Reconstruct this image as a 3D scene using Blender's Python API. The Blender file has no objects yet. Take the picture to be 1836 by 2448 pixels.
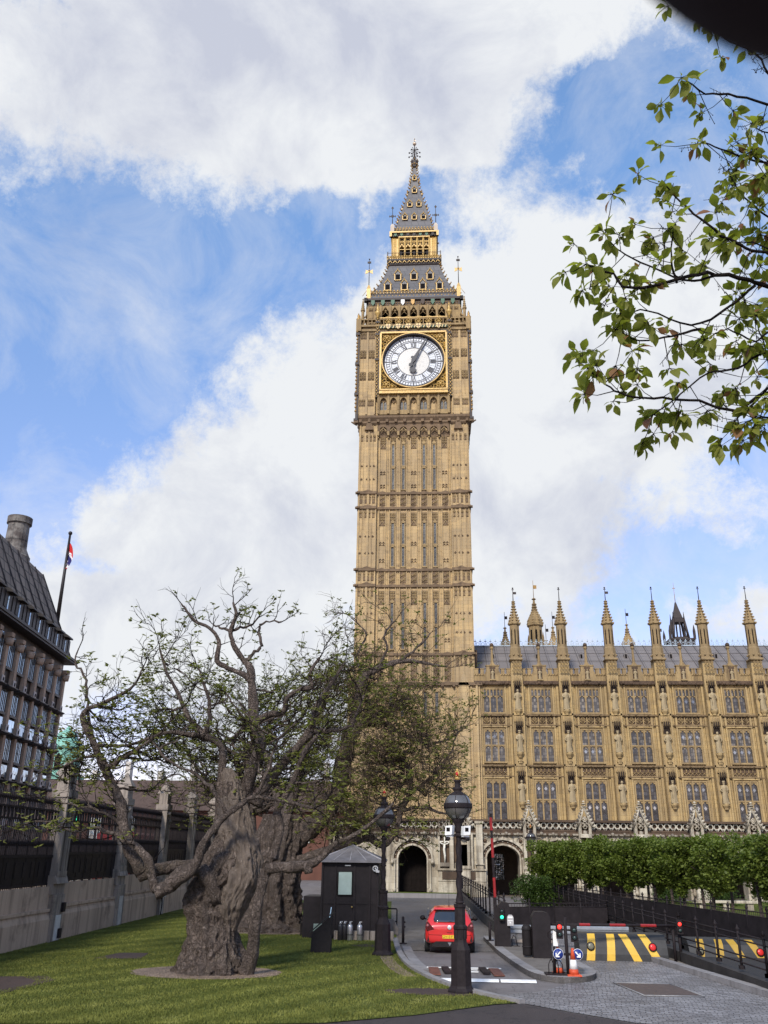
import bpy, math, random
import numpy as np
from mathutils import Vector, Matrix
R = math.radians
C = bpy.context.scene.collection
sc = bpy.context.scene
# ------------------------------------------------------------------ camera
CH = 3.4
PITCH, YAW, ROLL = R(21.55), R(3.70), R(0.723)
_cy, _sy, _cp, _sp = math.cos(YAW), math.sin(YAW), math.cos(PITCH), math.sin(PITCH)
FW = Vector((-_sy * _cp, _cy * _cp, _sp)); _rt = Vector((_cy, _sy, 0)); _up = _rt.cross(FW)
RT = _rt * math.cos(ROLL) + _up * math.sin(ROLL); UP = -_rt * math.sin(ROLL) + _up * math.cos(ROLL)
cam = bpy.data.cameras.new('camera')
cam.sensor_fit = 'VERTICAL'; cam.sensor_height = 4.89; cam.sensor_width = 3.67
cam.lens = 4.89 * 2060 / 2448
cam.clip_start = 0.005; cam.clip_end = 3000
cam.dof.use_dof = True; cam.dof.focus_distance = 60; cam.dof.aperture_fstop = 2.2
co = bpy.data.objects.new('camera', cam); C.objects.link(co)
co.matrix_world = Matrix(((RT.x, UP.x, -FW.x, 0), (RT.y, UP.y, -FW.y, 0), (RT.z, UP.z, -FW.z, CH), (0, 0, 0, 1)))
sc.camera = co
K = 1836 / 1659
def at(px, py, Y):
    """point at distance Y in front of the viewer seen at that place of a 1659 px wide print"""
    d = FW + RT * ((px * K - 918) / 2060) - UP * ((py * K - 1224) / 2060)
    return Vector((0, 0, CH)) + d * (Y / d.y)
# ------------------------------------------------------------------ sky
SUN_EL, SUN_AZ = R(38), R(195)      # azimuth clockwise from +Y: behind the viewer, to the left
world = bpy.data.worlds.new('World'); sc.world = world; world.use_nodes = True
wt = world.node_tree; wn = wt.nodes; wl = wt.links; wn.clear()
def wm(op, a, b=None, c=None):
    n = wn.new('ShaderNodeMath'); n.operation = op
    for i, v in enumerate((a, b, c)):
        if v is None: continue
        if isinstance(v, (int, float)): n.inputs[i].default_value = v
        else: wl.new(v, n.inputs[i])
    return n.outputs[0]
def wnoise(vec, scale, detail, rough, dist=0.0):
    n = wn.new('ShaderNodeTexNoise'); n.inputs['Scale'].default_value = scale; n.inputs['Detail'].default_value = detail
    n.inputs['Roughness'].default_value = rough; n.inputs['Distortion'].default_value = dist
    wl.new(vec, n.inputs['Vector']); return n
geo = wn.new('ShaderNodeTexCoord')
sky = wn.new('ShaderNodeTexSky'); sky.sky_type = 'NISHITA'; sky.sun_disc = False
sky.sun_elevation = SUN_EL; sky.sun_rotation = SUN_AZ; sky.air_density = 1.0; sky.dust_density = 0.1; sky.ozone_density = 3.0
sepw = wn.new('ShaderNodeSeparateXYZ'); wl.new(geo.outputs['Generated'], sepw.inputs[0])
warp = wnoise(geo.outputs['Generated'], 9, 6, .6)
ws = wn.new('ShaderNodeSeparateXYZ'); wl.new(warp.outputs['Color'], ws.inputs[0])
az = wm('MULTIPLY', wm('ARCTAN2', sepw.outputs[0], sepw.outputs[1]), 57.2958)
el = wm('MULTIPLY', wm('ARCSINE', sepw.outputs[2]), 57.2958)
az = wm('ADD', az, wm('MULTIPLY', wm('SUBTRACT', ws.outputs[0], .5), 9))
el = wm('ADD', el, wm('MULTIPLY', wm('SUBTRACT', ws.outputs[1], .5), 9))
# cloud masses (+) and blue gaps (-): azimuth, elevation, half widths, tilt, weight
CLOUDS = [(-22, 49, 24, 8.5, -8, 1.2), (-5, 46.5, 12, 5.5, 10, .95), (13, 51, 20, 4.4, 3, 1.15), (-33, 40, 7, 5, 0, .6), (3.5, 43.5, 2.6, 3, 60, .5),
          (-8, 26, 12, 8, 32, 1.2), (-17, 21, 9, 5.5, 25, .95), (-20, 13, 18, 7, 0, 1.1), (7, 28, 9, 11, 0, 1.15), (14, 35.2, 11, 5.4, 16, 1.15), (0, 35, 6, 3.0, 25, .5), (-8, 14, 9, 6, 0, .6),
          (18, 28.5, 9, 6.0, -12, 1.05), (8, 18, 7, 6, 0, .9), (20, 13.5, 3.4, 1.3, 8, .75), (21, 19.5, 5.5, 2.4, -20, .75), (14.2, 12.0, 1.8, 1.8, 0, .75), (17.6, 14.4, 2.0, 1.2, 20, .7), (21.5, 10.0, 5, 2.4, 0, .95), (9, 12, 3.4, 2.6, 0, .7),
          (-31, 29.5, 9, 8.5, 0, -1.0), (-24, 32.5, 7, 5.0, -30, -.85), (-13, 37.2, 10, 2.6, 20, -.95), (16.5, 44.6, 6.0, 2.8, -14, -1.25), (1, 41.2, 9, 2.4, 14, -.85),
          (14, 16.6, 9, 3.4, 18, -.75), (25, 23.5, 5, 2.6, -20, -.5), (13, 12.5, 10, 2.6, 0, -.6), (-22.5, 16.8, 4.5, 1.0, 5, -.6), (-27, 21.5, 4, 3, 0, -.35), (-9, 13.5, 7, 1.0, 6, -.4), (12, 23.5, 5, 1.0, 25, -.3), (-25.6, 36.5, 4, 2.0, 0, -.3)]
F = wm('MULTIPLY', wm('SUBTRACT', wnoise(geo.outputs['Generated'], 6.5, 10, .62, .1).outputs['Fac'], .5), 2.1)
F = wm('ADD', F, wm('MULTIPLY', wm('SUBTRACT', wnoise(geo.outputs['Generated'], 17, 10, .76, .1).outputs['Fac'], .5), 2.1))
for a0, e0, sa, se, tl, wgt in CLOUDS:
    t = R(tl); ca, sa_ = math.cos(t), math.sin(t)
    da, de = wm('SUBTRACT', az, a0), wm('SUBTRACT', el, e0)
    u = wm('MULTIPLY', wm('ADD', wm('MULTIPLY', da, ca), wm('MULTIPLY', de, sa_)), 1 / sa)
    v = wm('MULTIPLY', wm('SUBTRACT', wm('MULTIPLY', de, ca), wm('MULTIPLY', da, sa_)), 1 / se)
    q = wm('MULTIPLY_ADD', u, u, wm('MULTIPLY', v, v))
    F = wm('ADD', F, wm('MULTIPLY', wm('POWER', 2.71828, wm('MULTIPLY', q, -1)), wgt))
mr = wn.new('ShaderNodeMapRange'); mr.interpolation_type = 'SMOOTHSTEP'
mr.inputs['From Min'].default_value = -.08; mr.inputs['From Max'].default_value = .92
wl.new(F, mr.inputs['Value'])
# grey undersides of the thicker clouds
GREYS = [(-22, 50, 17, 6, -6, .62), (-3, 49, 10, 4, 8, .40), (-9, 21, 9, 4, 22, .5), (-19, 15, 9, 2.6, 4, .34), (9, 21, 7, 4, 0, .5), (12, 31, 5, 3, 15, .45), (-3, 30, 4, 2, 20, .4), (-30, 37.6, 6, 2, 0, .3), (20, 27, 4, 3, 0, .3)]
G_ = wm('MULTIPLY', wm('SUBTRACT', wnoise(geo.outputs['Generated'], 7, 9, .62, .4).outputs['Fac'], .5), 2.2)
for a0, e0, sa, se, tl, wgt in GREYS:
    u = wm('MULTIPLY', wm('SUBTRACT', az, a0), 1 / sa); v = wm('MULTIPLY', wm('SUBTRACT', el, e0), 1 / se)
    G_ = wm('ADD', G_, wm('MULTIPLY', wm('POWER', 2.71828, wm('MULTIPLY', wm('MULTIPLY_ADD', u, u, wm('MULTIPLY', v, v)), -1)), wgt))
shade = G_
cr = wn.new('ShaderNodeValToRGB'); e = cr.color_ramp.elements
SKYK = 0.15
e[0].position = -.0; e[0].color = (5.75, 5.9, 6.1, 1)
e[1].position = .70; e[1].color = (3.9, 4.12, 4.85, 1)
wl.new(shade, cr.inputs[0])
skm = wn.new('ShaderNodeMix'); skm.data_type = 'RGBA'; skm.blend_type = 'MULTIPLY'; skm.inputs[0].default_value = 1
wl.new(sky.outputs[0], skm.inputs[6])
tr_ = wn.new('ShaderNodeMapRange'); tr_.inputs['From Min'].default_value = 8; tr_.inputs['From Max'].default_value = 42; wl.new(wm('MULTIPLY', wm('ARCSINE', sepw.outputs[2]), 57.2958), tr_.inputs['Value'])
tc_ = wn.new('ShaderNodeMix'); tc_.data_type = 'RGBA'; wl.new(tr_.outputs[0], tc_.inputs[0]); tc_.inputs[6].default_value = (1.5, 1.12, 1.22, 1); tc_.inputs[7].default_value = (1.85, 1.98, 2.02, 1); wl.new(tc_.outputs[2], skm.inputs[7])
mx = wn.new('ShaderNodeMix'); mx.data_type = 'RGBA'
veil = wn.new('ShaderNodeMapRange'); veil.inputs['From Min'].default_value = .42; veil.inputs['From Max'].default_value = .78; veil.inputs['To Max'].default_value = .55
wl.new(wnoise(geo.outputs['Generated'], 8, 9, .66, .5).outputs['Fac'], veil.inputs['Value'])
wl.new(wm('MAXIMUM', mr.outputs[0], veil.outputs[0]), mx.inputs[0]); wl.new(skm.outputs[2], mx.inputs[6]); wl.new(cr.outputs[0], mx.inputs[7])
bg = wn.new('ShaderNodeBackground'); bg.inputs[1].default_value = SKYK; wl.new(mx.outputs[2], bg.inputs[0])
wo = wn.new('ShaderNodeOutputWorld'); wl.new(bg.outputs[0], wo.inputs[0])
world.cycles.sampling_method = 'MANUAL'; world.cycles.sample_map_resolution = 512
# ------------------------------------------------------------------ sun
sl = bpy.data.lights.new('sun', 'SUN'); sl.energy = 4.0; sl.angle = R(10); sl.color = (1, .94, .84)
so = bpy.data.objects.new('sun', sl); C.objects.link(so)
sd = Vector((math.sin(SUN_AZ) * math.cos(SUN_EL), math.cos(SUN_AZ) * math.cos(SUN_EL), math.sin(SUN_EL)))
so.rotation_euler = sd.to_track_quat('Z', 'Y').to_euler(); so.location = (-20, -40, 60)
sc.view_settings.view_transform = 'Standard'; sc.view_settings.look = 'None'
sc.view_settings.exposure = 0; sc.view_settings.gamma = 1
sc.render.engine = 'CYCLES'
sc.cycles.use_denoising = True
sc.cycles.max_bounces = 6; sc.cycles.diffuse_bounces = 3; sc.cycles.transparent_max_bounces = 6
# ------------------------------------------------------------------ building helpers
class MB:
    """collects boxes, prisms, lathes and tubes into one mesh"""
    def __init__(s): s.v = []; s.f = []; s.m = []; s.s = []; s.cm = 0
    def face(s, pts, smooth=False):
        n = len(s.v); s.v += [tuple(p) for p in pts]; s.f.append(tuple(range(n, n + len(pts)))); s.m.append(s.cm); s.s.append(smooth)
    def mesh(s, vs, fs, smooth=False):
        n = len(s.v); s.v += [tuple(p) for p in vs]
        for f in fs: s.f.append(tuple(i + n for i in f)); s.m.append(s.cm); s.s.append(smooth)
    def box(s, x0, x1, y0, y1, z0, z1):
        s.mesh([(x0, y0, z0), (x1, y0, z0), (x1, y1, z0), (x0, y1, z0), (x0, y0, z1), (x1, y0, z1), (x1, y1, z1), (x0, y1, z1)],
               [(3, 2, 1, 0), (4, 5, 6, 7), (0, 1, 5, 4), (1, 2, 6, 5), (2, 3, 7, 6), (3, 0, 4, 7)])
    def cbox(s, x, y, z, w, d, h): s.box(x - w / 2, x + w / 2, y - d / 2, y + d / 2, z, z + h)
    def prism(s, poly, a, b, ax='y'):
        """extrude a 2D polygon: ax y -> poly in (x,z); ax z -> (x,y); ax x -> (y,z)"""
        mk = {'y': lambda p, t: (p[0], t, p[1]), 'z': lambda p, t: (p[0], p[1], t), 'x': lambda p, t: (t, p[0], p[1])}[ax]
        n = len(poly)
        s.mesh([mk(p, a) for p in poly] + [mk(p, b) for p in poly],
               [tuple(range(n)), tuple(range(2 * n - 1, n - 1, -1))] + [(i, i + n, (i + 1) % n + n, (i + 1) % n) for i in range(n)])
    def lathe(s, cx, cy, prof, n=16, rot=0.0, smooth=True, sx=1, sy=1):
        vs = []; fs = []
        for r, z in prof:
            for i in range(n):
                a = rot + 2 * math.pi * i / n; vs.append((cx + r * math.cos(a) * sx, cy + r * math.sin(a) * sy, z))
        for j in range(len(prof) - 1):
            for i in range(n):
                k = (i + 1) % n; fs.append((j * n + i, j * n + k, (j + 1) * n + k, (j + 1) * n + i))
        fs.append(tuple(range(n - 1, -1, -1))); fs.append(tuple(range((len(prof) - 1) * n, len(prof) * n)))
        s.mesh(vs, fs, smooth)
    def sq(s, cx, cy, prof): s.lathe(cx, cy, [(r * math.sqrt(2), z) for r, z in prof], 4, math.pi / 4, False)
    def oct(s, cx, cy, prof): s.lathe(cx, cy, [(r / math.cos(math.pi / 8), z) for r, z in prof], 8, math.pi / 8, False)
    def tube(s, pts, rad, n=6, smooth=True, cap=True):
        pts = [Vector(p) for p in pts]; m = len(pts)
        if isinstance(rad, (int, float)): rad = [rad] * m
        vs = []; fs = []; ref = Vector((.31, .17, .93))
        for i, p in enumerate(pts):
            t = (pts[min(i + 1, m - 1)] - pts[max(i - 1, 0)])
            t = t.normalized() if t.length > 1e-9 else Vector((0, 0, 1))
            u = t.cross(ref)
            if u.length < 1e-3: u = t.cross(Vector((1, 0, 0)))
            u.normalize(); w = t.cross(u)
            for k in range(n):
                a = 2 * math.pi * k / n; vs.append(p + (u * math.cos(a) + w * math.sin(a)) * rad[i])
        for i in range(m - 1):
            for k in range(n):
                q = (k + 1) % n; fs.append((i * n + k, i * n + q, (i + 1) * n + q, (i + 1) * n + k))
        if cap: fs.append(tuple(range(n - 1, -1, -1))); fs.append(tuple(range((m - 1) * n, m * n)))
        s.mesh(vs, fs, smooth)
    def ring(s, x, y, z, r, t, n=10, k=4): # ring standing in the xz plane
        s.tube([(x + r * math.cos(2 * math.pi * i / n), y, z + r * math.sin(2 * math.pi * i / n)) for i in range(n + 1)], t, k, True, False)
    def ball(s, c, r, n=10, m=7, sz=1.0):
        s.lathe(c[0], c[1], [(max(r * math.sin(math.pi * j / m), 1e-4), c[2] - r * sz * math.cos(math.pi * j / m)) for j in range(m + 1)], n)
    def xf(s, M, o=None):
        """append a transformed copy of another builder"""
        o = o or s; n = len(s.v)
        vs = [tuple(M @ Vector(p)) for p in o.v]; fs = list(o.f); ms = list(o.m); ss = list(o.s)
        s.v += vs; s.f += [tuple(i + n for i in f) for f in fs]; s.m += ms; s.s += ss
    def data(s, name, mats):
        me = bpy.data.meshes.new(name); me.from_pydata(s.v, [], s.f)
        mats = mats if isinstance(mats, (list, tuple)) else [mats]
        for m in mats: me.materials.append(m)
        me.polygons.foreach_set('material_index', s.m); me.polygons.foreach_set('use_smooth', s.s); me.update(); return me
    def build(s, name, mats, parent=None, loc=(0, 0, 0), rz=0):
        return link(name, s.data(name, mats), parent, loc, rz)
def link(name, me, parent=None, loc=(0, 0, 0), rz=0):
    o = bpy.data.objects.new(name, me); C.objects.link(o); o.location = loc; o.rotation_euler = (0, 0, rz)
    if parent: o.parent = parent
    return o
def tag(o, label=None, cat=None, group=None, kind=None):
    if label: o['label'] = label
    if cat: o['category'] = cat
    if group: o['group'] = group
    if kind: o['kind'] = kind
    return o
def thing(name, label, cat, loc=(0, 0, 0), rz=0, group=None):
    o = bpy.data.objects.new(name, None); C.objects.link(o); o.location = loc; o.rotation_euler = (0, 0, rz)
    return tag(o, label, cat, group)
def dup(root, loc, rz=None, label=None, scale=None):
    def cp(o, par):
        c = o.copy(); C.objects.link(c); c.parent = par
        for ch in [x for x in kids.get(o.name, [])]: cp(ch, c)
        return c
    kids = {}
    for o in C.objects:
        if o.parent: kids.setdefault(o.parent.name, []).append(o)
    r = cp(root, None); r.location = loc
    if rz is not None: r.rotation_euler = (0, 0, rz)
    if label: r['label'] = label
    if scale: r.scale = scale
    return r
def structure(name, mb, mat):
    return tag(mb.build(name, mat), kind='structure')
# pointed arch outline from left spring to right spring
def arch_pts(xl, xr, zs, za, n=6):
    h = za - zs; w = (xr - xl) / 2; pts = []
    for i in range(n + 1):
        t = i / n; pts.append((xl + w * (1 - math.cos(t * math.pi / 2)) ** 1.0 * 1.0, zs + h * (math.sin(t * math.pi / 2) * .86 + .14 * t)))
    return pts + [(xl + xr - p[0], p[1]) for p in reversed(pts[:-1])]
def arch_cell(mb, xa, xb, xl, xr, z0, zs, za, z1, y, dep):
    """a wall face at y with an arched opening and its reveal going back by dep"""
    a = arch_pts(xl, xr, zs, za); mb.face([(xa, y, z0), (xl, y, z0), (xl, y, zs), (xa, y, zs)]); mb.face([(xr, y, z0), (xb, y, z0), (xb, y, zs), (xr, y, zs)])
    mb.face([(xa, y, zs), (xl, y, zs), (xl, y, z1), (xa, y, z1)]); mb.face([(xr, y, zs), (xb, y, zs), (xb, y, z1), (xr, y, z1)])
    for p, q in zip(a[:-1], a[1:]): mb.face([(p[0], y, p[1]), (q[0], y, q[1]), (q[0], y, z1), (p[0], y, z1)])
    full = [(xl, z0)] + a + [(xr, z0)]
    for p, q in zip(full[:-1], full[1:]): mb.face([(p[0], y, p[1]), (p[0], y + dep, p[1]), (q[0], y + dep, q[1]), (q[0], y, q[1])])
def arch_band(mb, xl, xr, z0, zs, za, y, w, proj):
    """a moulding of width w following an arch, standing proj in front of y"""
    i = [(xl, z0)] + arch_pts(xl, xr, zs, za) + [(xr, z0)]; o = [(xl - w, z0)] + arch_pts(xl - w, xr + w, zs, za + w * 1.1) + [(xr + w, z0)]
    for k in range(len(i) - 1):
        a, b, c, d = i[k], i[k + 1], o[k + 1], o[k]; f = y - proj
        mb.face([(a[0], f, a[1]), (b[0], f, b[1]), (c[0], f, c[1]), (d[0], f, d[1])])
        mb.face([(a[0], y, a[1]), (b[0], y, b[1]), (b[0], f, b[1]), (a[0], f, a[1])]); mb.face([(d[0], f, d[1]), (c[0], f, c[1]), (c[0], y, c[1]), (d[0], y, d[1])])
# ------------------------------------------------------------------ materials
class NT:
    def __init__(s, name):
        s.mat = bpy.data.materials.new(name); s.mat.use_nodes = True; s.t = s.mat.node_tree; s.t.nodes.clear()
        s.out = s.n('ShaderNodeOutputMaterial'); s.b = s.n('ShaderNodeBsdfPrincipled'); s.l(s.b.outputs[0], s.out.inputs[0])
        s.tc = s.n('ShaderNodeTexCoord')
    def n(s, k, **kw):
        x = s.t.nodes.new(k)
        for a, v in kw.items():
            if a.startswith('_'): setattr(x, a[1:], v)
            else: x.inputs[a.replace('0', ' ')].default_value = v
        return x
    def l(s, a, b): s.t.links.new(a, b)
    def noise(s, scale, detail=5, rough=.6, vec=None, dist=0):
        x = s.n('ShaderNodeTexNoise', Scale=scale, Detail=detail, Roughness=rough, Distortion=dist); s.l(vec or s.tc.outputs['Object'], x.inputs['Vector']); return x.outputs['Fac']
    def map(s, scale=(1, 1, 1), rot=(0, 0, 0), vec=None):
        x = s.n('ShaderNodeMapping'); x.inputs['Scale'].default_value = scale; x.inputs['Rotation'].default_value = rot; s.l(vec or s.tc.outputs['Object'], x.inputs['Vector']); return x.outputs[0]
    def ramp(s, fac, stops):
        x = s.n('ShaderNodeValToRGB'); e = x.color_ramp.elements
        while len(e) < len(stops): e.new(.5)
        for k, (p, c) in enumerate(stops): e[k].position = p; e[k].color = (*c, 1) if len(c) == 3 else c
        s.l(fac, x.inputs[0]); return x.outputs[0]
    def mix(s, fac, a, b, mode='MIX'):
        x = s.n('ShaderNodeMix', _data_type='RGBA', _blend_type=mode)
        for i, v in ((0, fac), (6, a), (7, b)):
            if isinstance(v, (int, float)): x.inputs[i].default_value = v
            elif isinstance(v, tuple): x.inputs[i].default_value = (*v, 1)
            else: s.l(v, x.inputs[i])
        return x.outputs[2]
    def math(s, op, a, b):
        x = s.n('ShaderNodeMath', _operation=op)
        for i, v in enumerate((a, b)):
            if isinstance(v, (int, float)): x.inputs[i].default_value = v
            else: s.l(v, x.inputs[i])
        return x.outputs[0]
    def wallvec(s):
        """(x+y, z) so courses run level on every wall"""
        p = s.n('ShaderNodeSeparateXYZ'); s.l(s.tc.outputs['Object'], p.inputs[0]); c = s.n('ShaderNodeCombineXYZ')
        s.l(s.math('ADD', p.outputs[0], p.outputs[1]), c.inputs[0]); s.l(p.outputs[2], c.inputs[1]); return c.outputs[0]
    def bump(s, h, st=.4, d=.05):
        x = s.n('ShaderNodeBump', Strength=st, Distance=d); s.l(h, x.inputs['Height']); s.l(x.outputs[0], s.b.inputs['Normal'])
    def col(s, c): s.l(c, s.b.inputs['Base Color'])
    def fin(s, rough=.85, metal=0, spec=.3):
        s.b.inputs['Roughness'].default_value = rough; s.b.inputs['Metallic'].default_value = metal; s.b.inputs['Specular IOR Level'].default_value = spec; return s.mat
def sc3(c, k): return tuple(min(1, x * k) for x in c)
def plain(name, c, rough=.6, var=.15, scale=6, metal=0, spec=.4, bump=0, bs=30, coat=0):
    t = NT(name); t.col(t.ramp(t.noise(scale, 6, .65), [(.3, sc3(c, 1 - var)), (.7, sc3(c, 1 + var))]))
    if bump: t.bump(t.noise(bs, 5, .6), bump, .02)
    if coat: t.b.inputs['Coat Weight'].default_value = coat; t.b.inputs['Coat Roughness'].default_value = .05
    return t.fin(rough, metal, spec)
def emit(name, c, k):
    t = NT(name); t.col(t.ramp(t.noise(20), [(0, c), (1, c)])); t.b.inputs['Emission Color'].default_value = (*c, 1); t.b.inputs['Emission Strength'].default_value = k; return t.fin(.4)
def stone(name, base, grey, dirt, dirtamt=.35, bw=.9, bh=.38, streak=1.0, brick=True):
    t = NT(name); wv = t.wallvec()
    br = t.n('ShaderNodeTexBrick', Scale=1, Mortar0Size=.012, Mortar0Smooth=.3, Bias=-.2, Brick0Width=bw, Row0Height=bh)
    br.inputs['Color1'].default_value = (*base, 1); br.inputs['Color2'].default_value = (*grey, 1); br.inputs['Mortar'].default_value = (*sc3(base, .62), 1); t.l(wv, br.inputs['Vector'])
    c = br.outputs[0] if brick else t.ramp(t.noise(2.5, 6, .65), [(.3, grey), (.7, base)])
    c = t.mix(t.math('MULTIPLY', t.noise(.35, 4, .6), .8), c, t.mix(.5, c, sc3(base, 1.12)))
    fine = t.noise(9, 8, .7); c = t.mix(t.math('MULTIPLY', fine, .45), c, sc3(base, .62))
    st = t.noise(1.0, 6, .6, t.map((2.2, 2.2, .14))); m = t.ramp(st, [(.50, (0, 0, 0)), (.74, (dirtamt * streak,) * 3)])
    c = t.mix(m, c, dirt)
    pt = t.ramp(t.noise(.9, 8, .7), [(.55, (0, 0, 0)), (.75, (dirtamt,) * 3)]); c = t.mix(pt, c, dirt)
    gp = t.ramp(t.noise(.16, 3, .55), [(.5, (0,) * 3), (.62, (.55,) * 3)]); c = t.mix(gp, c, sc3(grey, .82))
    s2 = t.ramp(t.noise(1.0, 7, .7, t.map((5, 5, .22))), [(.53, (0,) * 3), (.70, (dirtamt * .6,) * 3)]); c = t.mix(s2, c, sc3(dirt, 1.6))
    t.col(c); t.bump(t.math('ADD', fine, t.math('MULTIPLY', br.outputs['Fac'], -.4 if brick else 0)), .5, .03); return t.fin(.9, 0, .2)
STONE = stone('honey_limestone', (.54, .385, .195), (.36, .27, .165), (.12, .08, .05), .58)
PSTONE = stone('palace_limestone', (.50, .355, .165), (.36, .265, .145), (.095, .06, .034), .72, streak=1.15)
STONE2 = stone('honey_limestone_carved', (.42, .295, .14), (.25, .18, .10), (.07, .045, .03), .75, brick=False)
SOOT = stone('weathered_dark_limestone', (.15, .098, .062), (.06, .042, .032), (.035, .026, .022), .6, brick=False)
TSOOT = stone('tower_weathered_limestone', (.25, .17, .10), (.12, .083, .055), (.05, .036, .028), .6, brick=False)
PALE = stone('pale_limestone', (.60, .53, .41), (.30, .24, .165), (.055, .042, .032), .9, 1.1, .5, 1.2)
PALE2 = stone('pale_limestone_carved', (.46, .40, .31), (.13, .10, .075), (.04, .031, .025), .85, brick=False)
def carved(name, lite, dark, sc_=3.0):
    t = NT(name); v = t.n('ShaderNodeTexVoronoi', Scale=sc_, _feature='DISTANCE_TO_EDGE'); t.l(t.tc.outputs['Object'], v.inputs['Vector'])
    h = t.ramp(v.outputs['Distance'], [(.04, (1, 1, 1)), (.16, (0, 0, 0))]); t.col(t.mix(h, dark, lite)); t.bump(h, .9, .12); return t.fin(.9, 0, .2)
CARVE = carved('carved_tracery', (.36, .24, .11), (.10, .066, .04))
SLATE = NT('cast_iron_roof_plates')
_w = SLATE.wallvec(); _b = SLATE.n('ShaderNodeTexBrick', Scale=1, Mortar0Size=.05, Mortar0Smooth=.2, Brick0Width=.85, Row0Height=.8); SLATE.l(_w, _b.inputs['Vector'])
_b.inputs['Color1'].default_value = (.115, .113, .118, 1); _b.inputs['Color2'].default_value = (.085, .085, .092, 1); _b.inputs['Mortar'].default_value = (.05, .05, .053, 1)
SLATE.col(SLATE.mix(SLATE.math('MULTIPLY', SLATE.noise(3, 6, .7), .6), _b.outputs[0], (.17, .155, .14))); SLATE.bump(_b.outputs['Fac'], -.6, .05); SLATE = SLATE.fin(.55, .2, .4)
GOLD = plain('gilding', (.47, .30, .085), .45, .45, 9, .15, .5, .3, 14)
GOLDD = plain('dulled_gilding', (.34, .20, .06), .5, .5, 7, .3, .4, .4, 12)
IRON = plain('black_painted_iron', (.022, .017, .0175), .6, .3, 8, 0, .12, .15, 60)
DARKIRON = plain('dark_bronze_ironwork', (.035, .024, .020), .6, .4, 5)
GREENP = plain('green_heraldic_paint', (.03, .10, .05), .5, .3, 8)
WHITEP = plain('white_paint', (.75, .74, .70), .5, .08, 4)
DARK = plain('dark_interior', (.010, .008, .008), .9, .2, 2, 0, .1)
LEAD = NT('lead_sheet_roof')
_b = LEAD.n('ShaderNodeTexBrick', Scale=1, Mortar0Size=.02, Brick0Width=1.08, Row0Height=1.25, _offset=0.0); LEAD.l(LEAD.tc.outputs['Object'], _b.inputs['Vector'])
_b.inputs['Color1'].default_value = (.20, .175, .16, 1); _b.inputs['Color2'].default_value = (.165, .145, .135, 1); _b.inputs['Mortar'].default_value = (.07, .065, .065, 1)
LEAD.col(LEAD.mix(LEAD.math('MULTIPLY', LEAD.noise(1.4, 8, .7), .5), _b.outputs[0], (.15, .14, .14))); LEAD.bump(_b.outputs['Fac'], .5, .05); LEAD = LEAD.fin(.65, 0, .25)
def glazing(name, pw, ph, c1, c2, lead=(.03, .03, .03), rough=.12, metal=.55, msz=.018):
    t = NT(name); b = t.n('ShaderNodeTexBrick', Scale=1, Mortar0Size=msz, Mortar0Smooth=.0, Bias=-.35, Brick0Width=pw, Row0Height=ph, _offset=0.0); t.l(t.wallvec(), b.inputs['Vector'])
    b.inputs['Color1'].default_value = (*c1, 1); b.inputs['Color2'].default_value = (*c2, 1); b.inputs['Mortar'].default_value = (*lead, 1)
    oi = t.n('ShaderNodeObjectInfo'); k = t.math('ADD', .65, t.math('MULTIPLY', oi.outputs['Random'], .6))
    x = t.n('ShaderNodeMix', _data_type='RGBA', _blend_type='MULTIPLY'); x.inputs[0].default_value = 1; t.l(b.outputs[0], x.inputs[6])
    cc = t.n('ShaderNodeCombineColor'); [t.l(k, cc.inputs[i]) for i in range(3)]; t.l(cc.outputs[0], x.inputs[7]); t.col(x.outputs[2])
    t.bump(t.noise(1.7 / pw * .2, 2, .5), .25, .2); return t.fin(rough, metal, .6)
LEADED = glazing('leaded_glass', .21, .3, (.075, .064, .054), (.36, .31, .25), rough=.25, metal=.05)
SLITG = glazing('slit_leaded_glass', .11, .14, (.010, .009, .008), (.15, .135, .115), rough=.5, metal=.0, msz=.014)
OFFICEG = glazing('office_glass', .45, 5, (.42, .52, .58), (.50, .60, .66), rough=.06, metal=.75, msz=.02)
# ------------------------------------------------------------------ ground
def sheet(name, poly, z, mat, thick=None):
    mb = MB()
    if thick: mb.prism(poly, z - thick, z, 'z')
    else: mb.face([(x, y, z) for x, y in poly])
    return structure(name, mb, mat)
def asphalt(name, c, stain=(.03, .028, .027), wet=.0):
    t = NT(name); f = t.noise(60, 6, .7); g = t.noise(.6, 7, .65)
    k = t.mix(t.math('MULTIPLY', f, .7), sc3(c, .6), sc3(c, 1.4)); k = t.mix(t.ramp(g, [(.42, (0, 0, 0)), (.68, (.6, .6, .6))]), k, stain)
    k = t.mix(t.ramp(t.noise(1.0, 5, .6, t.map((2.6, .16, 1), (0, 0, .06))), [(.5, (0,) * 3), (.72, (.55,) * 3)]), k, sc3(stain, .8))
    vo = t.n('ShaderNodeTexVoronoi', Scale=.55, _feature='DISTANCE_TO_EDGE'); wv = t.n('ShaderNodeVectorMath', _operation='ADD'); nz = t.n('ShaderNodeTexNoise', Scale=2.0, Detail=5); t.l(t.tc.outputs['Object'], nz.inputs['Vector']); t.l(nz.outputs['Color'], wv.inputs[0]); t.l(t.tc.outputs['Object'], wv.inputs[1]); t.l(wv.outputs[0], vo.inputs['Vector'])
    k = t.mix(t.ramp(vo.outputs['Distance'], [(.004, (.7,) * 3), (.012, (0,) * 3)]), k, sc3(stain, .5))
    t.col(k); t.bump(f, .5, .02); return t.fin(.75 - wet, 0, .35)
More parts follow.
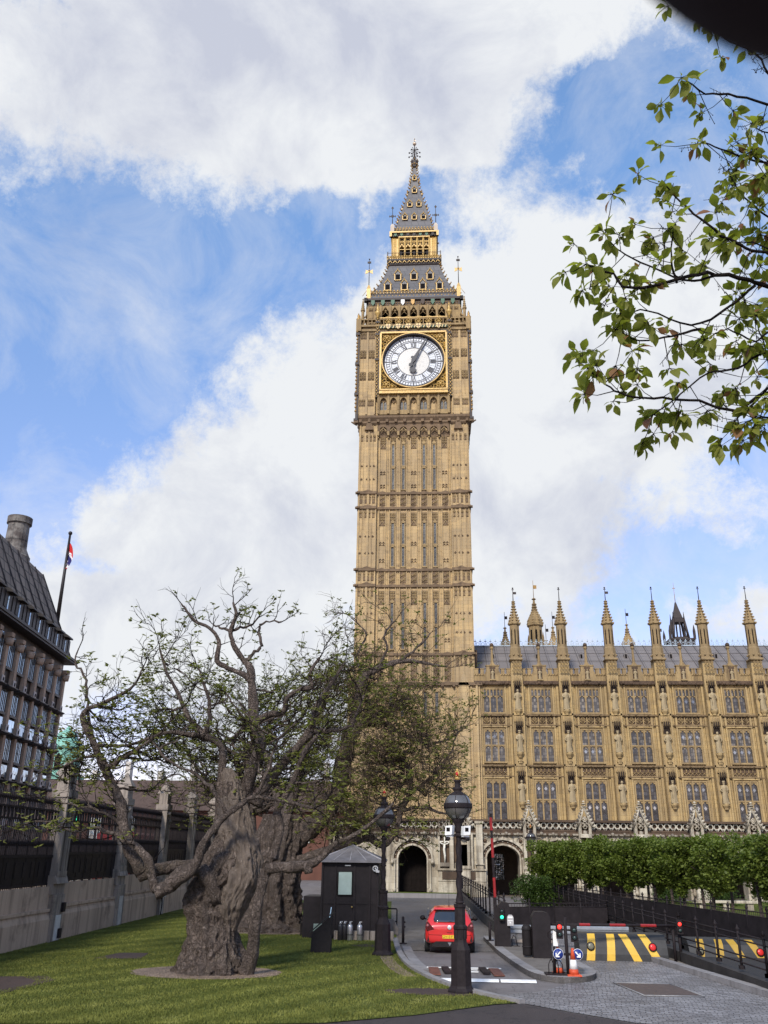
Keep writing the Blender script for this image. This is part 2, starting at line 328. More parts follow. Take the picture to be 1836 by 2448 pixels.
ASPH = asphalt('worn_asphalt', (.20, .178, .168), (.105, .09, .083)); TARMAC = asphalt('brown_tarmac', (.062, .047, .042), (.036, .028, .026))
def cobble_mat(name, c1, c2, bw=.2, bh=.115, pebble=False):
    t = NT(name); wv = t.n('ShaderNodeVectorMath', _operation='ADD'); nz = t.n('ShaderNodeTexNoise', Scale=1.1, Detail=3); t.l(t.tc.outputs['Object'], nz.inputs['Vector']); sc_ = t.n('ShaderNodeVectorMath', _operation='SCALE'); sc_.inputs['Scale'].default_value = .35; t.l(nz.outputs['Color'], sc_.inputs[0]); t.l(sc_.outputs[0], wv.inputs[0]); t.l(t.tc.outputs['Object'], wv.inputs[1])
    if pebble:
        v = t.n('ShaderNodeTexVoronoi', Scale=bw, _feature='DISTANCE_TO_EDGE'); vc = t.n('ShaderNodeTexVoronoi', Scale=bw); t.l(wv.outputs[0], v.inputs['Vector']); t.l(wv.outputs[0], vc.inputs['Vector']); gap = t.ramp(v.outputs['Distance'], [(.02, (0, 0, 0)), (.12, (1, 1, 1))]); sp = t.n('ShaderNodeSeparateColor'); t.l(vc.outputs['Color'], sp.inputs[0]); k = sp.outputs[0]
    else:
        m = t.map((1, 1, 1), (0, 0, .12), wv.outputs[0]); br = t.n('ShaderNodeTexBrick', Scale=1, Mortar0Size=.012, Mortar0Smooth=.4, Brick0Width=bw, Row0Height=bh); t.l(m, br.inputs['Vector']); br.inputs['Color1'].default_value = (0, 0, 0, 1); br.inputs['Color2'].default_value = (1, 1, 1, 1); br.inputs['Mortar'].default_value = (.3, .3, .3, 1)
        gap = t.ramp(br.outputs['Fac'], [(0, (1, 1, 1)), (.8, (0, 0, 0))]); k = br.outputs[0]
    f = t.noise(34, 5, .7); k = t.math('ADD', t.math('MULTIPLY', k, .6), t.math('MULTIPLY', f, .5)); col = t.ramp(k, [(.1, c1), (.6, sc3(c2, .75)), (.95, c2)]); col = t.mix(t.ramp(t.noise(.45, 6, .65), [(.4, (0,) * 3), (.7, (.65,) * 3)]), col, (.10, .085, .075)); t.col(t.mix(gap, sc3(c1, .35), col)); t.bump(t.math('ADD', gap, t.math('MULTIPLY', f, .4)), .9, .035); return t.fin(.55, 0, .45)
COBBLE = cobble_mat('granite_setts', (.12, .11, .108), (.36, .34, .335), .23, .13); COBBLE2 = cobble_mat('granite_setts_drive', (.10, .092, .088), (.23, .215, .205), .22, .12)
KERB = stone('granite_kerb', (.30, .28, .27), (.22, .20, .19), (.09, .08, .07), .6, 1.1, 5)
PAVE = stone('paving', (.20, .175, .15), (.15, .13, .11), (.08, .07, .06), .6, brick=False)
t = NT('lawn_grass'); _f = t.noise(38, 8, .75); _st = t.n('ShaderNodeTexWave', Scale=.17, Distortion=2.2, Detail=4); t.l(t.map((1, 1, 1), (0, 0, .55)), _st.inputs['Vector'])
_st.inputs['Detail Scale'].default_value = 1.5
_c = t.mix(_st.outputs['Fac'], (.085, .105, .016), (.145, .17, .03)); _c = t.mix(t.ramp(_f, [(.35, (.6,) * 3), (.7, (0,) * 3)]), _c, (.055, .07, .014)); _c = t.mix(t.ramp(t.noise(2.2, 6, .7), [(.56, (0,) * 3), (.74, (.8,) * 3)]), _c, (.21, .23, .07))
t.col(_c); t.bump(_f, .9, .08); GRASSM = t.fin(.85, 0, .15)
GRAVEL = cobble_mat('bark_and_gravel', (.20, .125, .085), (.56, .40, .28), 16, 0, True)
SOIL = asphalt('bare_soil', (.075, .048, .038), (.045, .03, .024))
FAR = 900
sheet('ground', [(-FAR, -FAR), (FAR, -FAR), (FAR, FAR), (-FAR, FAR)], -.012, ASPH)
# lawn edge follows the curved drive
LE = [(-2.4, 47), (-2.05, 43.5), (-1.8, 40), (-1.62, 37.6), (-1.42, 35.0), (-1.12, 32.4), (-.75, 30.3), (-.30, 28.6), (.10, 27.4), (.55, 26.4), (1.15, 25.35), (1.75, 24.55), (2.05, 24.2)]
lawn = [(-15.3, 20.0)] + [(-9.13, 19.9), (-4.5, 20.45), (-2.49, 20.87), (-.6, 22.1), (.6, 23.2), (1.3, 23.85)] + LE[::-1] + [(-3.0, 58), (-3.6, 70), (-16.8, 70), (-15.6, 50), (-14.95, 30)]
sheet('lawn', lawn, .02, GRASSM)
# tarmac path in front
sheet('path', [(-16, 8), (14, 8), (12.5, 20.6), (7.14, 21.2), (4.2, 21.75), (2.95, 23.0), (2.0, 24.12), (1.3, 24.0), (.6, 23.4), (-.6, 22.3), (-2.49, 21.05), (-4.5, 20.62), (-9.13, 20.1), (-16, 20.1)], .004, TARMAC)
sheet('road', [(-14, 8.2), (16, 8.2), (16, 14), (-14, 14)], .008, ASPH)
# granite setts of the forecourt
sheet('setts_forecourt', [(2.1, 24.1), (3.0, 23.1), (4.25, 21.85), (7.14, 21.3), (12.4, 20.7), (11, 24), (9.0, 25.3), (8.6, 26.5), (7.5, 33.8), (4.5, 33.9), (4.55, 30.5), (3.35, 27.4), (2.6, 26.2), (1.35, 25.35)], .004, COBBLE)
sheet('setts_ramp', [(7.5, 33.8), (4.2, 33.95), (3.9, 40), (3.8, 52), (7.0, 52)], .004, COBBLE)
sheet('setts_drive', [(-1.15, 36.0), (2.2, 36.0), (2.75, 46), (1.75, 66), (1.2, 76.5), (-4.8, 76.5), (-3.0, 58), (-2.0, 45), (-1.62, 38)], .004, COBBLE2)
# lawn edging stones and gravel strip
def ribbon(mb, pts, w, z0, z1, n0=0):
    P = [Vector((x, y, 0)) for x, y in pts]; L = []; Rr = []
    for i, p in enumerate(P):
        d = (P[min(i + 1, len(P) - 1)] - P[max(i - 1, 0)]).normalized(); nrm = Vector((d.y, -d.x, 0)); L.append(p); Rr.append(p + nrm * w)
    for i in range(len(P) - 1):
        a, b, c, d = L[i], L[i + 1], Rr[i + 1], Rr[i]
        mb.face([(a.x, a.y, z1), (d.x, d.y, z1), (c.x, c.y, z1), (b.x, b.y, z1)]); mb.face([(d.x, d.y, z0), (c.x, c.y, z0), (c.x, c.y, z1), (d.x, d.y, z1)]); mb.face([(a.x, a.y, z0), (b.x, b.y, z0), (b.x, b.y, z1), (a.x, a.y, z1)])
    for p, q in ((L[0], Rr[0]), (L[-1], Rr[-1])): mb.face([(p.x, p.y, z0), (q.x, q.y, z0), (q.x, q.y, z1), (p.x, p.y, z1)])
def fine(pts, k=5): # Catmull-Rom
    P = [Vector((*p, 0)) for p in pts]; P = [2 * P[0] - P[1]] + P + [2 * P[-1] - P[-2]]; out = []
    for i in range(1, len(P) - 2):
        for j in range(k):
            t_ = j / k; a, b, c, d = P[i - 1], P[i], P[i + 1], P[i + 2]
            q = .5 * (2 * b + (c - a) * t_ + (2 * a - 5 * b + 4 * c - d) * t_ * t_ + (3 * b - a - 3 * c + d) * t_ ** 3); out.append((q.x, q.y))
    return out + [(P[-2].x, P[-2].y)]
mb = MB(); ribbon(mb, fine(LE[2:]), .20, -.01, .10); structure('lawn_kerb', mb, KERB)
mb = MB(); ribbon(mb, [(x + .45, y) for x, y in fine(LE[3:7])], .34, -.01, .012); structure('drainage_strip', mb, KERB)
mb = MB(); ribbon(mb, [(x - .42, y) for x, y in fine(LE[1:8])], .42, .0, .028); structure('gravel_strip', mb, GRAVEL)
def ellipse(cx, cy, rx, ry, n=40, seed=0, jit=.04):
    r = random.Random(seed); return [(cx + rx * math.cos(2 * math.pi * i / n) * (1 + r.uniform(-jit, jit)), cy + ry * math.sin(2 * math.pi * i / n) * (1 + r.uniform(-jit, jit))) for i in range(n)]
sheet('tree_ring', ellipse(-6.95, 28.5, 2.25, 1.55, 40, 1), .027, GRAVEL)
sheet('tree_ring', ellipse(-7.6, 43.3, 2.6, 2.2, 40, 2), .027, GRAVEL)
sheet('soil_patch', [(-11.5, 31.3), (-9.95, 31.5), (-10.2, 33.2), (-11.2, 33.1)], .027, SOIL)
sheet('soil_patch', [(-13.2, 26.4), (-11.2, 27.0), (-10.6, 26.2), (-10.9, 23.6), (-12.0, 23.3), (-14, 24)], .027, SOIL)
sheet('soil_patch', ellipse(-.2, 25.6, 1.25, .62, 30, 3, .12), .027, SOIL)
sheet('soil_patch', ellipse(-2.7, 37.2, .7, .5, 24, 4, .15), .027, SOIL)
# traffic island
ISL = fine([(1.80, 40.6), (1.95, 37.5), (2.05, 35.4), (2.22, 33.2), (2.42, 31.0), (2.72, 28.9), (3.25, 28.05), (3.95, 28.1), (4.45, 28.7), (4.68, 29.8), (4.55, 31.6), (4.35, 34.5), (4.2, 38), (4.0, 40.6)], 5)
mb = MB(); mb.prism(ISL, -.01, .15, 'z'); structure('traffic_island', mb, PAVE)
mb = MB(); ribbon(mb, ISL[::-1], .34, -.012, .155); kb = structure('island_kerb', mb, KERB)
kb.location = (0, 0, 0)
# far kerb and grass verge before the palace, right kerb
mb = MB(); mb.box(-7, 1.9, 76.0, 76.6, -.01, .34); structure('far_kerb', mb, KERB)
mb = MB(); mb.box(-9, 2.4, 76.6, 79.2, -.01, .32); structure('verge', mb, GRASSM)
mb = MB(); ribbon(mb, [(7.35, 35.2), (7.62, 33.2), (8.15, 29.9), (8.68, 26.5), (9.6, 20.5)], .30, -.01, .16); structure('ramp_kerb', mb, KERB)
sheet('side_strip', [(7.65, 35.2), (7.92, 33.2), (8.45, 29.9), (8.98, 26.5), (9.9, 20.5), (16, 20.5), (16, 35.2)], .006, PAVE)
sheet('garden_lawn', [(7, 64), (60, 40), (60, 78), (7, 78)], .01, GRASSM)
# steel plates, speed hump and the blocker pit
PLATE = plain('rusty_steel_plate', (.10, .07, .06), .5, .3, 5, .4, .4, .3, 30); BRIGHT = plain('bright_steel_edge', (.5, .5, .5), .35, .2, 5, .6)
pl = thing('access_cover', 'brown steel access cover with bright rim set in the cobbles before the yellow barrier', 'manhole cover', (5.85, 27.0, .008))
mb = MB(); mb.prism([(-.95, 1.15), (.62, 1.1), (.98, -1.15), (-.58, -1.2)], 0, .012, 'z'); mb.build('plate', PLATE, pl)
mb = MB(); P = [(-.95, 1.15), (.62, 1.1), (.98, -1.15), (-.58, -1.2)]
for a, b in zip(P, P[1:] + P[:1]):
    mb.tube([(a[0], a[1], .012), (b[0], b[1], .012)], .018, 4)
mb.build('rim', plain('worn_steel_rim', (.28, .27, .26), .5, .3, 6, .3), pl)
RUST = plain('rust', (.15, .055, .035), .7, .4, 7)
pit = thing('recessed_blocker', 'rust edged steel frame with two channels sunk into the road behind the front lamp', 'road blocker', (.75, 30.0, .006))
for x in (-.95, .95):
    mb = MB(); mb.prism([(x - .2, .8), (x + .12, .8), (x + .2, -.9), (x - .12, -.9)], 0, .03, 'z'); mb.build('rusty_channel', RUST, pit)
for x in (-.62, .55):
    mb = MB(); mb.prism([(x - .12, .75), (x + .1, .75), (x + .2, -.55), (x - .02, -.55)], 0, .06, 'z'); mb.build('black_channel', IRON, pit)
mb = MB(); mb.box(-1.2, 1.15, .82, .95, 0, .02); mb.box(-.4, .4, -.1, .0, 0, .02); mb.box(-.4, .4, .4, .48, 0, .02); mb.build('white_edge', WHITEP, pit)
HUMP = plain('scuffed_white_paint', (.72, .71, .68), .55, .15, 6, 0, .3, .2, 40)
g = 'segments of the white speed hump'
for i, (x0, x1) in enumerate(((-.1, .78), (.8, 1.66), (1.68, 2.72))):
    mb = MB(); prof = [(-.2, 0), (-.14, .04), (0, .06), (.14, .04), (.2, 0)]
    mb.prism([(a, b) for a, b in prof], x0 + .015, x1 - .015, 'x')
    tag(mb.build('speed_hump', HUMP, None, (0, 28.0, .005)), ['white speed hump segment partly hidden behind the front lamp post base', 'middle white speed hump segment right beside the front lamp post base', 'longest white speed hump segment ending at the island kerb'][i], 'speed hump', g)

# standing blades over the whole lawn and spilling over its edges
BL = NT('grass_blades'); _k = BL.ramp(BL.noise(1.3, 8, .75), [(.3, (.095, .102, .020)), (.55, (.185, .19, .042)), (.75, (.31, .30, .10))])
_st = BL.n('ShaderNodeTexWave', Scale=.22, Distortion=3.0, Detail=4); _st.inputs['Detail Scale'].default_value = 1.5; BL.l(BL.map((1, 1, 1), (0, 0, .55)), _st.inputs['Vector'])
BL.col(BL.mix(BL.math('MULTIPLY', _st.outputs['Fac'], .6), _k, (.058, .072, .013))); BL = BL.fin(.7, 0, .15)
def inside(P, poly):
    x, y = P[:, 0], P[:, 1]; c = np.zeros(len(P), bool); n = len(poly)
    for i in range(n):
        (x0, y0), (x1, y1) = poly[i], poly[(i + 1) % n]
        if y0 == y1: continue
        k = ((y0 > y) != (y1 > y)) & (x < (x1 - x0) * (y - y0) / (y1 - y0) + x0); c ^= k
    return c
rg = np.random.default_rng(5); U = rg.random((420000, 2)); yy = 19.9 + 34 * U[:, 1] ** 1.9; PT = np.stack([-15.6 + 18 * U[:, 0], yy], 1); PT = PT[inside(PT, [(x, y + .03) for x, y in lawn])]
for cx, cy, rx, ry in ((-6.95, 28.5, 2.2, 1.5), (-7.6, 43.3, 2.5, 2.1), (-.2, 25.6, 1.1, .5), (-10.7, 32.3, .7, .9), (-12.3, 25.2, 1.4, 1.5)):
    PT = PT[((PT[:, 0] - cx) / rx) ** 2 + ((PT[:, 1] - cy) / ry) ** 2 > 1]
PT = PT[:190000]; n = len(PT); a = rg.random(n) * 6.283; h = .022 + .035 * rg.random(n) ** 2; w = .008 + .006 * rg.random(n); V3 = np.zeros((n, 3, 3)); dx, dy = np.cos(a) * w, np.sin(a) * w
V3[:, 0] = np.stack([PT[:, 0] - dx, PT[:, 1] - dy, np.full(n, .018)], 1); V3[:, 1] = np.stack([PT[:, 0] + dx, PT[:, 1] + dy, np.full(n, .018)], 1); V3[:, 2] = np.stack([PT[:, 0] + (rg.random(n) - .5) * .05, PT[:, 1] + (rg.random(n) - .5) * .05, .02 + h], 1)
me = bpy.data.meshes.new('grass'); me.vertices.add(3 * n); me.vertices.foreach_set('co', V3.reshape(-1)); me.loops.add(3 * n); me.loops.foreach_set('vertex_index', np.arange(3 * n)); me.polygons.add(n); me.polygons.foreach_set('loop_start', np.arange(0, 3 * n, 3)); me.materials.append(BL); me.update()
tag(link('grass', me), 'short mown green grass covering the lawn', 'grass', None, 'stuff')
# ------------------------------------------------------------------ the clock tower
TX, TY = -2.39, 92.8
T = thing('clock_tower', 'tall honey stone clock tower with gilded belfry, slate spire and white dial', 'clock tower', (TX, TY, 0))
def sides(make, name, mats, angs=(0, 90, -90)):
    """a piece of the front, repeated on the sides as separate parts"""
    mb = MB(); make(mb); me = mb.data(name, mats)
    return [link(name, me, T, (0, 0, 0), R(a)) for a in angs]
COLS = [-3.42, -2.28, -1.14, 0, 1.14, 2.28, 3.42]
mb = MB()
mb.box(-5.72, 5.72, -5.72, 5.72, 0, 49)
for sx in (-1, 1):
    for sy in (-1, 1):
        mb.box(min(sx * 4.08, sx * 6.0), max(sx * 4.08, sx * 6.0), min(sy * 4.08, sy * 6.0), max(sy * 4.08, sy * 6.0), 0, 48.6)
mb.box(-6.6, 6.6, -6.22, 6.6, 0, 19.0)
ribs = MB()
for x in (-5.96, -5.05, -4.95, -4.12, 4.12, 4.95, 5.05, 5.96): ribs.cbox(x, -6.04, 19.3, .11, .16, 29)
for x in (-5.6, -4.55, 4.55, 5.6): ribs.cbox(x, -6.02, 19.3, .07, .1, 29)
for c in COLS:
    for d in (-.36, .36): ribs.cbox(c + d, -5.75, 19.3, .07, .22, 27.4)
    for d in (-.57,): ribs.cbox(c + d, -5.73, 19.3, .05, .14, 27.4)
ribs.cbox(3.42 + .57, -5.73, 19.3, .05, .14, 27.4)
for c in COLS:
    for d in (-.33, .33): ribs.cbox(c + d, -6.24, 5.9, .07, .16, 13.0)
for x in (-6.5, -5.4, -4.5, 4.2, 4.45, 5.45, 5.7, 6.5): ribs.cbox(x, -6.25, 5.9, .12, .18, 13.0)
ribs.box(4.5, 5.45, -6.45, -6.1, 0, 18.9); ribs.prism([(4.4, 18.9), (5.55, 18.9), (4.975, 20.3)], -6.5, -5.9); ribs.box(-5.45, -4.5, -6.45, -6.1, 0, 18.9); ribs.prism([(-5.55, 18.9), (-4.4, 18.9), (-4.975, 20.3)], -6.5, -5.9)
for a in (0, 90, -90): mb.xf(Matrix.Rotation(R(a), 4, 'Z'), ribs)
mb.build('shaft', STONE, T)
def course(z, h=.30, pr=.2, wav=.16):
    m = MB()
    for sx in (-1, 1):
        m.box(min(sx * 4.05, sx * 6.0) - (.16 if sx < 0 else 0), max(sx * 4.05, sx * 6.0) + (.16 if sx > 0 else 0), -6.0 - pr, -5.9, z - h / 2, z + h / 2)
        m.prism([(sx * 5 - .55, z + h / 2 - .02), (sx * 5 + .55, z + h / 2 - .02), (sx * 5, z + h / 2 + .2)], -6.0 - pr, -5.9)
    m.box(-4.05, 4.05, -5.72 - pr, -5.6, z - h / 2, z + h / 2 - .05)
    for c in COLS: m.prism([(c - .45, z + h / 2 - .07), (c + .45, z + h / 2 - .07), (c, z + h / 2 + wav - .05)], -5.7 - pr, -5.6)
    for c in (-6.2, 6.2): m.cbox(c, -6.05, z - .1, .35, .3, .2)
    return m
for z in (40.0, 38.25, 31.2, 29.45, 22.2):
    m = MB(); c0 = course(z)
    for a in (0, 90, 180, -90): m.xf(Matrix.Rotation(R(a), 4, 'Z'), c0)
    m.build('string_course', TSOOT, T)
m = MB(); m.box(-6.8, 6.8, -6.5, 6.8, 18.95, 19.25)
for c in COLS: m.prism([(c - .45, 19.25), (c + .45, 19.25), (c, 19.42)], -6.5, -6.2); m.cbox(c + .57, -6.5, 18.8, .25, .25, .3)
m.build('string_course', TSOOT, T)
m = MB(); m.box(-6.65, -5.85, -6.3, 6, 19.25, 20.1); m.box(-6.55, -6.2, -6.2, -5.8, 20.1, 20.9); m.build('side_parapet', STONE, T)
def quat(m, x, z, r, y=-5.8, t=.035):
    for dx, dz in ((-1, 0), (1, 0), (0, 1), (0, -1)): m.ring(x + dx * r * .52, y, z + dz * r * .52, r * .5, t, 7, 3)
def chev(m, x, z, w, h, y, t=.07):
    m.prism([(x - w, z), (x - w + t, z), (x, z + h - t * 1.2), (x + w - t, z), (x + w, z), (x, z + h)], y, y + .12)
# friezes between the double courses and tracery heads under them
for z0, z1 in ((38.5, 39.8), (29.7, 31.0), (19.5, 22.0)):
    def fr(m):
        for c in COLS:
            m.cm = 0; m.box(c - .33, c + .33, -5.79, -5.70, z0 + .1, z1 - .05)
            m.cm = 1; n = 3 if z1 - z0 > 2 else 2; hh = (z1 - z0 - .2) / n
            for i in range(n):
                zz = z0 + .15 + hh * (i + .5); m.tube([(c - .3, -5.82, zz - hh * .45), (c + .3, -5.82, zz + hh * .45)], .045, 4); m.tube([(c - .3, -5.82, zz + hh * .1), (c + .05, -5.82, zz - hh * .45)], .035, 4); quat(m, c + .12, zz + hh * .1, .16, -5.81)
        for sx in (-1, 1):
            for x in (4.4, 4.85, 5.2, 5.75):
                m.cm = 0; m.box(sx * x - .14, sx * x + .14, -6.07, -6.0, z1 - 1.0, z1 - .1); m.cm = 1; chev(m, sx * x, z1 - .62, .15, .25, -6.11); quat(m, sx * x, z1 - .27, .13, -6.09)
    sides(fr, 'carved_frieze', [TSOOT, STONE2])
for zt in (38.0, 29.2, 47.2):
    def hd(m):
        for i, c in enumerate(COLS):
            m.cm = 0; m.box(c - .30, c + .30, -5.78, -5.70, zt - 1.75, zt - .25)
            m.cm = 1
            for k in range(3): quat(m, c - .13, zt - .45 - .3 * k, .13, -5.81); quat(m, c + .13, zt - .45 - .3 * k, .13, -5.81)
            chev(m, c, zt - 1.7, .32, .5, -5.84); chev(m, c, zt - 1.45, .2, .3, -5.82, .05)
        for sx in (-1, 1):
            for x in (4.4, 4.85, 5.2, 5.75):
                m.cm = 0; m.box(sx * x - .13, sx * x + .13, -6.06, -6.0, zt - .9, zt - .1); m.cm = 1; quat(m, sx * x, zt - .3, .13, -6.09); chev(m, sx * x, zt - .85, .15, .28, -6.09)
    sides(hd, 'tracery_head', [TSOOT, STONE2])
def tiny(m): # small leaf heads that stop the blind panels
    for z in (43.2, 41.6, 34.9, 33.0, 26.4, 24.4):
        for sx in (-1, 1):
            for x in (4.42, 4.88, 5.15, 5.75): chev(m, sx * x, z, .15, .2, -6.08, .08); m.ball((sx * x, -6.05, z - .03), .05, 5, 4)
        for c in COLS:
            if abs(c) in (1.14, 2.28): continue
            for dz in (0, .26):
                for dx in (-.16, .16): chev(m, c + dx, z - .9 + dz, .13, .17, -5.82, .07)
    for c in COLS[:-1]:
        for k in range(14):
            z = 24.0 + k * 1.55
            for dx in (-.06, .06): m.ball((c + .57 + dx, -5.82, z), .035, 5, 3)
sides(tiny, 'panel_stop', TSOOT)
# tall slit windows: leaded glass between stone jambs
def slit(z0, z1, w=.27):
    g = MB(); g.box(-w / 2, w / 2, 0, .03, z0, z1); f = MB()
    for x in (-w / 2 - .05, w / 2 + .05): f.cbox(x, -.03, z0 - .05, .09, .14, z1 - z0 + .1)
    f.prism([(-w / 2 - .1, z1), (w / 2 + .1, z1), (w / 2 + .1, z1 + .12), (0, z1 + .42), (-w / 2 - .1, z1 + .12)], -.1, .05); f.box(-w / 2 - .12, w / 2 + .12, -.12, .04, z0 - .14, z0)
    return g.data('window', SLITG), f.data('window_jamb', STONE2)
for z0, z1 in ((43.3, 45.95), (40.45, 42.95), (34.05, 36.5), (31.6, 33.75), (25.3, 27.6), (22.75, 25.0)):
    gm, fm = slit(z0, z1)
    for a in (0, 90):
        for x in (-2.28, -1.14, 1.14, 2.28):
            p = Matrix.Rotation(R(a), 4, 'Z') @ Vector((x, -5.80, 0)); w = link('window', gm, T, p, R(a)); link('window_jamb', fm, w)
gm, fm = slit(15.9, 18.3, .30)
for x in (-2.28, -1.14, 1.14, 2.28): w = link('window', gm, T, (x, -6.28, 0)); link('window_jamb', fm, w)
# corbel table below the clock storey
def corb(m):
    for i in range(7):
        c = COLS[i]; m.cm = 1; arch_cell(m, c - .57, c + .57, c - .42, c + .42, 47.35, 47.55, 48.05, 48.35, -6.12, .4)
        m.cm = 0
        m.cbox(c - .57, -6.0, 46.95, .26, .34, .5); m.cbox(c - .57, -5.9, 46.7, .16, .2, .3)
        chev(m, c, 47.45, .40, .5, -6.2, .1); m.ring(c - .2, -6.16, 47.55, .14, .04, 7, 3); m.ring(c + .2, -6.16, 47.55, .14, .04, 7, 3)
    m.cm = 1; m.box(-4.0, 4.0, -5.80, -5.72, 46.9, 48.4)
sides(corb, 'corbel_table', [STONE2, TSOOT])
m = MB(); m.sq(0, 0, [(6.1, 48.3), (6.25, 48.5), (6.15, 48.75), (6.4, 49.1), (6.4, 49.35), (6.25, 49.45)])
for c in range(-6, 7):
    for a in (0, 90, -90): p = Matrix.Rotation(R(a), 4, 'Z') @ Vector((c * 1.0, -6.3, 48.7)); m.cbox(p.x, p.y, 48.5, .3, .3, .35)
for sx in (-1, 1):
    m.prism([(sx * 5 - .5, 47.6), (sx * 5 + .5, 47.6), (sx * 5, 49.3)], -6.35, -6.0); m.cbox(sx * 6.5, -6.5, 48.3, .5, .5, .3); m.tube([(sx * 6.4, -6.4, 48.2), (sx * 6.95, -6.9, 48.3)], [.14, .08], 6)
m.build('clock_storey_cornice', TSOOT, T)
# clock storey
m = MB(); m.box(-6.05, 6.05, -6.05, 6.05, 49.4, 60.6)
for sx in (-1, 1):
    for sy in (-1, 1): m.box(min(sx * 4.35, sx * 6.35), max(sx * 4.35, sx * 6.35), min(sy * 4.35, sy * 6.35), max(sy * 4.35, sy * 6.35), 49.4, 60.6)
rb = MB()
for sx in (-1, 1):
    for x in (4.45, 5.3, 5.42, 6.28): rb.cbox(sx * x, -6.38, 49.5, .12, .14, 11)
    for x in (4.85, 5.85): rb.cbox(sx * x, -6.36, 52.0, .06, .08, 8.4)
for a in (0, 90, -90): m.xf(Matrix.Rotation(R(a), 4, 'Z'), rb)
m.build('clock_storey', STONE, T)
def pier_panels(m, sx, x, z):
    if True:
        if True:
            if z < 58 and z > 52:
                m.cm = 0; m.box(sx * x - .36, sx * x + .36, -6.42, -6.34, z - .55, z + .5); m.cm = 1
                for dz in (-.32, .0, .3):
                    for dx in (-.18, .18): quat(m, sx * x + dx, z + dz, .16, -6.45)
                m.tube([(sx * x - .34, -6.45, z - .5), (sx * x + .34, -6.45, z + .45)], .035, 4); m.tube([(sx * x - .34, -6.45, z + .45), (sx * x + .34, -6.45, z - .5)], .035, 4)
            else: m.cm = 0; m.box(sx * x - .33, sx * x + .33, -6.42, -6.34, z - .4, z + .4); m.cm = 1; chev(m, sx * x - .17, z - .3, .17, .4, -6.46); chev(m, sx * x + .17, z - .3, .17, .4, -6.46); quat(m, sx * x - .16, z + .22, .14, -6.45); quat(m, sx * x + .16, z + .22, .14, -6.45)
for sx_ in (-1, 1):
    for x_ in (4.87, 5.85):
        for z_ in (51.0, 54.5, 57.4, 59.9): sides(lambda m: pier_panels(m, sx_, x_, z_), 'pier_tracery', [TSOOT, STONE2])
def arcade(m): # row of seven niches under the dial
    for i, c in enumerate(COLS):
        m.cm = 0; arch_cell(m, c - .57, c + .57, c - .38, c + .38, 50.0, 50.95, 51.6, 51.95, -6.42, .34)
        m.cm = 0; m.cbox(c - .57, -6.45, 49.5, .24, .22, 2.45); m.cbox(c - .57, -6.52, 50.0, .18, .14, .35); m.cbox(c - .57, -6.52, 50.45, .18, .14, .2)
        m.cm = 2; m.box(c - .38, c + .38, -6.10, -6.06, 51.1, 51.7); m.cm = 0; chev(m, c - .18, 51.0, .19, .36, -6.2, .05); chev(m, c + .18, 51.0, .19, .36, -6.2, .05)
    m.cm = 0; m.cbox(COLS[-1] + .57, -6.45, 49.5, .24, .22, 2.45); m.box(-4.0, 4.0, -6.42, -6.1, 49.45, 50.0)
sides(arcade, 'niche_arcade', [STONE2, STONE, TSOOT])
g = MB(); g.box(-.36, .36, 0, .04, 50.02, 51.15); gm = g.data('window', SLITG); f = MB(); f.cbox(0, -.04, 50.02, .08, .1, 1.2); fm = f.data('mullion', STONE2)
for i in (0, 2, 4, 6): w = link('window', gm, T, (COLS[i], -6.11, 0)); link('mullion', fm, w)
# dial
OPAL = NT('opal_dial_glass'); _v = OPAL.n('ShaderNodeTexVoronoi', Scale=3.2, _feature='DISTANCE_TO_EDGE'); OPAL.l(OPAL.map((1, 1, 1.8)), _v.inputs['Vector'])
OPAL.col(OPAL.mix(OPAL.ramp(_v.outputs['Distance'], [(.0, (1, 1, 1)), (.035, (0, 0, 0))]), OPAL.mix(OPAL.noise(2, 4, .6), (.52, .50, .46), (.62, .60, .55)), (.27, .26, .25))); OPAL = OPAL.fin(.3, 0, .4)
OPALB = plain('opal_glass_ring', (.57, .59, .62), .3, .06, 3, 0, .4)
def face(al):
    ck = bpy.data.objects.new('clock_face', None); C.objects.link(ck); ck.parent = T; ck.rotation_euler = (0, 0, R(al)); ck.location = Matrix.Rotation(R(al), 4, 'Z') @ Vector((0, -6.42, 56.32))
    return ck
def disc(m, r0, r1, y, n=64):
    for i in range(n):
        a, b = 2 * math.pi * i / n, 2 * math.pi * (i + 1) / n; ca, sa, cb, sb = math.cos(a), math.sin(a), math.cos(b), math.sin(b)
        m.face([(r0 * ca, y, r0 * sa), (r1 * ca, y, r1 * sa), (r1 * cb, y, r1 * sb), (r0 * cb, y, r0 * sb)] if r0 > 0 else [(0, y, 0), (r1 * ca, y, r1 * sa), (r1 * cb, y, r1 * sb)])
dm = MB(); disc(dm, 0, 1.86, .02); dm.cm = 1; disc(dm, 1.86, 3.46, .02); DIAL = dm.data('dial', [OPAL, OPALB])
km = MB()
for r, w in ((1.86, .07), (2.62, .07), (2.80, .06), (3.18, .07), (3.40, .10)): disc(km, r - w / 2, r + w / 2, -.01)
def spoke(m, ang, r0, r1, w, y, off=0):
    d = Vector((math.sin(ang), 0, math.cos(ang))); n = Vector((math.cos(ang), 0, -math.sin(ang))); q = [d * r0 + n * (off - w / 2), d * r1 + n * (off - w / 2), d * r1 + n * (off + w / 2), d * r0 + n * (off + w / 2)]
    m.face([(p.x, y, p.z) for p in q])
for k in range(60):
    a = 2 * math.pi * k / 60; spoke(km, a, 2.80, 3.44 if k % 5 == 0 else 3.2, .07 if k % 5 else .13, -.014)
for k in range(12):
    spoke(km, 2 * math.pi * k / 12, 2.55, 3.44, .07, -.016)
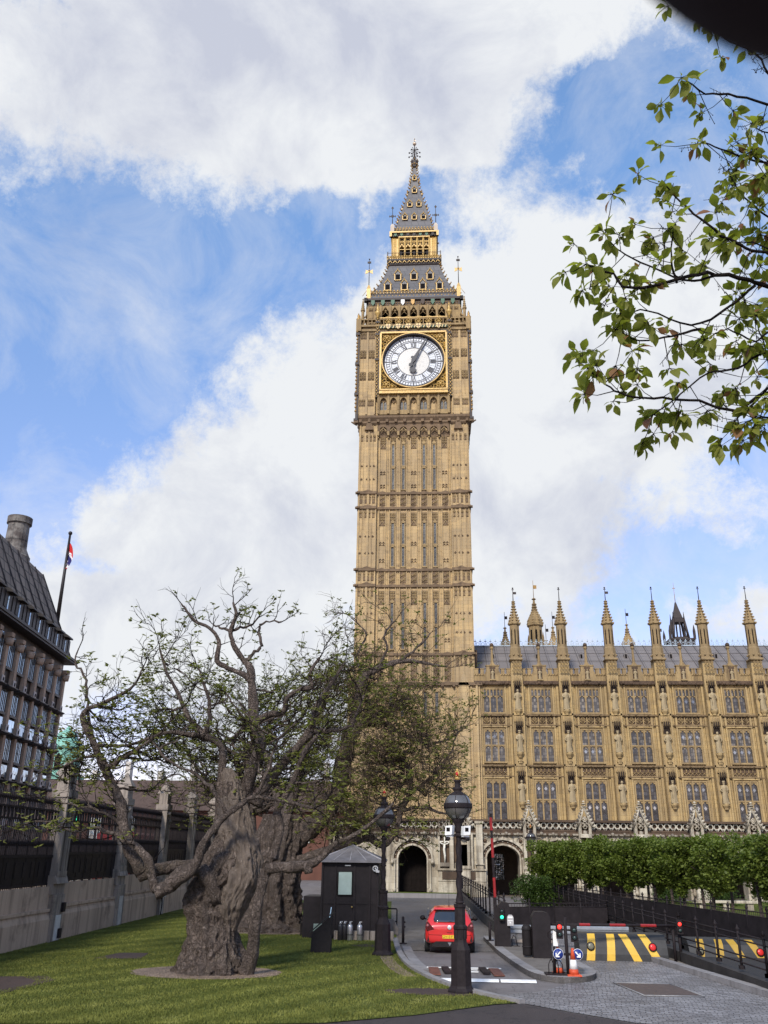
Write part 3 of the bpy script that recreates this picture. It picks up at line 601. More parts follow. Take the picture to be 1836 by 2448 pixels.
for k in range(48):
    if k % 4: spoke(km, 2 * math.pi * k / 48, 1.9, 2.6, .018, -.012)
NUM = {0: 'XII', 1: 'I', 2: 'II', 3: 'III', 4: 'IIII', 5: 'V', 6: 'VI', 7: 'VII', 8: 'VIII', 9: 'IX', 10: 'X', 11: 'XI'}
def numeral(m, txt, ang):
    wd = {'I': .17, 'V': .34, 'X': .36}; tot = sum(wd[c] for c in txt); x = -tot / 2
    d = Vector((math.sin(ang), 0, math.cos(ang))); n = Vector((math.cos(ang), 0, -math.sin(ang)))
    def st(x0, x1, r0=1.94, r1=2.55, w=.11):
        a, b = d * r0 + n * x0, d * r1 + n * x1; m.face([(p.x, -.022, p.z) for p in (a - n * w / 2, b - n * w / 2, b + n * w / 2, a + n * w / 2)])
    for c in txt:
        w = wd[c]
        if c == 'I': st(x + w / 2, x + w / 2, w=.12)
        elif c == 'V': st(x + w / 2, x + .05); st(x + w / 2, x + w - .05, w=.06)
        else: st(x + w - .05, x + .05); st(x + .05, x + w - .05, w=.06)
        x += w
for k, tx in NUM.items(): numeral(km, tx, 2 * math.pi * k / 12)
NUMM = plain('dark_blue_black_numerals', (.028, .028, .036), .5, .2, 5); MARKS = km.data('numerals', NUMM)
rm = MB(); n = 72; prof = [(3.42, .02), (3.44, -.32), (3.52, -.36), (3.60, -.36)]
def torus(m, prof, n=72):
    for (r0, y0), (r1, y1) in zip(prof[:-1], prof[1:]):
        for i in range(n):
            a, b = 2 * math.pi * i / n, 2 * math.pi * (i + 1) / n; m.face([(r0 * math.cos(a), y0, r0 * math.sin(a)), (r1 * math.cos(a), y1, r1 * math.sin(a)), (r1 * math.cos(b), y1, r1 * math.sin(b)), (r0 * math.cos(b), y0, r0 * math.sin(b))])
torus(rm, [(3.42, .02), (3.46, -.30)]); torus(rm, [(3.46, -.30), (3.55, -.32)])
rm.cm = 1; torus(rm, [(3.55, -.30), (3.58, -.38), (3.68, -.38), (3.72, -.26)])
RIM = rm.data('dial_rim', [DARKIRON, GOLD])
fm_ = MB(); H = 3.82
fm_.cm = 1  # square gilt frame
for s_ in (-1, 1):
    fm_.box(-H - .02, H + .02, -.36, .05, s_ * H - .11, s_ * H + .11); fm_.box(s_ * H - .11, s_ * H + .11, -.355, .05, -H + .1, H - .1)
fm_.cm = 0
for s_ in (-1, 1): # dark surround outside the gilding
    fm_.box(-4.06, 4.06, -.30, .05, s_ * 4.0 - .15, s_ * 4.0 + .09); fm_.box(s_ * 4.0 - .09, s_ * 4.0 + .09, -.295, .05, -3.86, 3.86)
fm_.cm = 2
for i in range(72):
    a, b = 2 * math.pi * i / 72, 2 * math.pi * (i + 1) / 72
    def edge(t_): k = H / max(abs(math.cos(t_)), abs(math.sin(t_))); return (k * math.cos(t_), -.02, k * math.sin(t_))
    fm_.face([(3.6 * math.cos(a), -.02, 3.6 * math.sin(a)), edge(a), edge(b), (3.6 * math.cos(b), -.02, 3.6 * math.sin(b))])
FRAME = fm_.data('dial_frame', [DARKIRON, GOLD, carved('gilt_spandrel_tracery', (.55, .33, .07), (.05, .035, .02), 2.2)])
spm = MB()
for sx in (-1, 1):
    for sz in (-1, 1):
        spm.ring(sx * 3.1, -.1, sz * 3.1, .42, .05, 12, 4); spm.ball((sx * 3.1, -.1, sz * 3.1), .2, 7, 5)
        for k in range(6): a = k * math.pi / 3; spm.ball((sx * 3.1 + .28 * math.cos(a), -.1, sz * 3.1 + .28 * math.sin(a)), .1, 6, 4)
        for d in (.55, .95): spm.ring(sx * (3.3), -.1, sz * (3.1 - d), .2, .04, 8, 3); spm.ring(sx * (3.1 - d), -.1, sz * 3.3, .2, .04, 8, 3)
        spm.tube([(sx * 2.55, -.1, sz * 2.55), (sx * 3.75, -.1, sz * 3.75)], .04, 4); spm.tube([(sx * 3.7, -.1, sz * 1.6), (sx * 2.9, -.1, sz * 2.5)], .04, 4); spm.tube([(sx * 1.6, -.1, sz * 3.7), (sx * 2.5, -.1, sz * 2.9)], .04, 4)
SPAN = spm.data('spandrel_ornament', GOLD)
def hand(L, w, back, head):
    m = MB(); pts = [(-w * .9, 0), (-w, .35), (-w * .55, L * .45), (-w * .42, L * .8), (-w * .25, L), (w * .25, L), (w * .42, L * .8), (w * .55, L * .45), (w, .35), (w * .9, 0)]
    if head: pts = [(-w, 0), (-w * 1.1, .4), (-w * .5, .7), (-w * .6, L * .55), (-w * 1.7, L * .70), (-w * 1.2, L * .82), (-w * .35, L * .86), (0, L), (w * .35, L * .86), (w * 1.2, L * .82), (w * 1.7, L * .70), (w * .6, L * .55), (w * .5, .7), (w * 1.1, .4), (w, 0)]
    pts += [(w * .55, -back * .45), (w * 1.25, -back * .75), (w * .9, -back), (-w * .9, -back), (-w * 1.25, -back * .75), (-w * .55, -back * .45)]
    m.prism(pts, -.05, .05); return m
MIN = hand(3.25, .2, .85, False).data('minute_hand', NUMM); HR = hand(1.75, .26, .62, True).data('hour_hand', NUMM)
for al in (0, 90):
    ck = face(al); link('dial', DIAL, ck, (0, .1, 0)); link('numerals', MARKS, ck, (0, .1, 0)); link('dial_rim', RIM, ck); link('dial_frame', FRAME, ck, (0, .1, 0)); link('spandrel_ornament', SPAN, ck, (0, .02, 0))
    h = link('minute_hand', MIN, ck, (0, -.22, 0)); h.rotation_euler = (0, R(27), 0); h = link('hour_hand', HR, ck, (0, -.11, 0)); h.rotation_euler = (0, R(182), 0)
# gilt inscription band: gothic lettering strokes under the dial
def insc(m):
    m.cm = 0; m.box(-3.95, 3.95, -6.82, -6.3, 51.95, 52.05); m.box(-3.95, 3.95, -6.82, -6.3, 52.38, 52.46); m.box(-3.9, 3.9, -6.74, -6.3, 52.05, 52.38)
    m.cm = 1; r = random.Random(4); x = -3.55
    for word in 'DOMINE SALVAM FAC REGINAM NOSTRAM VICTORIAM PRIMAM'.split():
        for ch in word:
            m.box(x, x + .03, -6.76, -6.7, 52.08, 52.35)
            if ch in 'MNAORDQVUGC': m.box(x + .08, x + .105, -6.76, -6.7, 52.08, 52.35)
            if ch in 'ELFDTRBPOSC': m.box(x + .03, x + .1, -6.76, -6.7, 52.30, 52.35)
            if ch in 'ELDOUSC': m.box(x + .03, x + .1, -6.76, -6.7, 52.08, 52.12)
            x += .145
        x += .12
sides(insc, 'inscription_band', [GOLD, GOLDD])
def strips(m, sx): # beaded gilt shaft beside the dial
    if True:
        m.cm = 1; m.box(sx * 4.22 - .16, sx * 4.22 + .16, -6.6, -6.3, 51.6, 62.2); m.cm = 0
        for k in range(46):
            z = 51.7 + k * .23
            if k % 2: m.ball((sx * 4.22, -6.62, z), .12, 6, 4)
            else:
                for dx in (-.13, .13): m.ball((sx * 4.22 + dx, -6.6, z), .085, 5, 4)
        for z in (56.5, 59.9, 61.6): m.cm = 1; m.box(sx * 4.22 - .24, sx * 4.22 + .24, -6.74, -6.3, z - .12, z + .12)
        m.cm = 0; m.lathe(sx * 4.22, -6.55, [(.2, 62.2), (.12, 62.5), (.32, 62.75), (.36, 63.0), (.14, 63.3), (.2, 63.5), (.05, 63.8), (.1, 63.95), (.02, 64.3)], 8)
for sx_ in (-1, 1): sides(lambda m: strips(m, sx_), 'gilt_shaft', [GOLD, DARKIRON])
def corner_strip(m):
    for k in range(50):
        z = 49.6 + k * .25; a = k % 2
        m.cm = 0; m.ball((-6.52 - .06 * a, -6.52 - .06 * a, z), .11 + .03 * a, 6, 4)
    m.cm = 1; m.box(-6.6, -6.3, -6.6, -6.3, 48.6, 61.9)
    for z in (52, 56, 60, 48.7): m.box(-6.75, -6.3, -6.75, -6.3, z - .15, z + .15)
    m.cm = 0; m.lathe(-6.5, -6.5, [(.18, 61.9), (.3, 62.1), (.12, 62.4), (.16, 62.6), (.02, 63.0)], 7)
sides(corner_strip, 'corner_ornament', [GOLDD, DARKIRON], (0, 90))
# gallery over the dial: coloured shields and balustrade
def gallery(m):
    m.cm = 0; m.box(-6.5, 6.5, -6.55, -6.0, 60.45, 60.75); m.box(-6.6, 6.6, -6.7, -6.0, 61.0, 61.25); m.box(-6.45, 6.45, -6.5, -6.0, 62.05, 62.2); m.box(-6.45, -4.3, -6.45, -6.0, 60.7, 61.0); m.box(4.3, 6.45, -6.45, -6.0, 60.7, 61.0)
    for i in range(28):
        x = -6.3 + i * .4667; m.cbox(x, -6.42, 61.25, .10, .12, .82)
    for sx in (-1, 1): m.cbox(sx * 6.4, -6.5, 60.4, .5, .5, 1.7)
    m.cm = 2; m.box(-4.0, 4.0, -6.78, -6.6, 60.68, 60.98)
    m.cm = 3
    for k in range(22): m.prism([(-3.9 + k * .36, 60.66), (-3.8 + k * .36, 60.66), (-3.68 + k * .36, 61.0), (-3.78 + k * .36, 61.0)], -6.80, -6.78)
    for k in range(6):
        x = -2.95 + k * 1.18; m.cm = 3; m.prism([(x - .27, 61.15), (x + .27, 61.15), (x + .27, 60.75), (x, 60.45), (x - .27, 60.75)], -6.9, -6.79); m.cm = 4; m.box(x - .035, x + .035, -6.92, -6.89, 60.5, 61.14); m.box(x - .26, x + .26, -6.92, -6.89, 60.83, 60.9)
        m.cm = 1
        for q in ((0, .33), (.3, 0), (0, -.33), (-.3, 0)): pass
        P = [(x, 61.28), (x + .4, 61.68), (x, 62.1), (x - .4, 61.68)]
        for a, b in zip(P, P[1:] + P[:1]): m.tube([(a[0], -6.55, a[1]), (b[0], -6.55, b[1])], .05, 4)
        quat(m, x, 61.68, .18, -6.55, .04); m.tube([(x - .55, -6.5, 62.22), (x, -6.5, 62.48), (x + .55, -6.5, 62.22)], .06, 4)
    m.box(-4.0, 4.0, -6.56, -6.45, 62.2, 62.3); m.box(-4.0, 4.0, -6.56, -6.45, 61.27, 61.34)
sides(gallery, 'gallery', [STONE2, GOLD, plain('deep_green_band', (.022, .045, .022), .6), plain('cream_enamel', (.62, .46, .18), .4, .1, 3), plain('red_enamel', (.12, .03, .02), .4, .2, 3)])
# belfry
m = MB(); m.cm = 1; m.box(-4.4, 4.4, -4.4, 4.4, 60.5, 64.3); m.cm = 0
def bel(m):
    for i in range(7):
        c = -3.36 + 1.12 * i; arch_cell(m, c - .56, c + .56, c - .41, c + .41, 61.2, 63.4, 64.2, 64.5, -5.72, .9); m.cbox(c - .56, -5.8, 61.2, .2, .2, 3.3); chev(m, c, 63.75, .4, .7, -5.8, .08)
        quat(m, c, 63.85, .13, -5.65); m.tube([(c - .34, -5.6, 63.3), (c, -5.6, 63.7), (c + .34, -5.6, 63.3)], .05, 4)
    m.cbox(-3.36 + 6.5 * 1.12, -5.8, 61.2, .2, .2, 3.3)
    for sx in (-1, 1): m.box(min(sx * 3.92, sx * 5.55), max(sx * 3.92, sx * 5.55), -5.72, -4.5, 60.6, 64.5)
b0 = MB(); bel(b0)
for a in (0, 90, 180, -90): m.xf(Matrix.Rotation(R(a), 4, 'Z'), b0)
m.build('belfry', [STONE2, DARK], T)
def belp(m, x, z): m.cm = 0; m.box(x - .25, x + .25, -5.76, -5.7, z - .22, z + .22); m.cm = 1; quat(m, x, z, .17, -5.8); m.tube([(x - .22, -5.78, z - .2), (x + .22, -5.78, z + .2)], .03, 4)
for x_ in (-5.1, -4.4, 4.4, 5.1):
    for z_ in (64.0, 62.6, 61.9): sides(lambda m: belp(m, x_, z_), 'belfry_panel', [TSOOT, STONE2], (0, 90))
pm = MB()
pm.oct(0, 0, [(.24, 0), (.24, .3), (.17, .4), (.17, 2.2), (.26, 2.3), (.26, 2.45), (.16, 2.6), (.05, 3.9), (.09, 3.98), (.02, 4.1)])
for k in range(4): pm.sq(0, 0, [(.05, 2.6 + .3 * k), (.2 - .03 * k, 2.68 + .3 * k), (.05, 2.76 + .3 * k)])
PIN = pm.data('pinnacle', STONE2)
fb = MB()
for sx in (-1, 1):
    for sy in (-1, 1):
        link('pinnacle', PIN, T, (sx * 6.05, sy * 6.05, 61.3))
        fb.tube([(sx * 6.0, sy * 6.0, 62.6), (sx * 5.7, sy * 5.7, 63.1), (sx * 5.5, sy * 5.5, 63.9)], .1, 5); fb.tube([(sx * 6.0, sy * 6.0, 61.8), (sx * 5.5, sy * 5.5, 62.6)], .08, 5)
fb.build('flying_strut', STONE2, T)
def eave(m):
    m.cm = 0; m.box(-5.65, 5.65, -5.65, -5.0, 64.3, 64.5); m.box(-5.7, 5.7, -5.75, -5.0, 65.35, 65.65); m.cm = 2; m.box(-5.55, 5.55, -5.55, -5.0, 64.5, 65.35)
    r = random.Random(7)
    for k in range(40):
        x = -5.3 + k * .27; m.cm = 1
        for z in (64.7, 65.0): m.ball((x + r.uniform(-.03, .03), -5.58, z), .08, 5, 3)
    for k in range(9): x = -4.9 + k * 1.2; m.cm = [3, 3, 3, 4, 1, 2, 3, 3, 3][k]; m.prism([(x - .22, 65.35), (x + .22, 65.35), (x + .22, 64.9), (x, 64.55), (x - .22, 64.9)], -5.75, -5.56)
    for sx in (-1, 1): m.cm = 0; m.cbox(sx * 5.75, -5.75, 65.1, .4, .4, .5)
sides(eave, 'eaves_cornice', [DARKIRON, GOLDD, plain('dark_eaves', (.05, .028, .015), .6), GREENP, WHITEP], (0, 90, -90, 180))
rf = MB(); rf.sq(0, 0, [(5.7, 65.6), (5.55, 66.0), (4.85, 67.2), (4.05, 69.2), (3.5, 71.0), (3.15, 72.3)]); rf.build('lower_roof', SLATE, T)
def crest(m, hw, z, step, h, y=None):
    n = int(2 * hw / step); y = -hw if y is None else y
    for i in range(n + 1):
        x = -hw + i * 2 * hw / n; m.cm = 0; m.ball((x, y, z + h * .62), h * .2, 5, 4); m.cbox(x, y, z, .07, .07, h * .6)
        if i < n: m.cm = 0; m.ball((x + hw / n, y, z + h * .3), h * .15, 5, 4)
    m.cm = 1; m.box(-hw, hw, y - .06, y + .06, z - .08, z + .1)
sides(lambda m: (crest(m, 5.5, 65.75, .42, .5), crest(m, 5.35, 66.45, .42, .75, -5.3)), 'gilt_cresting', [GOLD, DARKIRON], (0, 90, -90))
def crock(m, prof, n):
    for i in range(n):
        t_ = i / (n - 1) * (len(prof) - 1); j = min(int(t_), len(prof) - 2); f_ = t_ - j; hw = prof[j][0] * (1 - f_) + prof[j + 1][0] * f_; z = prof[j][1] * (1 - f_) + prof[j + 1][1] * f_
        for sx in (-1, 1): m.ball((sx * (hw + .08), -hw - .08, z), .13, 5, 4); m.ball((sx * (hw + .2), -hw - .2, z + .12), .09, 5, 3)
m = MB(); crock(m, [(5.5, 66.0), (4.85, 67.2), (4.05, 69.2), (3.5, 71.0), (3.15, 72.3)], 11); crock(m, [(2.45, 78.6), (1.95, 80.8), (1.41, 83.35), (.68, 86.4), (.42, 88.6), (.22, 90.7)], 20); m.build('roof_crocket', GOLDD, T)
def dormer(w, h):
    m = MB(); m.cm = 1; m.box(-w * .62, w * .62, 0, .5, 0, h * .55); m.cm = 2; m.box(-w * .42, w * .42, -.02, .01, .05, h * .5); m.cm = 0
    for s_ in (-1, 1): m.cbox(s_ * w * .62, -.03, -.05, .1, .14, h * .6); m.tube([(s_ * w * .85, -.05, h * .5), (0, -.05, h)], .06, 4); m.ball((s_ * w * .85, -.05, h * .52), .07, 5, 3); m.ball((s_ * w * .45, -.06, h * .78), .07, 5, 3)
    m.cm = 1; m.prism([(-w * .8, h * .5), (w * .8, h * .5), (0, h * .97)], 0, .6); m.cm = 0; m.ball((0, -.05, h * 1.06), .09, 5, 4); m.box(-w * .55, w * .55, -.06, .02, -.06, .03); return m.data('dormer', [GOLD, SLATE, DARK])
DB, DS = dormer(.62, 1.55), dormer(.48, 1.0)
def dorm(me, x, z, hw):
    for a in (0, 90, -90): link('dormer', me, T, Matrix.Rotation(R(a), 4, 'Z') @ Vector((x, -hw - .12, z)), R(a))
for x in (-2.0, 0, 2.0): dorm(DB, x, 69.4, 3.98)
for x in (-3.2, -1.15, 1.1, 3.15): dorm(DB, x, 67.35, 4.78)
for x in (-1.22, 0, 1.2): dorm(DS, x, 80.3, 2.06)
for x in (-.6, .6): dorm(DS, x, 82.9, 1.5)
dorm(DS, 0, 85.8, .84); dorm(dormer(.36, .8), 0, 88.3, .46)
m = MB(); m.sq(0, 0, [(3.1, 72.1), (3.3, 72.4), (3.25, 72.75), (3.4, 72.9), (3.4, 73.05)]); m.build('balcony', DARKIRON, T)
def balr(m):
    m.cm = 1; crest(m, 3.3, 73.05, .3, .75, -3.35)
    for i in range(5): m.cm = 1; m.cbox(-3.3 + i * 1.65, -3.38, 73, .06, .06, 1.3)
    m.cm = 1; m.box(-3.3, 3.3, -3.4, -3.36, 74.05, 74.1); m.cm = 0
    for i in range(11): chev(m, -3.0 + i * .6, 72.55, .26, .35, -3.45, .08)
sides(balr, 'balcony_railing', [GOLD, DARKIRON], (0, 90, -90))
m = MB(); m.cm = 1; m.box(-2.3, 2.3, -2.3, 2.3, 73, 77); m.cm = 0
def lant(m):
    for i in range(5):
        c = -1.56 + .78 * i; m.cm = 0; arch_cell(m, c - .39, c + .39, c - .27, c + .27, 73.0, 75.1, 75.6, 76.9, -2.75, .4); m.tube([(c - .39, -2.85, 73), (c - .39, -2.85, 76.9)], .1, 6); chev(m, c, 75.35, .3, .5, -2.85, .07)
        m.cm = 1; m.prism([(c - .25, 75.75), (c - .1, 75.75), (c - .2, 76.5)], -2.78, -2.74); m.prism([(c + .25, 75.75), (c + .1, 75.75), (c + .2, 76.5)], -2.78, -2.74); m.box(c - .24, c + .24, -2.78, -2.74, 76.45, 76.75); m.cm = 0; quat(m, c, 76.2, .2, -2.82, .045); m.box(c - .38, c + .38, -2.82, -2.7, 75.0, 75.08)
    m.cm = 0; m.tube([(1.95, -2.85, 73), (1.95, -2.85, 76.9)], .1, 6)
    for sx in (-1, 1):
        m.box(min(sx * 1.95, sx * 2.8), max(sx * 1.95, sx * 2.8), -2.72, -2.0, 73, 76.9)
        for x in (2.35, 2.55, 2.82): m.tube([(sx * x, -2.78, 73), (sx * x, -2.78, 76.9)], .09, 6)
        for k in range(10): m.ball((sx * 2.15, -2.76, 75.2 + .17 * k), .06, 5, 3)
b0 = MB(); lant(b0)
for a in (0, 90, 180, -90): m.xf(Matrix.Rotation(R(a), 4, 'Z'), b0)
m.build('lantern', [GOLD, DARK], T)
def lcor(m):
    m.cm = 0; m.box(-2.95, 2.95, -2.95, -2.0, 76.85, 77.0); m.box(-3.05, 3.05, -3.05, -2.0, 77.55, 77.75); m.cm = 2; m.box(-2.8, 2.8, -2.82, -2.0, 77.0, 77.55)
    for k in range(7): x = -2.4 + .8 * k; m.cm = [3, 3, 1, 1, 3, 3, 1][k]; m.prism([(x - .18, 77.5), (x + .18, 77.5), (x + .18, 77.25), (x, 77.02), (x - .18, 77.25)], -2.95, -2.83); m.cm = 1; m.ball((x + .4, -2.86, 77.25), .12, 5, 4)
    crest(m, 2.6, 77.8, .36, .55, -2.75); crest(m, 2.5, 78.25, .36, .6, -2.6)
    for sx in (-1, 1): m.cm = 0; m.cbox(sx * 3.0, -3.0, 76.9, .3, .3, .8)
sides(lcor, 'lantern_cornice', [GOLD, DARKIRON, plain('dark_frieze', (.05, .04, .02), .6), GREENP], (0, 90, -90))
rf = MB(); rf.sq(0, 0, [(2.75, 77.6), (2.6, 78.3), (2.45, 78.6), (1.95, 80.8), (1.41, 83.35), (.68, 86.4), (.42, 88.6), (.22, 90.8)]); rf.build('spire', SLATE, T)
m = MB(); m.cm = 1; m.oct(0, 0, [(.25, 90.7), (.4, 90.9), (.46, 91.6), (.5, 91.9), (.3, 92.0), (.1, 92.2)]); m.cm = 0
for k in range(8): a = k * math.pi / 4; m.ball((.46 * math.cos(a), .46 * math.sin(a), 91.3), .14, 5, 4); m.ball((.5 * math.cos(a), .5 * math.sin(a), 92.1), .1, 5, 4)
m.cm = 1; m.tube([(0, 0, 92), (0, 0, 96.1)], [.12, .03], 6); m.lathe(0, 0, [(.08, 92.2), (.2, 92.5), (.16, 92.8), (.07, 93.0)], 8); m.cm = 2
m.ball((0, 0, 95.2), .27, 10, 7); m.ball((0, 0, 96.1), .09, 6, 4); m.box(-.15, .15, -.03, .03, 95.75, 95.82)
m.cm = 1
for k in range(6):
    a = k * math.pi / 3; ca, sa = math.cos(a), math.sin(a)
    for z, r, b in ((92.85, .75, .12), (93.6, .72, .12)): m.tube([(0, 0, z + .4), (r * .5 * ca, r * .5 * sa, z + .28), (r * ca, r * sa, z)], .03, 4); m.ball((r * ca, r * sa, z), b, 6, 5)
    m.tube([(0, 0, 94.0), (.5 * ca, .5 * sa, 94.1)], .025, 4); m.ball((.5 * ca, .5 * sa, 94.12), .07, 5, 4)
m.build('finial', [GOLDD, DARKIRON, plain('pale_gilding', (.62, .48, .34), .4, .2, 5, .3)], T)
def cfin(h, gold):
    m = MB(); m.cm = 0; m.sq(0, 0, [(.24, 0), (.24, h * .25), (.12, h * .33), (.05, h * .36)]); m.cm = 1; m.tube([(0, 0, h * .3), (0, 0, h)], [.055, .03], 5)
    if gold:
        m.cm = 0; m.ball((0, 0, h * .72), .13, 6, 4)
        for s_ in (-1, 1): m.prism([(0, h * .70), (s_ * .42, h * .74), (s_ * .46, h * .64), (s_ * .15, h * .66)], -.03, .03); m.tube([(s_ * .0, 0, h * .3), (s_ * .75, 0, h * .1)], .03, 4)
        m.cm = 1; m.box(-.22, .22, -.06, .06, h * .9, h * .94); m.ball((0, 0, h), .1, 5, 4)
    else:
        for z in (.66, .98): m.prism([(-.16, h * z), (0, h * (z + .06)), (.16, h * z), (0, h * (z - .06))], -.03, .03)
        for s_ in (-1, 1): m.prism([(s_ * .22, h * .66), (s_ * .38, h * .7), (s_ * .44, h * .66), (s_ * .38, h * .62)], -.03, .03)
        m.ring(0, 0, h * .66, .2, .03, 8, 4)
    return m.data('corner_finial', [GOLD if gold else plain('pale_stonework', (.5, .42, .33), .7), DARKIRON])
F1, F2 = cfin(6.0, True), cfin(4.2, False)
for sx in (-1, 1):
    for sy in (-1, 1): link('corner_finial', F1, T, (sx * 5.45, sy * 5.45, 65.6)); link('corner_finial', F2, T, (sx * 2.8, sy * 2.8, 77.6))
# ------------------------------------------------------------------ the palace wing
PX0, PY = 7.83, 86.8; BAY = 4.68
P_ = thing('palace_building', 'long honey stone gothic palace wing with three rows of traceried windows and grey lead roof', 'palace', (20, PY, 0))
def pl_(n, mb, mats): return mb.build(n, mats, P_, (-20, -PY, 0))
NB = 9
X0, X1 = 3.6, PX0 + BAY * (NB - 1) + 1
m = MB(); m.box(X0, X1, PY, PY + 14, 0, 20.0)
pl_('wall', m, PSTONE)
# plain piers either side of every window, string courses, frieze panels
m = MB()
for k in range(-1, NB - 1):
    wc = PX0 + BAY * (k + .5)
    if wc < 5: continue
    for sx in (-1, 1):
        for d, w, pr in ((1.18, .16, .16), (1.42, .07, .1), (1.62, .22, .2)): m.cbox(wc + sx * d, PY - pr / 2, 5.5, w, pr, 13.7)
        for z0, z1 in ((6.3, 10.1), (11.6, 14.85), (16.3, 19.1)): m.prism([(wc + sx * 1.5 - .0, z1), (wc + sx * 1.5 + .22 * sx, z1), (wc + sx * 1.5 + .11 * sx, z1 - .5)], PY - .08, PY)
    for z in (10.2, 15.0): m.box(wc - 1.25, wc + 1.25, PY - .2, PY, z - .08, z + .06)
pl_('wall_moulding', m, PSTONE)
m = MB()
for z, h, pr in ((11.3, .16, .3), (16.08, .16, .3), (10.32, .1, .22), (15.1, .1, .22)):
    m.box(X0, X1, PY - pr, PY, z - h / 2, z + h / 2)
    for i in range(int((X1 - X0) / 1.17)): m.ball((X0 + .4 + i * 1.17, PY - pr, z), .1, 5, 4)
pl_('string_course', m, plain('string_course_stone', (.17, .115, .06), .9, .5, 4))
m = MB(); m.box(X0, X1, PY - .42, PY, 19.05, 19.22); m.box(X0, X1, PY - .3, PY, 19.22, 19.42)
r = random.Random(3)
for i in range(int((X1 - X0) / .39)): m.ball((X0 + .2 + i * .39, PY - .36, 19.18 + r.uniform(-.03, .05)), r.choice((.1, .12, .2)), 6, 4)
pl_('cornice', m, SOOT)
def bandpanel(style):
    m = MB(); m.cm = 0; m.box(-1.12, 1.12, -.05, .02, 0, .78); m.cm = 1
    for i in range(3):
        x = -.74 + .74 * i
        if style:
            Q = [(x, .05), (x + .32, .39), (x, .73), (x - .32, .39)]
            for a, b in zip(Q, Q[1:] + Q[:1]): m.tube([(a[0], -.1, a[1]), (b[0], -.1, b[1])], .045, 4)
            m.ring(x, -.1, .39, .15, .04, 8, 3); m.ball((x, -.1, .39), .07, 5, 4)
        else:
            for dx in (-.18, .18): m.ring(x + dx, -.1, .5, .22, .045, 9, 3); m.tube([(x + dx - .2, -.1, 0), (x + dx, -.1, .28), (x + dx + .2, -.1, 0)], .045, 4)
            m.ball((x, -.1, .5), .08, 5, 4)
    for x in (-1.12, 1.12): m.cbox(x, -.07, -.03, .1, .14, .84)
    if style:
        for x in (-.37, .37): m.cbox(x, -.07, 0, .09, .14, .8)
    m.box(-1.15, 1.15, -.14, .02, -.06, .02); m.box(-1.15, 1.15, -.14, .02, .76, .84); return m.data('carved_panel', [SOOT, STONE2])
def sidepanel():
    m = MB(); m.cm = 0; m.box(-.2, .2, -.04, .02, 0, .78); m.cm = 1
    for z in (.2, .56): quat(m, 0, z, .16, -.07, .04)
    for x in (-.22, .22): m.cbox(x, -.05, 0, .06, .1, .8)
    return m.data('carved_panel', [SOOT, STONE2])
B1, B2, SPN = bandpanel(0), bandpanel(1), sidepanel()
# windows: leaded glass, stone tracery
def window(z0, z1, trans, heads):
    """three lights 2.03 wide; heads: z of light springing per row"""
    w = 1.0; g = MB(); g.box(-w, w, .10, .13, z0, z1)
    f = MB()
    for x in (-w, -w / 3, w / 3, w): f.cbox(x, .04, z0, .13, .16, z1 - z0)
    f.box(-w - .05, w + .05, -.03, .12, z1 - .07, z1 + .05); f.box(-w - .12, w + .12, -.16, .1, z0 - .16, z0)
    if trans: f.box(-w, w, -.03, .11, trans - .06, trans + .06)
    for (za, zt) in heads:
        for i in range(3):
            c = -w * 2 / 3 + i * w * 2 / 3; arch_cell(f, c - w / 3, c + w / 3, c - w / 3 + .08, c + w / 3 - .08, za, za, za + .34, zt, .02, .09)
            for dx in (-.13, .13): f.ball((c + dx, .03, za + .22), .055, 5, 4)
    return g, f
def topwindow():
    g, f = window(16.35, 18.72, None, [(17.65, 17.98)])
    w = 1.0
    for i in range(3):
        c = -w * 2 / 3 + i * w * 2 / 3
        for dx in (-w / 6, w / 6): arch_cell(f, c + dx - w / 6, c + dx + w / 6, c + dx - w / 6 + .05, c + dx + w / 6 - .05, 18.3, 18.4, 18.58, 18.7, .02, .09)
        f.cbox(c, .04, 17.95, .07, .12, .75)
    return g, f
WIN = [window(6.35, 9.98, 8.22, [(7.78, 8.16), (9.5, 9.92)]), window(11.68, 14.75, 13.2, [(12.86, 13.14), (14.3, 14.7)]), topwindow()]
dia = NT('leaded_glass_dark')
LEADD = glazing('leaded_glass_dim', .20, .3, (.04, .034, .032), (.16, .145, .135), rough=.25, metal=.12)
WD = [(g.data('window', LEADD if i == 0 else LEADED), f.data('tracery', STONE2)) for i, (g, f) in enumerate(WIN)]
lz = MB() # diamond quarries at the head of each light
for i in range(3):
    c = -2 / 3 + i * 2 / 3
    Q = [(c, -.19), (c + .15, 0), (c, .19), (c - .15, 0)]; lz.face([(q[0], .09, q[1]) for q in Q])
QB = lz.data('diamond_quarry', glazing('diamond_quarry_glass', 3, 3, (.28, .28, .28), (.55, .53, .5), metal=.6, msz=.001)); QD = QB
rr = random.Random(11)
for k in range(-1, NB - 1):
    wc = PX0 + BAY * (k + .5) - 20
    if wc + 20 < 5: continue
    for j in range(3):
        w = link('window', WD[j][0], P_, (wc, -.14, 0)); link('tracery', WD[j][1], w)
        for z in ([[7.55, 9.22], [12.65, 14.05], [17.42]][j]):
            if rr.random() < (.5 if j else .3): link('diamond_quarry', QB, w, (0, 0, z))
    link('carved_panel', B1, P_, (wc, 0, 10.42)); link('carved_panel', B2, P_, (wc, 0, 15.2))
    for sx in (-1, 1):
        for z in (10.42, 15.2): link('carved_panel', SPN, P_, (wc + sx * 1.5, 0, z))
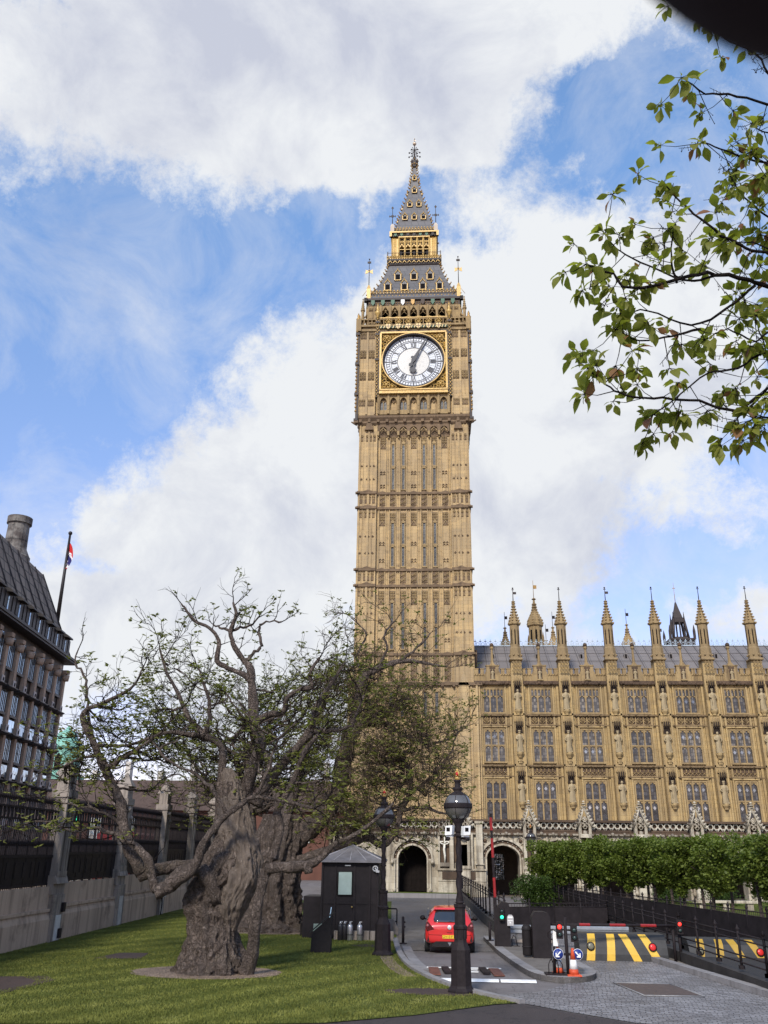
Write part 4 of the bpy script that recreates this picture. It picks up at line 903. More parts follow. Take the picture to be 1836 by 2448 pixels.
# statue
def statue(v):
    r = random.Random(v); m = MB(); fl = 8; vs = []
    prof = [(.30, 0), (.31, .12), (.27, .5), (.24, .9), (.22, 1.1), (.27, 1.3), (.24, 1.48), (.1, 1.55), (.085, 1.62)]
    vv = []; ff = []; n = 14
    for rad, z in prof:
        for i in range(n):
            a = 2 * math.pi * i / n; k = 1 + (.14 if z < 1.0 else .05) * math.sin(a * 5 + v + z * 1.5); vv.append((rad * k * math.cos(a), rad * k * math.sin(a) * .75, z))
    for j in range(len(prof) - 1):
        for i in range(n): q = (i + 1) % n; ff.append((j * n + i, j * n + q, (j + 1) * n + q, (j + 1) * n + i))
    m.mesh(vv, ff, True); m.ball((0, -.02, 1.73), .12, 8, 6, 1.25)
    if v % 2: m.lathe(0, -.02, [(.13, 1.8), (.15, 1.92), (.1, 1.9), (.02, 1.95)], 8)
    s = 1 if v % 3 else -1
    m.tube([(.24 * s, 0, 1.42), (.33 * s, -.06, 1.15), (.16 * s, -.26, 1.05)], [.085, .07, .055], 6); m.tube([(-.24 * s, 0, 1.42), (-.34 * s, -.04, 1.12), (-.24 * s, -.2, .92)], [.085, .07, .055], 6)
    if v % 2: m.tube([(.17 * s, -.28, .4), (.17 * s, -.28, 1.5)], .025, 5)
    m.cbox(0, 0, -.1, .62, .5, .12); return m.data('statue', STAT)
STAT = stone('statue_stone', (.46, .36, .21), (.32, .25, .15), (.11, .08, .05), .6, brick=False)
STS = [statue(v) for v in range(4)]
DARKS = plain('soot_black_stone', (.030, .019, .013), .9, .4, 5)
# buttress with niches, canopies, turret
def buttress():
    m = MB(); m.cm = 0
    m.box(-.56, .56, -.7, .02, 5.0, 20.2)
    for x in (-.52, .52): m.cbox(x, -.72, 5.0, .14, .12, 14)
    m.box(-.62, .62, -.78, 0, 11.22, 11.4); m.box(-.62, .62, -.78, 0, 16.0, 16.18)
    m.cm = 0; m.box(-.52, .52, -.72, .6, 20.0, 21.45)
    for z0 in (8.05, 12.6, 16.62):     # pedestal under each statue
        m.lathe(0, -.82, [(.18, z0 - .62), (.2, z0 - .5), (.34, z0 - .28), (.36, z0 - .12), (.30, z0 - .08)], 8, math.pi / 8, False)
        if z0 > 9: m.cbox(0, -.78, z0 - 1.15, .34, .2, .42); m.cbox(0, -.8, z0 - .95, .5, .24, .1)
    return m
def canopy(m, z):
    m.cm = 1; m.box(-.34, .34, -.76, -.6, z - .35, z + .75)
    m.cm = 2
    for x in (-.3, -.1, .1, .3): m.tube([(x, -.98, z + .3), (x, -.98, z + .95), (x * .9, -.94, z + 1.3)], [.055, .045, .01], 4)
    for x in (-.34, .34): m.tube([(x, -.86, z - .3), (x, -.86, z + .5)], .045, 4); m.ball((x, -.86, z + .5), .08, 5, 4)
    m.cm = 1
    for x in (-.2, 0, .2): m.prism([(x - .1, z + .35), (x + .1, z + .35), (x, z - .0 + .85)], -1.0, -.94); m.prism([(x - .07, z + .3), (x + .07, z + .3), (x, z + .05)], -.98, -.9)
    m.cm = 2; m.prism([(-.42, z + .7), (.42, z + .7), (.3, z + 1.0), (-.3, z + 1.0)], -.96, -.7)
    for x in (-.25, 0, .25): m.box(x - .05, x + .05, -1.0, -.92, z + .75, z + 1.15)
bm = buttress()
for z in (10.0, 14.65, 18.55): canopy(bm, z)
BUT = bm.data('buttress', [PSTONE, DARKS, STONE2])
def turret(m, h0=0):
    m.cm = 0; m.sq(0, -.1, [(.6, 21.35), (.66, 21.45), (.56, 21.6)])
    m.oct(0, -.1, [(.56, 21.5), (.52, 22.6), (.46, 22.75), (.46, 25.0), (.60, 25.08), (.60, 25.22), (.46, 25.3), (.38, 25.7), (.20, 26.3), (.10, 27.0), (.10, 27.4), (.2, 27.5), (.08, 27.6)])
    m.cm = 1
    for k in range(8):
        a = math.pi / 4 * k; c_, s_ = math.cos(a), math.sin(a); n_ = Vector((c_, s_, 0)); t_ = Vector((-s_, c_, 0)); q = Vector((0, -.1, 0)) + n_ * .475
        m.face([q + t_ * -.055 + Vector((0, 0, 23.0)), q + t_ * .055 + Vector((0, 0, 23.0)), q + t_ * .055 + Vector((0, 0, 24.4)), q + Vector((0, 0, 24.6)), q + t_ * -.055 + Vector((0, 0, 24.4))])
    m.cm = 2
    for k in range(8):
        a = math.pi / 8 + math.pi / 4 * k
        for j in range(8):
            f_ = j / 8; rad = [.56, .48, .42, .34, .27, .21, .17, .14][j]; m.ball((rad * math.cos(a) * 1.08, -.1 + rad * math.sin(a) * 1.08, 25.2 + j * .3), .105 - .005 * j, 5, 4)
        m.ball((.62 * math.cos(a), -.1 + .62 * math.sin(a), 21.9), .11, 5, 4); m.cbox(.47 * math.cos(a), -.1 + .47 * math.sin(a), 22.7, .05, .05, 2.3)
    for z, q in ((26.9, .2), (27.15, .17), (27.4, .15)): m.oct(0, -.1, [(.06, z - .06), (q, z), (.06, z + .06)])
    for x in (-.3, 0, .3):
        for z in (20.3, 20.7, 21.1): m.cm = 2; quat(m, x, z, .14, -.75, .03)
    return m
TUR = turret(MB()).data('turret', [STONE2, DARK, STONE2])
vm = MB(); vm.tube([(0, -.1, 27.5), (0, -.1, 29.0)], [.05, .025], 5); vm.ball((0, -.1, 28.95), .09, 6, 4); vm.box(-.12, .12, -.12, -.08, 28.75, 28.82)
VANE0 = vm.data('vane_rod', IRON); vm.box(.02, .34, -.12, -.08, 28.3, 28.55); VANE1 = vm.data('vane_rod', DARKIRON)
for k in range(NB):
    x = PX0 + BAY * k - 20
    link('buttress', BUT, P_, (x, 0, 0)); t_ = link('turret', TUR, P_, (x, -.3, 0)); link('vane_rod', VANE1 if k in (0, 2) else VANE0, t_)
    for j, z in enumerate((8.05, 12.6, 16.62)): link('statue', STS[(k * 2 + j * 3 + k // 3) % 4], P_, (x, -.86, z))
# battlemented parapet and gablets
m = MB(); m.box(X0, X1, PY - .12, PY + .25, 19.4, 20.15)
for k in range(-1, NB - 1):
    wc = PX0 + BAY * (k + .5)
    for sx in (-1, 1):
        for d, w in ((1.02, .34), (1.62, .42)): m.cbox(wc + sx * d, PY + .06, 20.15, w, .35, .5); m.cbox(wc + sx * d, PY + .06, 20.63, w + .1, .42, .07)
        for d in (.95, 1.2, 1.45, 1.7): chev(m, wc + sx * d, 19.98, .12, .22, PY - .22, .06); m.cbox(wc + sx * (d + .125), PY - .13, 19.45, .05, .08, .6)
    m.prism([(wc - .72, 19.4), (wc + .72, 19.4), (wc + .72, 20.3), (wc + .62, 20.4), (wc + .62, 20.95), (wc + .3, 21.0), (wc, 21.45), (wc - .3, 21.0), (wc - .62, 20.95), (wc - .62, 20.4), (wc - .72, 20.3)], PY - .2, PY + .25)
    m.box(wc - .68, wc + .68, PY - .26, PY + .3, 20.92, 21.02)
    m.lathe(wc, PY, [(.16, 21.2), (.12, 22.0), (.1, 22.6), (.19, 22.72), (.2, 22.85), (.1, 22.95)], 6, 0, False)
    m.cbox(wc, PY - .3, 19.45, .6, .25, .12)
pl_('parapet', m, STONE2)
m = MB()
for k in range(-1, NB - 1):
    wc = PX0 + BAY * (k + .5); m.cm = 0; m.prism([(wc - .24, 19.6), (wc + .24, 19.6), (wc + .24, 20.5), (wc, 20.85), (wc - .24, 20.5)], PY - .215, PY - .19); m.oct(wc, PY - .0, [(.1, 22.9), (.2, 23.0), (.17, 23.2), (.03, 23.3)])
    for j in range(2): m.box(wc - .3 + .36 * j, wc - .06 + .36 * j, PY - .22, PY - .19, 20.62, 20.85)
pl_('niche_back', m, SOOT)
sm = MB(); sm.xf(Matrix.Scale(.5, 4), None or type('o', (), dict(v=[tuple(v.co) for v in STS[1].vertices], f=[tuple(p.vertices) for p in STS[1].polygons], m=[0] * len(STS[1].polygons), s=[True] * len(STS[1].polygons)))())
SMALL = sm.data('statuette', STAT)
for k in range(-1, NB - 1):
    if PX0 + BAY * (k + .5) > 5: link('statuette', SMALL, P_, (PX0 + BAY * (k + .5) - 20, -.3, 19.62))
# roof
m = MB(); m.face([(X0 + .4, PY + 1.3, 20.0), (X1, PY + 1.3, 20.0), (X1, PY + 8, 24.8), (X0 + .4, PY + 8, 24.8)]); m.face([(X0 + .4, PY + 14, 20), (X1, PY + 14, 20), (X1, PY + 8, 24.8), (X0 + .4, PY + 8, 24.8)]); m.face([(X0 + .4, PY + 1.3, 20.0), (X0 + .4, PY + 8, 24.8), (X0 + .4, PY + 14, 20)])
rl = pl_('roof', m, LEAD)
m = MB(); n = Vector((0, -4.8, 6.7)).normalized()
for i in range(int((X1 - X0) / 1.08)):
    x = X0 + .5 + i * 1.08; m.tube([(x, PY + 1.3, 20.05), (x, PY + 8, 24.85)], .035, 4)
for f_ in (.26, .5, .74, .97): m.tube([(X0 + .4, PY + 1.3 + 6.7 * f_, 20.03 + 4.8 * f_), (X1, PY + 1.3 + 6.7 * f_, 20.03 + 4.8 * f_)], .03, 4)
pl_('roof_seam', m, plain('dark_lead', (.10, .09, .09), .6))
lv = MB(); lv.cm = 0; lv.prism([(-.18, 0), (.18, 0), (.18, .55), (0, .75), (-.18, .55)], -.1, .5); lv.cm = 1; lv.box(-.1, .1, -.12, -.09, .08, .5); LUC = lv.data('roof_vent', [LEAD, DARK])
for k in range(NB): link('roof_vent', LUC, P_, (PX0 + BAY * k - 20 - 1.9, 5.3, 22.75))
m = MB()
CREST = plain('pale_blue_grey_ironwork', (.42, .50, .56), .6, .1)
for i in range(int((X1 - X0) / .56)):
    x = X0 + .6 + i * .56; m.cbox(x, PY + 8, 24.8, .05, .04, .75); m.box(x - .14, x + .14, PY + 7.98, PY + 8.02, 25.28, 25.36); m.ring(x + .28, PY + 8, 25.02, .17, .03, 7, 3)
m.box(X0 + .4, X1, PY + 7.96, PY + 8.04, 24.78, 24.86); pl_('ridge_cresting', m, CREST)
m = MB(); m.tube([(X0 + .3, PY + 8, 24.5), (X0 + .3, PY + 8, 27)], [.07, .02], 5); m.box(X0 + .1, X0 + .45, PY + 1, PY + 8, 19.5, 22.8); pl_('gable_wall', m, SOOT)
# ------------------------------------------------------------------ turrets rising behind the roof
def farturret(x, y, ztop, s, label, big=False):
    t_ = thing('roof_turret', label, 'turret', (x, y, 0), 0, 'turrets behind the palace roof'); m = MB(); b = ztop - 9 * s
    m.oct(0, 0, [(1.15 * s, 18), (1.15 * s, b + .6 * s), (1.3 * s, b + .8 * s), (1.3 * s, b + 1.1 * s), (.85 * s, b + 1.3 * s), (.85 * s, b + 4.0 * s), (1.05 * s, b + 4.15 * s), (1.05 * s, b + 4.5 * s)]); m.build('drum', STONE2, t_)
    m = MB()
    for k in range(8):
        a = k * math.pi / 4; n_ = Vector((math.cos(a), math.sin(a), 0)); q = n_ * .87 * s; e_ = Vector((-math.sin(a), math.cos(a), 0)); m.face([q - e_ * .13 * s + Vector((0, 0, b + 1.7 * s)), q + e_ * .13 * s + Vector((0, 0, b + 1.7 * s)), q + e_ * .13 * s + Vector((0, 0, b + 3.5 * s)), q - e_ * .13 * s + Vector((0, 0, b + 3.5 * s))])
        a += math.pi / 8
    m.build('window', DARK, t_)
    m = MB(); m.oct(0, 0, [(.98 * s, b + 4.5 * s), (.9 * s, b + 5.0 * s), (.45 * s, b + 6.0 * s), (.22 * s, b + 6.6 * s), (.12 * s, b + 7.8 * s), (.3 * s, b + 7.9 * s), (.08 * s, b + 8.1 * s)])
    for k in range(8):
        a = math.pi / 8 + math.pi / 4 * k
        for j in range(8): rad = [1.05, .98, .78, .6, .42, .3, .24, .2][j] * s; m.ball((rad * math.cos(a), rad * math.sin(a), b + (4.5 + j * .38) * s), .16 * s, 5, 4)
    m.build('spirelet', STONE2, t_)
    if big:
        m = MB()
        for k in range(4): a = math.pi / 4 + k * math.pi / 2; m.oct(1.25 * s * math.cos(a), 1.25 * s * math.sin(a), [(.13 * s, b + 1 * s), (.13 * s, b + 2.4 * s), (.02, b + 3.2 * s)])
        m.build('pinnacle', STONE2, t_)
    m = MB(); m.tube([(0, 0, b + 8 * s), (0, 0, b + 10.6 * s)], [.05 * s, .03], 4); m.box(0, .45 * s, -.02, .02, b + 9.4 * s, b + 9.9 * s); m.build('vane', GOLDD if big else IRON, t_); return t_
def far_at(px, py, Y): p = at(px, py, Y); return p.x, Y, p.z
x, y, z = far_at(1152, 1278, 115); farturret(x, y, z, 1.0, 'largest stone lantern turret behind the palace roof, topped by a gilt flag vane', True)
for px, py, lb in ((1090, 1343, 'small stone turret peeping over the roof beside the clock tower'), (1193, 1342, 'small turret half hidden behind the second roof pinnacle from the clock tower'), (1352, 1336, 'small stone turret standing alone midway along the palace ridge'), (1179, 1370, 'tiny turret tip just right of the large lantern turret'), (1310, 1370, 'tiny turret tip close to the third roof pinnacle from the clock tower'), (1424, 1370, 'tiny turret tip just left of the black iron lantern')):
    x, y, z = far_at(px, py, 108); farturret(x, y, z, .78, lb)
x, y, z = far_at(1461, 1322, 140); v = thing('iron_lantern', 'black openwork iron ventilation lantern behind the palace roof', 'ventilation turret', (x, y, 0))
m = MB(); m.sq(0, 0, [(2.1, 18), (2.1, z - 9), (1.9, z - 5.2), (2.05, z - 5.1), (2.05, z - 4.8), (1.3, z - 4.7), (1.25, z - 4.5)]); m.build('base', DARKIRON, v)
m = MB()
for sx in (-1, 1):
    for sy in (-1, 1): m.tube([(sx * 1.2, sy * 1.2, z - 4.7), (sx * .8, sy * .8, z - 1.3)], .2, 5); m.oct(sx * 1.9, sy * 1.9, [(.2, z - 5), (.2, z - 3.6), (.02, z - 2.6)]); m.tube([(sx * .85, sy * .85, z - 1.3), (sx * .85, sy * .85, z - .2)], [.12, .03], 5)
for d in (0, 1):
    for s_ in (-1, 1): m.cbox(s_ * 1.0 * (1 - d), s_ * 1.0 * d, z - 4.7, .2, .2, 3)
m.sq(0, 0, [(.95, z - 1.9), (.95, z - 1.3), (.7, z - 1.1), (.3, z + .6), (.1, z + 1.6)]); m.sq(0, 0, [(1.22, z - 4.75), (1.22, z - 4.4)]); m.build('openwork_spire', DARKIRON, v)
m = MB(); 
for s_ in (-.7, .7): m.prism([(s_ - .4, z - 9), (s_ + .4, z - 9), (s_ + .4, z - 6.6), (s_, z - 6), (s_ - .4, z - 6.6)], -2.14, -2.0)
m.build('louvre', DARK, v)
m = MB(); m.tube([(0, 0, z + 1.5), (0, 0, z + 5)], [.07, .03], 4); m.box(-.25, .25, -.03, .03, z + 4, z + 4.1); m.build('vane', GOLDD, v)
# ------------------------------------------------------------------ stone arcade along the foot
A = thing('stone_arcade', 'weathered pale stone arcade with dark arches, pierced balustrade and crocketed gables before the palace', 'arcade', (10, 79.5, 0))
def ap(n, mb, mats): return mb.build(n, mats, A, (-10, -79.5, 0))
AY = 79.5; GX = [PX0 - .14 + BAY * k for k in range(0, 8)]
ARCH = [(-3.55, -1.1, 2.9, 4.0), (4.02, 6.78, 3.1, 4.08)] + [(g + .9, g + BAY - .95, 2.9, 4.1) for g in GX[:-1]]
bounds = [-5.2, .0, 2.7, GX[0]] + GX[1:]
m = MB(); m.cm = 0
arch_cell(m, -9.5, -.05, -3.55, -1.1, 0, 2.9, 4.0, 5.0, AY, 2.2); m.box(-.05, 3.2, AY, AY + 1.5, 0, 5.0)
arch_cell(m, 3.2, GX[0], 4.02, 6.78, 0, 3.1, 4.08, 5.0, AY, 2.2)
for k in range(7): arch_cell(m, GX[k], GX[k + 1], ARCH[k + 2][0], ARCH[k + 2][1], 0 if k != 99 else .9, 2.9, 4.1, 5.0, AY, 1.2)
ap('wall', m, PALE)
m = MB(); m.box(-9.5, GX[-1], AY + .1, 86.7, 5.0, 5.25); ap('flat_roof', m, SOOT)
m = MB(); m.box(-9.5, GX[-1], 85.9, 86.0, 0, 5.0); m.box(-9.5, GX[-1], AY + 3.0, AY + 3.1, .02, .06); m.box(-9.6, -9.5, AY, 86, 0, 5); m.box(3.1, 3.25, AY + 1, 86, 0, 5); ap('passage_wall', m, plain('shade_darkened_passage_stone', (.075, .05, .033), .9, .3, 2))  # stone coloured dark here to deepen the shade inside the passage
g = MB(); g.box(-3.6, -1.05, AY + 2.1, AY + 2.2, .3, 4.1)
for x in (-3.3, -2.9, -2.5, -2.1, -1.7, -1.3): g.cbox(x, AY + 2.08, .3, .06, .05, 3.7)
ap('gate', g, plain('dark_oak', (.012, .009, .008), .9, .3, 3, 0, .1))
m = MB(); m.box(4.9, 5.9, 85.8, 85.9, 1.2, 3.4); ap('lattice_window', m, glazing('passage_glass', .16, .16, (.3, .32, .34), (.55, .55, .55), msz=.03))
# arch mouldings and hood
m = MB()
for k, (xl, xr, zs, za) in enumerate(ARCH):
    m.cm = 0; arch_band(m, xl, xr, .6, zs, za, AY, .14, .05); m.cm = 1; arch_band(m, xl - .14, xr + .14, .6, zs, za + .15, AY, .26, -.0 + .02)
    m.cm = 0; arch_band(m, xl - .40, xr + .40, zs - .2, zs, za + .43, AY, .20, .22)
    m.cm = 0
    for s_, x in ((-1, xl - .3), (1, xr + .3)): m.lathe(x, AY - .08, [(.12, .3), (.16, .5), (.1, .65), (.1, zs - .2), (.15, zs - .1), (.15, zs)], 8); m.ball((x + s_ * .2, AY - .25, zs - .25), .16, 6, 5)
    n = 11
    a = arch_pts(xl - .27, xr + .27, zs, za + .28, 6)
    for p in a: m.cm = 2; m.ball((p[0], AY - .06, p[1]), .07, 5, 4)
ap('arch_moulding', m, [PALE, SOOT, PALE2])
# spandrel blind tracery: stems and roundels
m = MB()
for k, (xl, xr, zs, za) in enumerate(ARCH):
    c = (xl + xr) / 2
    for s_ in (-1, 1):
        x = c + s_ * ((xr - xl) / 2 + .12); m.cm = 1; m.lathe(x, AY - .05, [(.01, 4.2), (.01, 4.2)], 3); m.cm = 0
        m.ring(x, AY - .06, 4.45, .30, .05, 12, 4); m.cm = 1; m.ball((x, AY - .03, 4.45), .17, 7, 5); m.cm = 0
    for x in (-.85, -.45, 0, .45, .85): m.cbox(c + x, AY - .06, za + .55 - .18 * abs(x) ** 2, .12, .12, 4.95 - za - .55 + .18 * abs(x) ** 2)
ap('spandrel_tracery', m, [PALE, SOOT])
m = MB(); m.cm = 0
m.box(-9.5, GX[-1], AY - .3, AY, 4.92, 5.06); m.cm = 1; m.box(-9.5, GX[-1], AY - .22, AY + .1, 5.06, 5.24); m.cm = 0; r = random.Random(5)
for i in range(100): m.cm = i % 2; m.ball((-9.3 + i * .5, AY - .3, 5.0 + r.uniform(-.05, .05)), r.uniform(.08, .17), 6, 4)
ap('cornice', m, [PALE2, SOOT])
# pierced balustrade
m = MB(); m.cm = 1; m.box(-9.5, GX[-1], AY - .25, AY + .12, 5.24, 5.36); m.box(-9.5, GX[-1], AY - .28, AY + .15, 5.98, 6.16); m.box(-9.5, GX[-1], AY + .1, AY + .14, 5.3, 6.0); m.cm = 0
for i in range(int((GX[-1] + 9.5) / .52)):
    x = -9.25 + i * .52; m.ring(x, AY - .08, 5.7, .22, .06, 9, 4)
    for dz in (-1, 1): m.tube([(x + .26, AY - .08, 5.68), (x + .05, AY - .08, 5.68 + .33 * dz)], .05, 4); m.tube([(x + .26, AY - .08, 5.68), (x + .47, AY - .08, 5.68 + .33 * dz)], .05, 4)
ap('balustrade', m, [plain('pale_tracery_stone', (.46, .42, .34), .9, .6, 3), SOOT])
# gabled canopies on buttresses
def gable():
    m = MB(); m.cm = 0
    for s_ in (-1, 1): m.box(s_ * .42 - .12, s_ * .42 + .12, -.55, .0, 2.3, 5.9); m.prism([(s_ * .42 - .16, 5.9), (s_ * .42 + .16, 5.9), (s_ * .42, 6.7)], -.58, -.3)
    m.box(-.55, .55, -.5, 0, 0, 2.3); m.box(-.62, .62, -.6, 0, 2.2, 2.42); m.box(-.62, .62, -.58, 0, .95, 1.05)
    m.cm = 1; m.box(-.3, .3, -.2, -.1, 2.4, 5.8); m.box(-.28, .28, -.45, -.2, 4.9, 5.35); m.prism([(-.4, 5.5), (.4, 5.5), (0, 6.5)], -.45, -.2)
    m.cm = 0
    for s_ in (-1, 1):
        pts = [(s_ * .62, -.6, 5.6), (s_ * .42, -.6, 6.05), (s_ * .22, -.6, 6.55), (0, -.6, 7.3)]; m.tube(pts, .085, 5)
        for t_ in range(7):
            f_ = t_ / 6; x = s_ * (.66 * (1 - f_) ** 1.15 + .1); m.cm = 2 if s_ < 0 else 0; m.ball((x, -.6, 5.65 + f_ * 1.5), .12, 5, 4); m.ball((x + s_ * .1, -.6, 5.72 + f_ * 1.5), .08, 5, 4)
        m.cm = 0
    for z, q in ((7.25, .18), (7.45, .22), (7.65, .12)): m.oct(0, -.6, [(.05, z - .08), (q, z), (.05, z + .08)])
    m.oct(0, -.5, [(.5, 4.75), (.4, 4.95), (.35, 5.05)]); quat(m, 0, 5.75, .3, -.62, .05); quat(m, 0, 6.2, .2, -.62, .05)
    m.cm = 2; m.ball((0, -.5, 5.15), .2, 7, 5); return m.data('gabled_buttress', [PALE, SOOT, PALE2])
GB = gable()
for k, g in enumerate(GX): link('gabled_buttress', GB, A, (g - 10, 0, 0))
link('gabled_buttress', GB, A, (2.05 - 10, 0, 0))
# broad pier with crucifix niche between the two gateways
m = MB(); m.cm = 0
m.box(-.12, 3.9, AY - .35, AY, 0, 2.05); m.box(-.2, 3.95, AY - .48, AY, 2.05, 2.2); m.box(-.15, 3.9, AY - .40, AY, 1.2, 1.3)
for x in (-.06, .92, 1.1, 1.55, 2.75): m.box(x - .09, x + .09, AY - .42, AY, 2.2, 5.0)
m.box(3.12, 3.68, AY - .5, AY, 2.2, 5.9); m.box(3.02, 3.78, AY - .6, AY, 5.8, 6.0); m.box(3.02, 3.78, AY - .6, AY, 2.5, 2.6)
m.cm = 1; m.box(.03, .83, AY - .1, AY - .02, 2.6, 5.2); m.box(1.2, 1.46, AY - .1, AY - .02, 2.7, 4.9); m.box(.2, 3.0, AY - .42, AY - .30, 1.35, 1.95)
m.cm = 2; m.cbox(.43, AY - .3, 2.35, .8, .35, .3)
for x in (.0, .3, .6, .86): m.tube([(x, AY - .4, 4.75), (x, AY - .4, 5.6), (x, AY - .35, 6.1)], [.08, .06, .01], 4)
m.box(-.02, .88, AY - .45, AY, 4.85, 5.15); m.cm = 0; m.box(1.7, 2.6, AY - .38, AY, 4.1, 4.5)
m.cm = 3; m.box(1.65, 2.65, AY - .2, AY - .1, 2.3, 4.1)
m.cm = 1; m.lathe(2.6, AY - .2, [(.24, 2.3), (.24, 2.7), (.18, 2.95), (.02, 3.02)], 10)
ap('niche_pier', m, [PALE, SOOT, PALE2, plain('ochre_limestone', (.36, .29, .19), .9, .3, 2)])
m = MB(); m.tube([(.43, AY - .4, 2.65), (.45, AY - .42, 3.2), (.38, AY - .42, 3.7), (.43, AY - .42, 4.1)], [.06, .09, .11, .09], 7); m.ball((.46, AY - .44, 4.25), .1, 7, 6)
m.tube([(.43, AY - .42, 4.08), (.15, AY - .40, 4.16), (.02, AY - .40, 4.3)], [.06, .05, .04], 6); m.tube([(.43, AY - .42, 4.08), (.7, AY - .40, 4.16), (.85, AY - .40, 4.3)], [.06, .05, .04], 6); m.cbox(.43, AY - .34, 4.28, .95, .06, .09); m.cbox(.43, AY - .34, 2.5, .1, .06, 2.2)
ap('crucifix_figure', m, plain('pale_carving', (.66, .62, .52), .8, .15, 4))
# ------------------------------------------------------------------ boundary wall with stone piers and iron railings
W_ = thing('boundary_wall', 'grey stone boundary wall with tall pointed piers and black iron railings along the lawn', 'wall', (-15, 32, 0))
WD_ = Vector((-.035, 1, 0)).normalized(); WN = Vector((WD_.y, -WD_.x, 0))      # along the wall, and out towards the lawn
WM = Matrix(((WN.x, WD_.x, 0, -15), (WN.y, WD_.y, 0, 32), (0, 0, 1, 0), (0, 0, 0, 1)))   # local x out, y along, z up
def wb(n, mb, mats):
    q = MB(); q.xf(Matrix.Translation((15, -32, 0)) @ WM, mb); return q.build(n, mats, W_)
GREYW = stone('grey_wall_stone', (.52, .385, .28), (.38, .285, .21), (.085, .063, .05), .75, 1.6, 1.1, 1.1)
PIERS = [-12.0, -3.6, 4.6, 12.6, 20.2, 26.8, 34.0, 41]
PALEP = stone('pier_stone', (.34, .285, .235), (.25, .21, .175), (.05, .042, .036), .9, .9, .8, 1.3)
def wtop(y): return 1.85 + .012 * (y + 12)
for a, b in zip(PIERS[:-1], PIERS[1:]):
    z = wtop((a + b) / 2); m = MB(); m.cm = 0; zb = 1.05 + .012 * (a + 12); zl = zb - .32
    m.box(-.6, 0, a, b, -.1, zl); m.prism([(-.6, zl), (0, zl), (-.10, zl + .3), (-.6, zl + .3)], a, b); m.box(-.6, -.14, a, b, zl + .28, z); m.box(-.6, -.02, a, b, zl + .27, zl + .38)
    # prism above is extruded along y: poly is (x,z)
    wb('wall_panel', m, GREYW)
for i, p in enumerate(PIERS):
    z = wtop(p); m = MB(); m.cm = 0
    m.box(-.7, .1, p - .52, p + .52, -.1, z - .35); m.box(-.62, .0, p - .62, p + .62, z - .35, z + .05); m.prism([(-.75, z + .05), (.14, z + .05), (.02, z + .35), (-.62, z + .35)], p - .62, p + .62)
    m.box(-.55, -.0, p - .46, p + .46, z + .3, z + 3.55); m.box(-.5, .05, p - .16, p + .16, z + .35, z + 3.3); m.box(-.6, .06, p - .52, p + .52, z + .3, z + .5)
    for dy in (-.4, .4): m.box(-.5, .04, p + dy - .07, p + dy + .07, z + .5, z + 3.3)
    m.box(-.62, .08, p - .54, p + .54, z + 3.3, z + 3.6); m.box(-.5, -.02, p - .42, p + .42, z + 3.6, z + 4.2); m.lathe(-.27, p, [(.5, z + 4.15), (.56, z + 4.2), (.02, z + 4.85)], 4, math.pi / 4, False)
    m.ball((.08, p - .2, z + 3.1), .12, 6, 5); m.ball((.08, p + .2, z + 2.7), .12, 6, 5)
    m.prism([(-.05, z + 3.9), (.02, z + 3.9), (.02, z + 4.1)], p - .2, p + .2)
    o = wb('pier', m, PALEP)
# pale cleaned strip and vents on the piers
m = MB(); m.box(.1, .13, PIERS[2] - .2, PIERS[2] + .3, .05, .95); wb('pale_strip', m, plain('lime_white_stone', (.55, .53, .49), .9, .15, 3))
for p, z in ((PIERS[2], .75), (PIERS[2] + .1, .22)):
    pass
for k, (p, z0) in enumerate(((PIERS[2] + .22, 1.05), (PIERS[2] + .12, .12))):
    m = MB(); m.box(.12, .22, p, p + .24, z0, z0 + .34); wb('black_vent', m, IRON)
for p in PIERS[3:6]:
    m = MB(); m.box(.1, .13, p - .25, p + .25, .05, 1.3); wb('pale_strip', m, plain('lime_stone', (.42, .39, .35), .9, .25, 3))
# railings: dense bars with a solid dog-bar panel at the foot
for a, b in zip(PIERS[:-1], PIERS[1:]):
    z = wtop((a + b) / 2); m = MB(); r = random.Random(int(a * 10)); a += .5; b -= .5; n = int((b - a) / .155)
    m.box(-.30, -.24, a, b, z + .05, z + .12); m.box(-.32, -.22, a, b, z + 1.05, z + 1.16); m.box(-.32, -.22, a, b, z + 2.35, z + 2.42); m.box(-.32, -.22, a, b, z + 2.75, z + 2.82); m.box(-.285, -.255, a, b, z + .1, z + 1.05)
    for i in range(n + 1):
        y = a + (b - a) * i / n; big = i % 6 == 0
        m.tube([(-.27, y, z), (-.27, y, z + (3.25 if big else 3.02))], .032 if big else .02, 4); m.lathe(-.27, y, [(.02, z + 3.0), (.055, z + 3.1), (.005, z + 3.3)], 4)
        if i < n: m.ring(-.27, y + .078, z + 2.58, .065, .014, 6, 3) if False else None; m.tube([(-.27, y + .078, z + .1), (-.27, y + .078, z + 1.5)], .016, 4); m.lathe(-.27, y + .078, [(.016, z + 1.45), (.04, z + 1.55), (.004, z + 1.7)], 4)
        if i % 2 == 0: m.cbox(-.27, y + .05, z + 2.42, .04, .12, .33)
    for i in range(10): y = a + (b - a) * (i + .5) / 10; m.box(-.25, -.235, y - .16, y + .16, z + .35, z + .9)
    wb('railing_panel', m, IRON)
el_ = thing('meter_box', 'small pale electrical box with cables fixed to the grey boundary wall', 'electrical box', WM @ Vector((.14, 19.6, .95)))
m = MB(); m.box(-.02, .26, -.28, .28, 0, .5); m.build('case', plain('grey_box', (.42, .40, .37), .5, .1), el_)
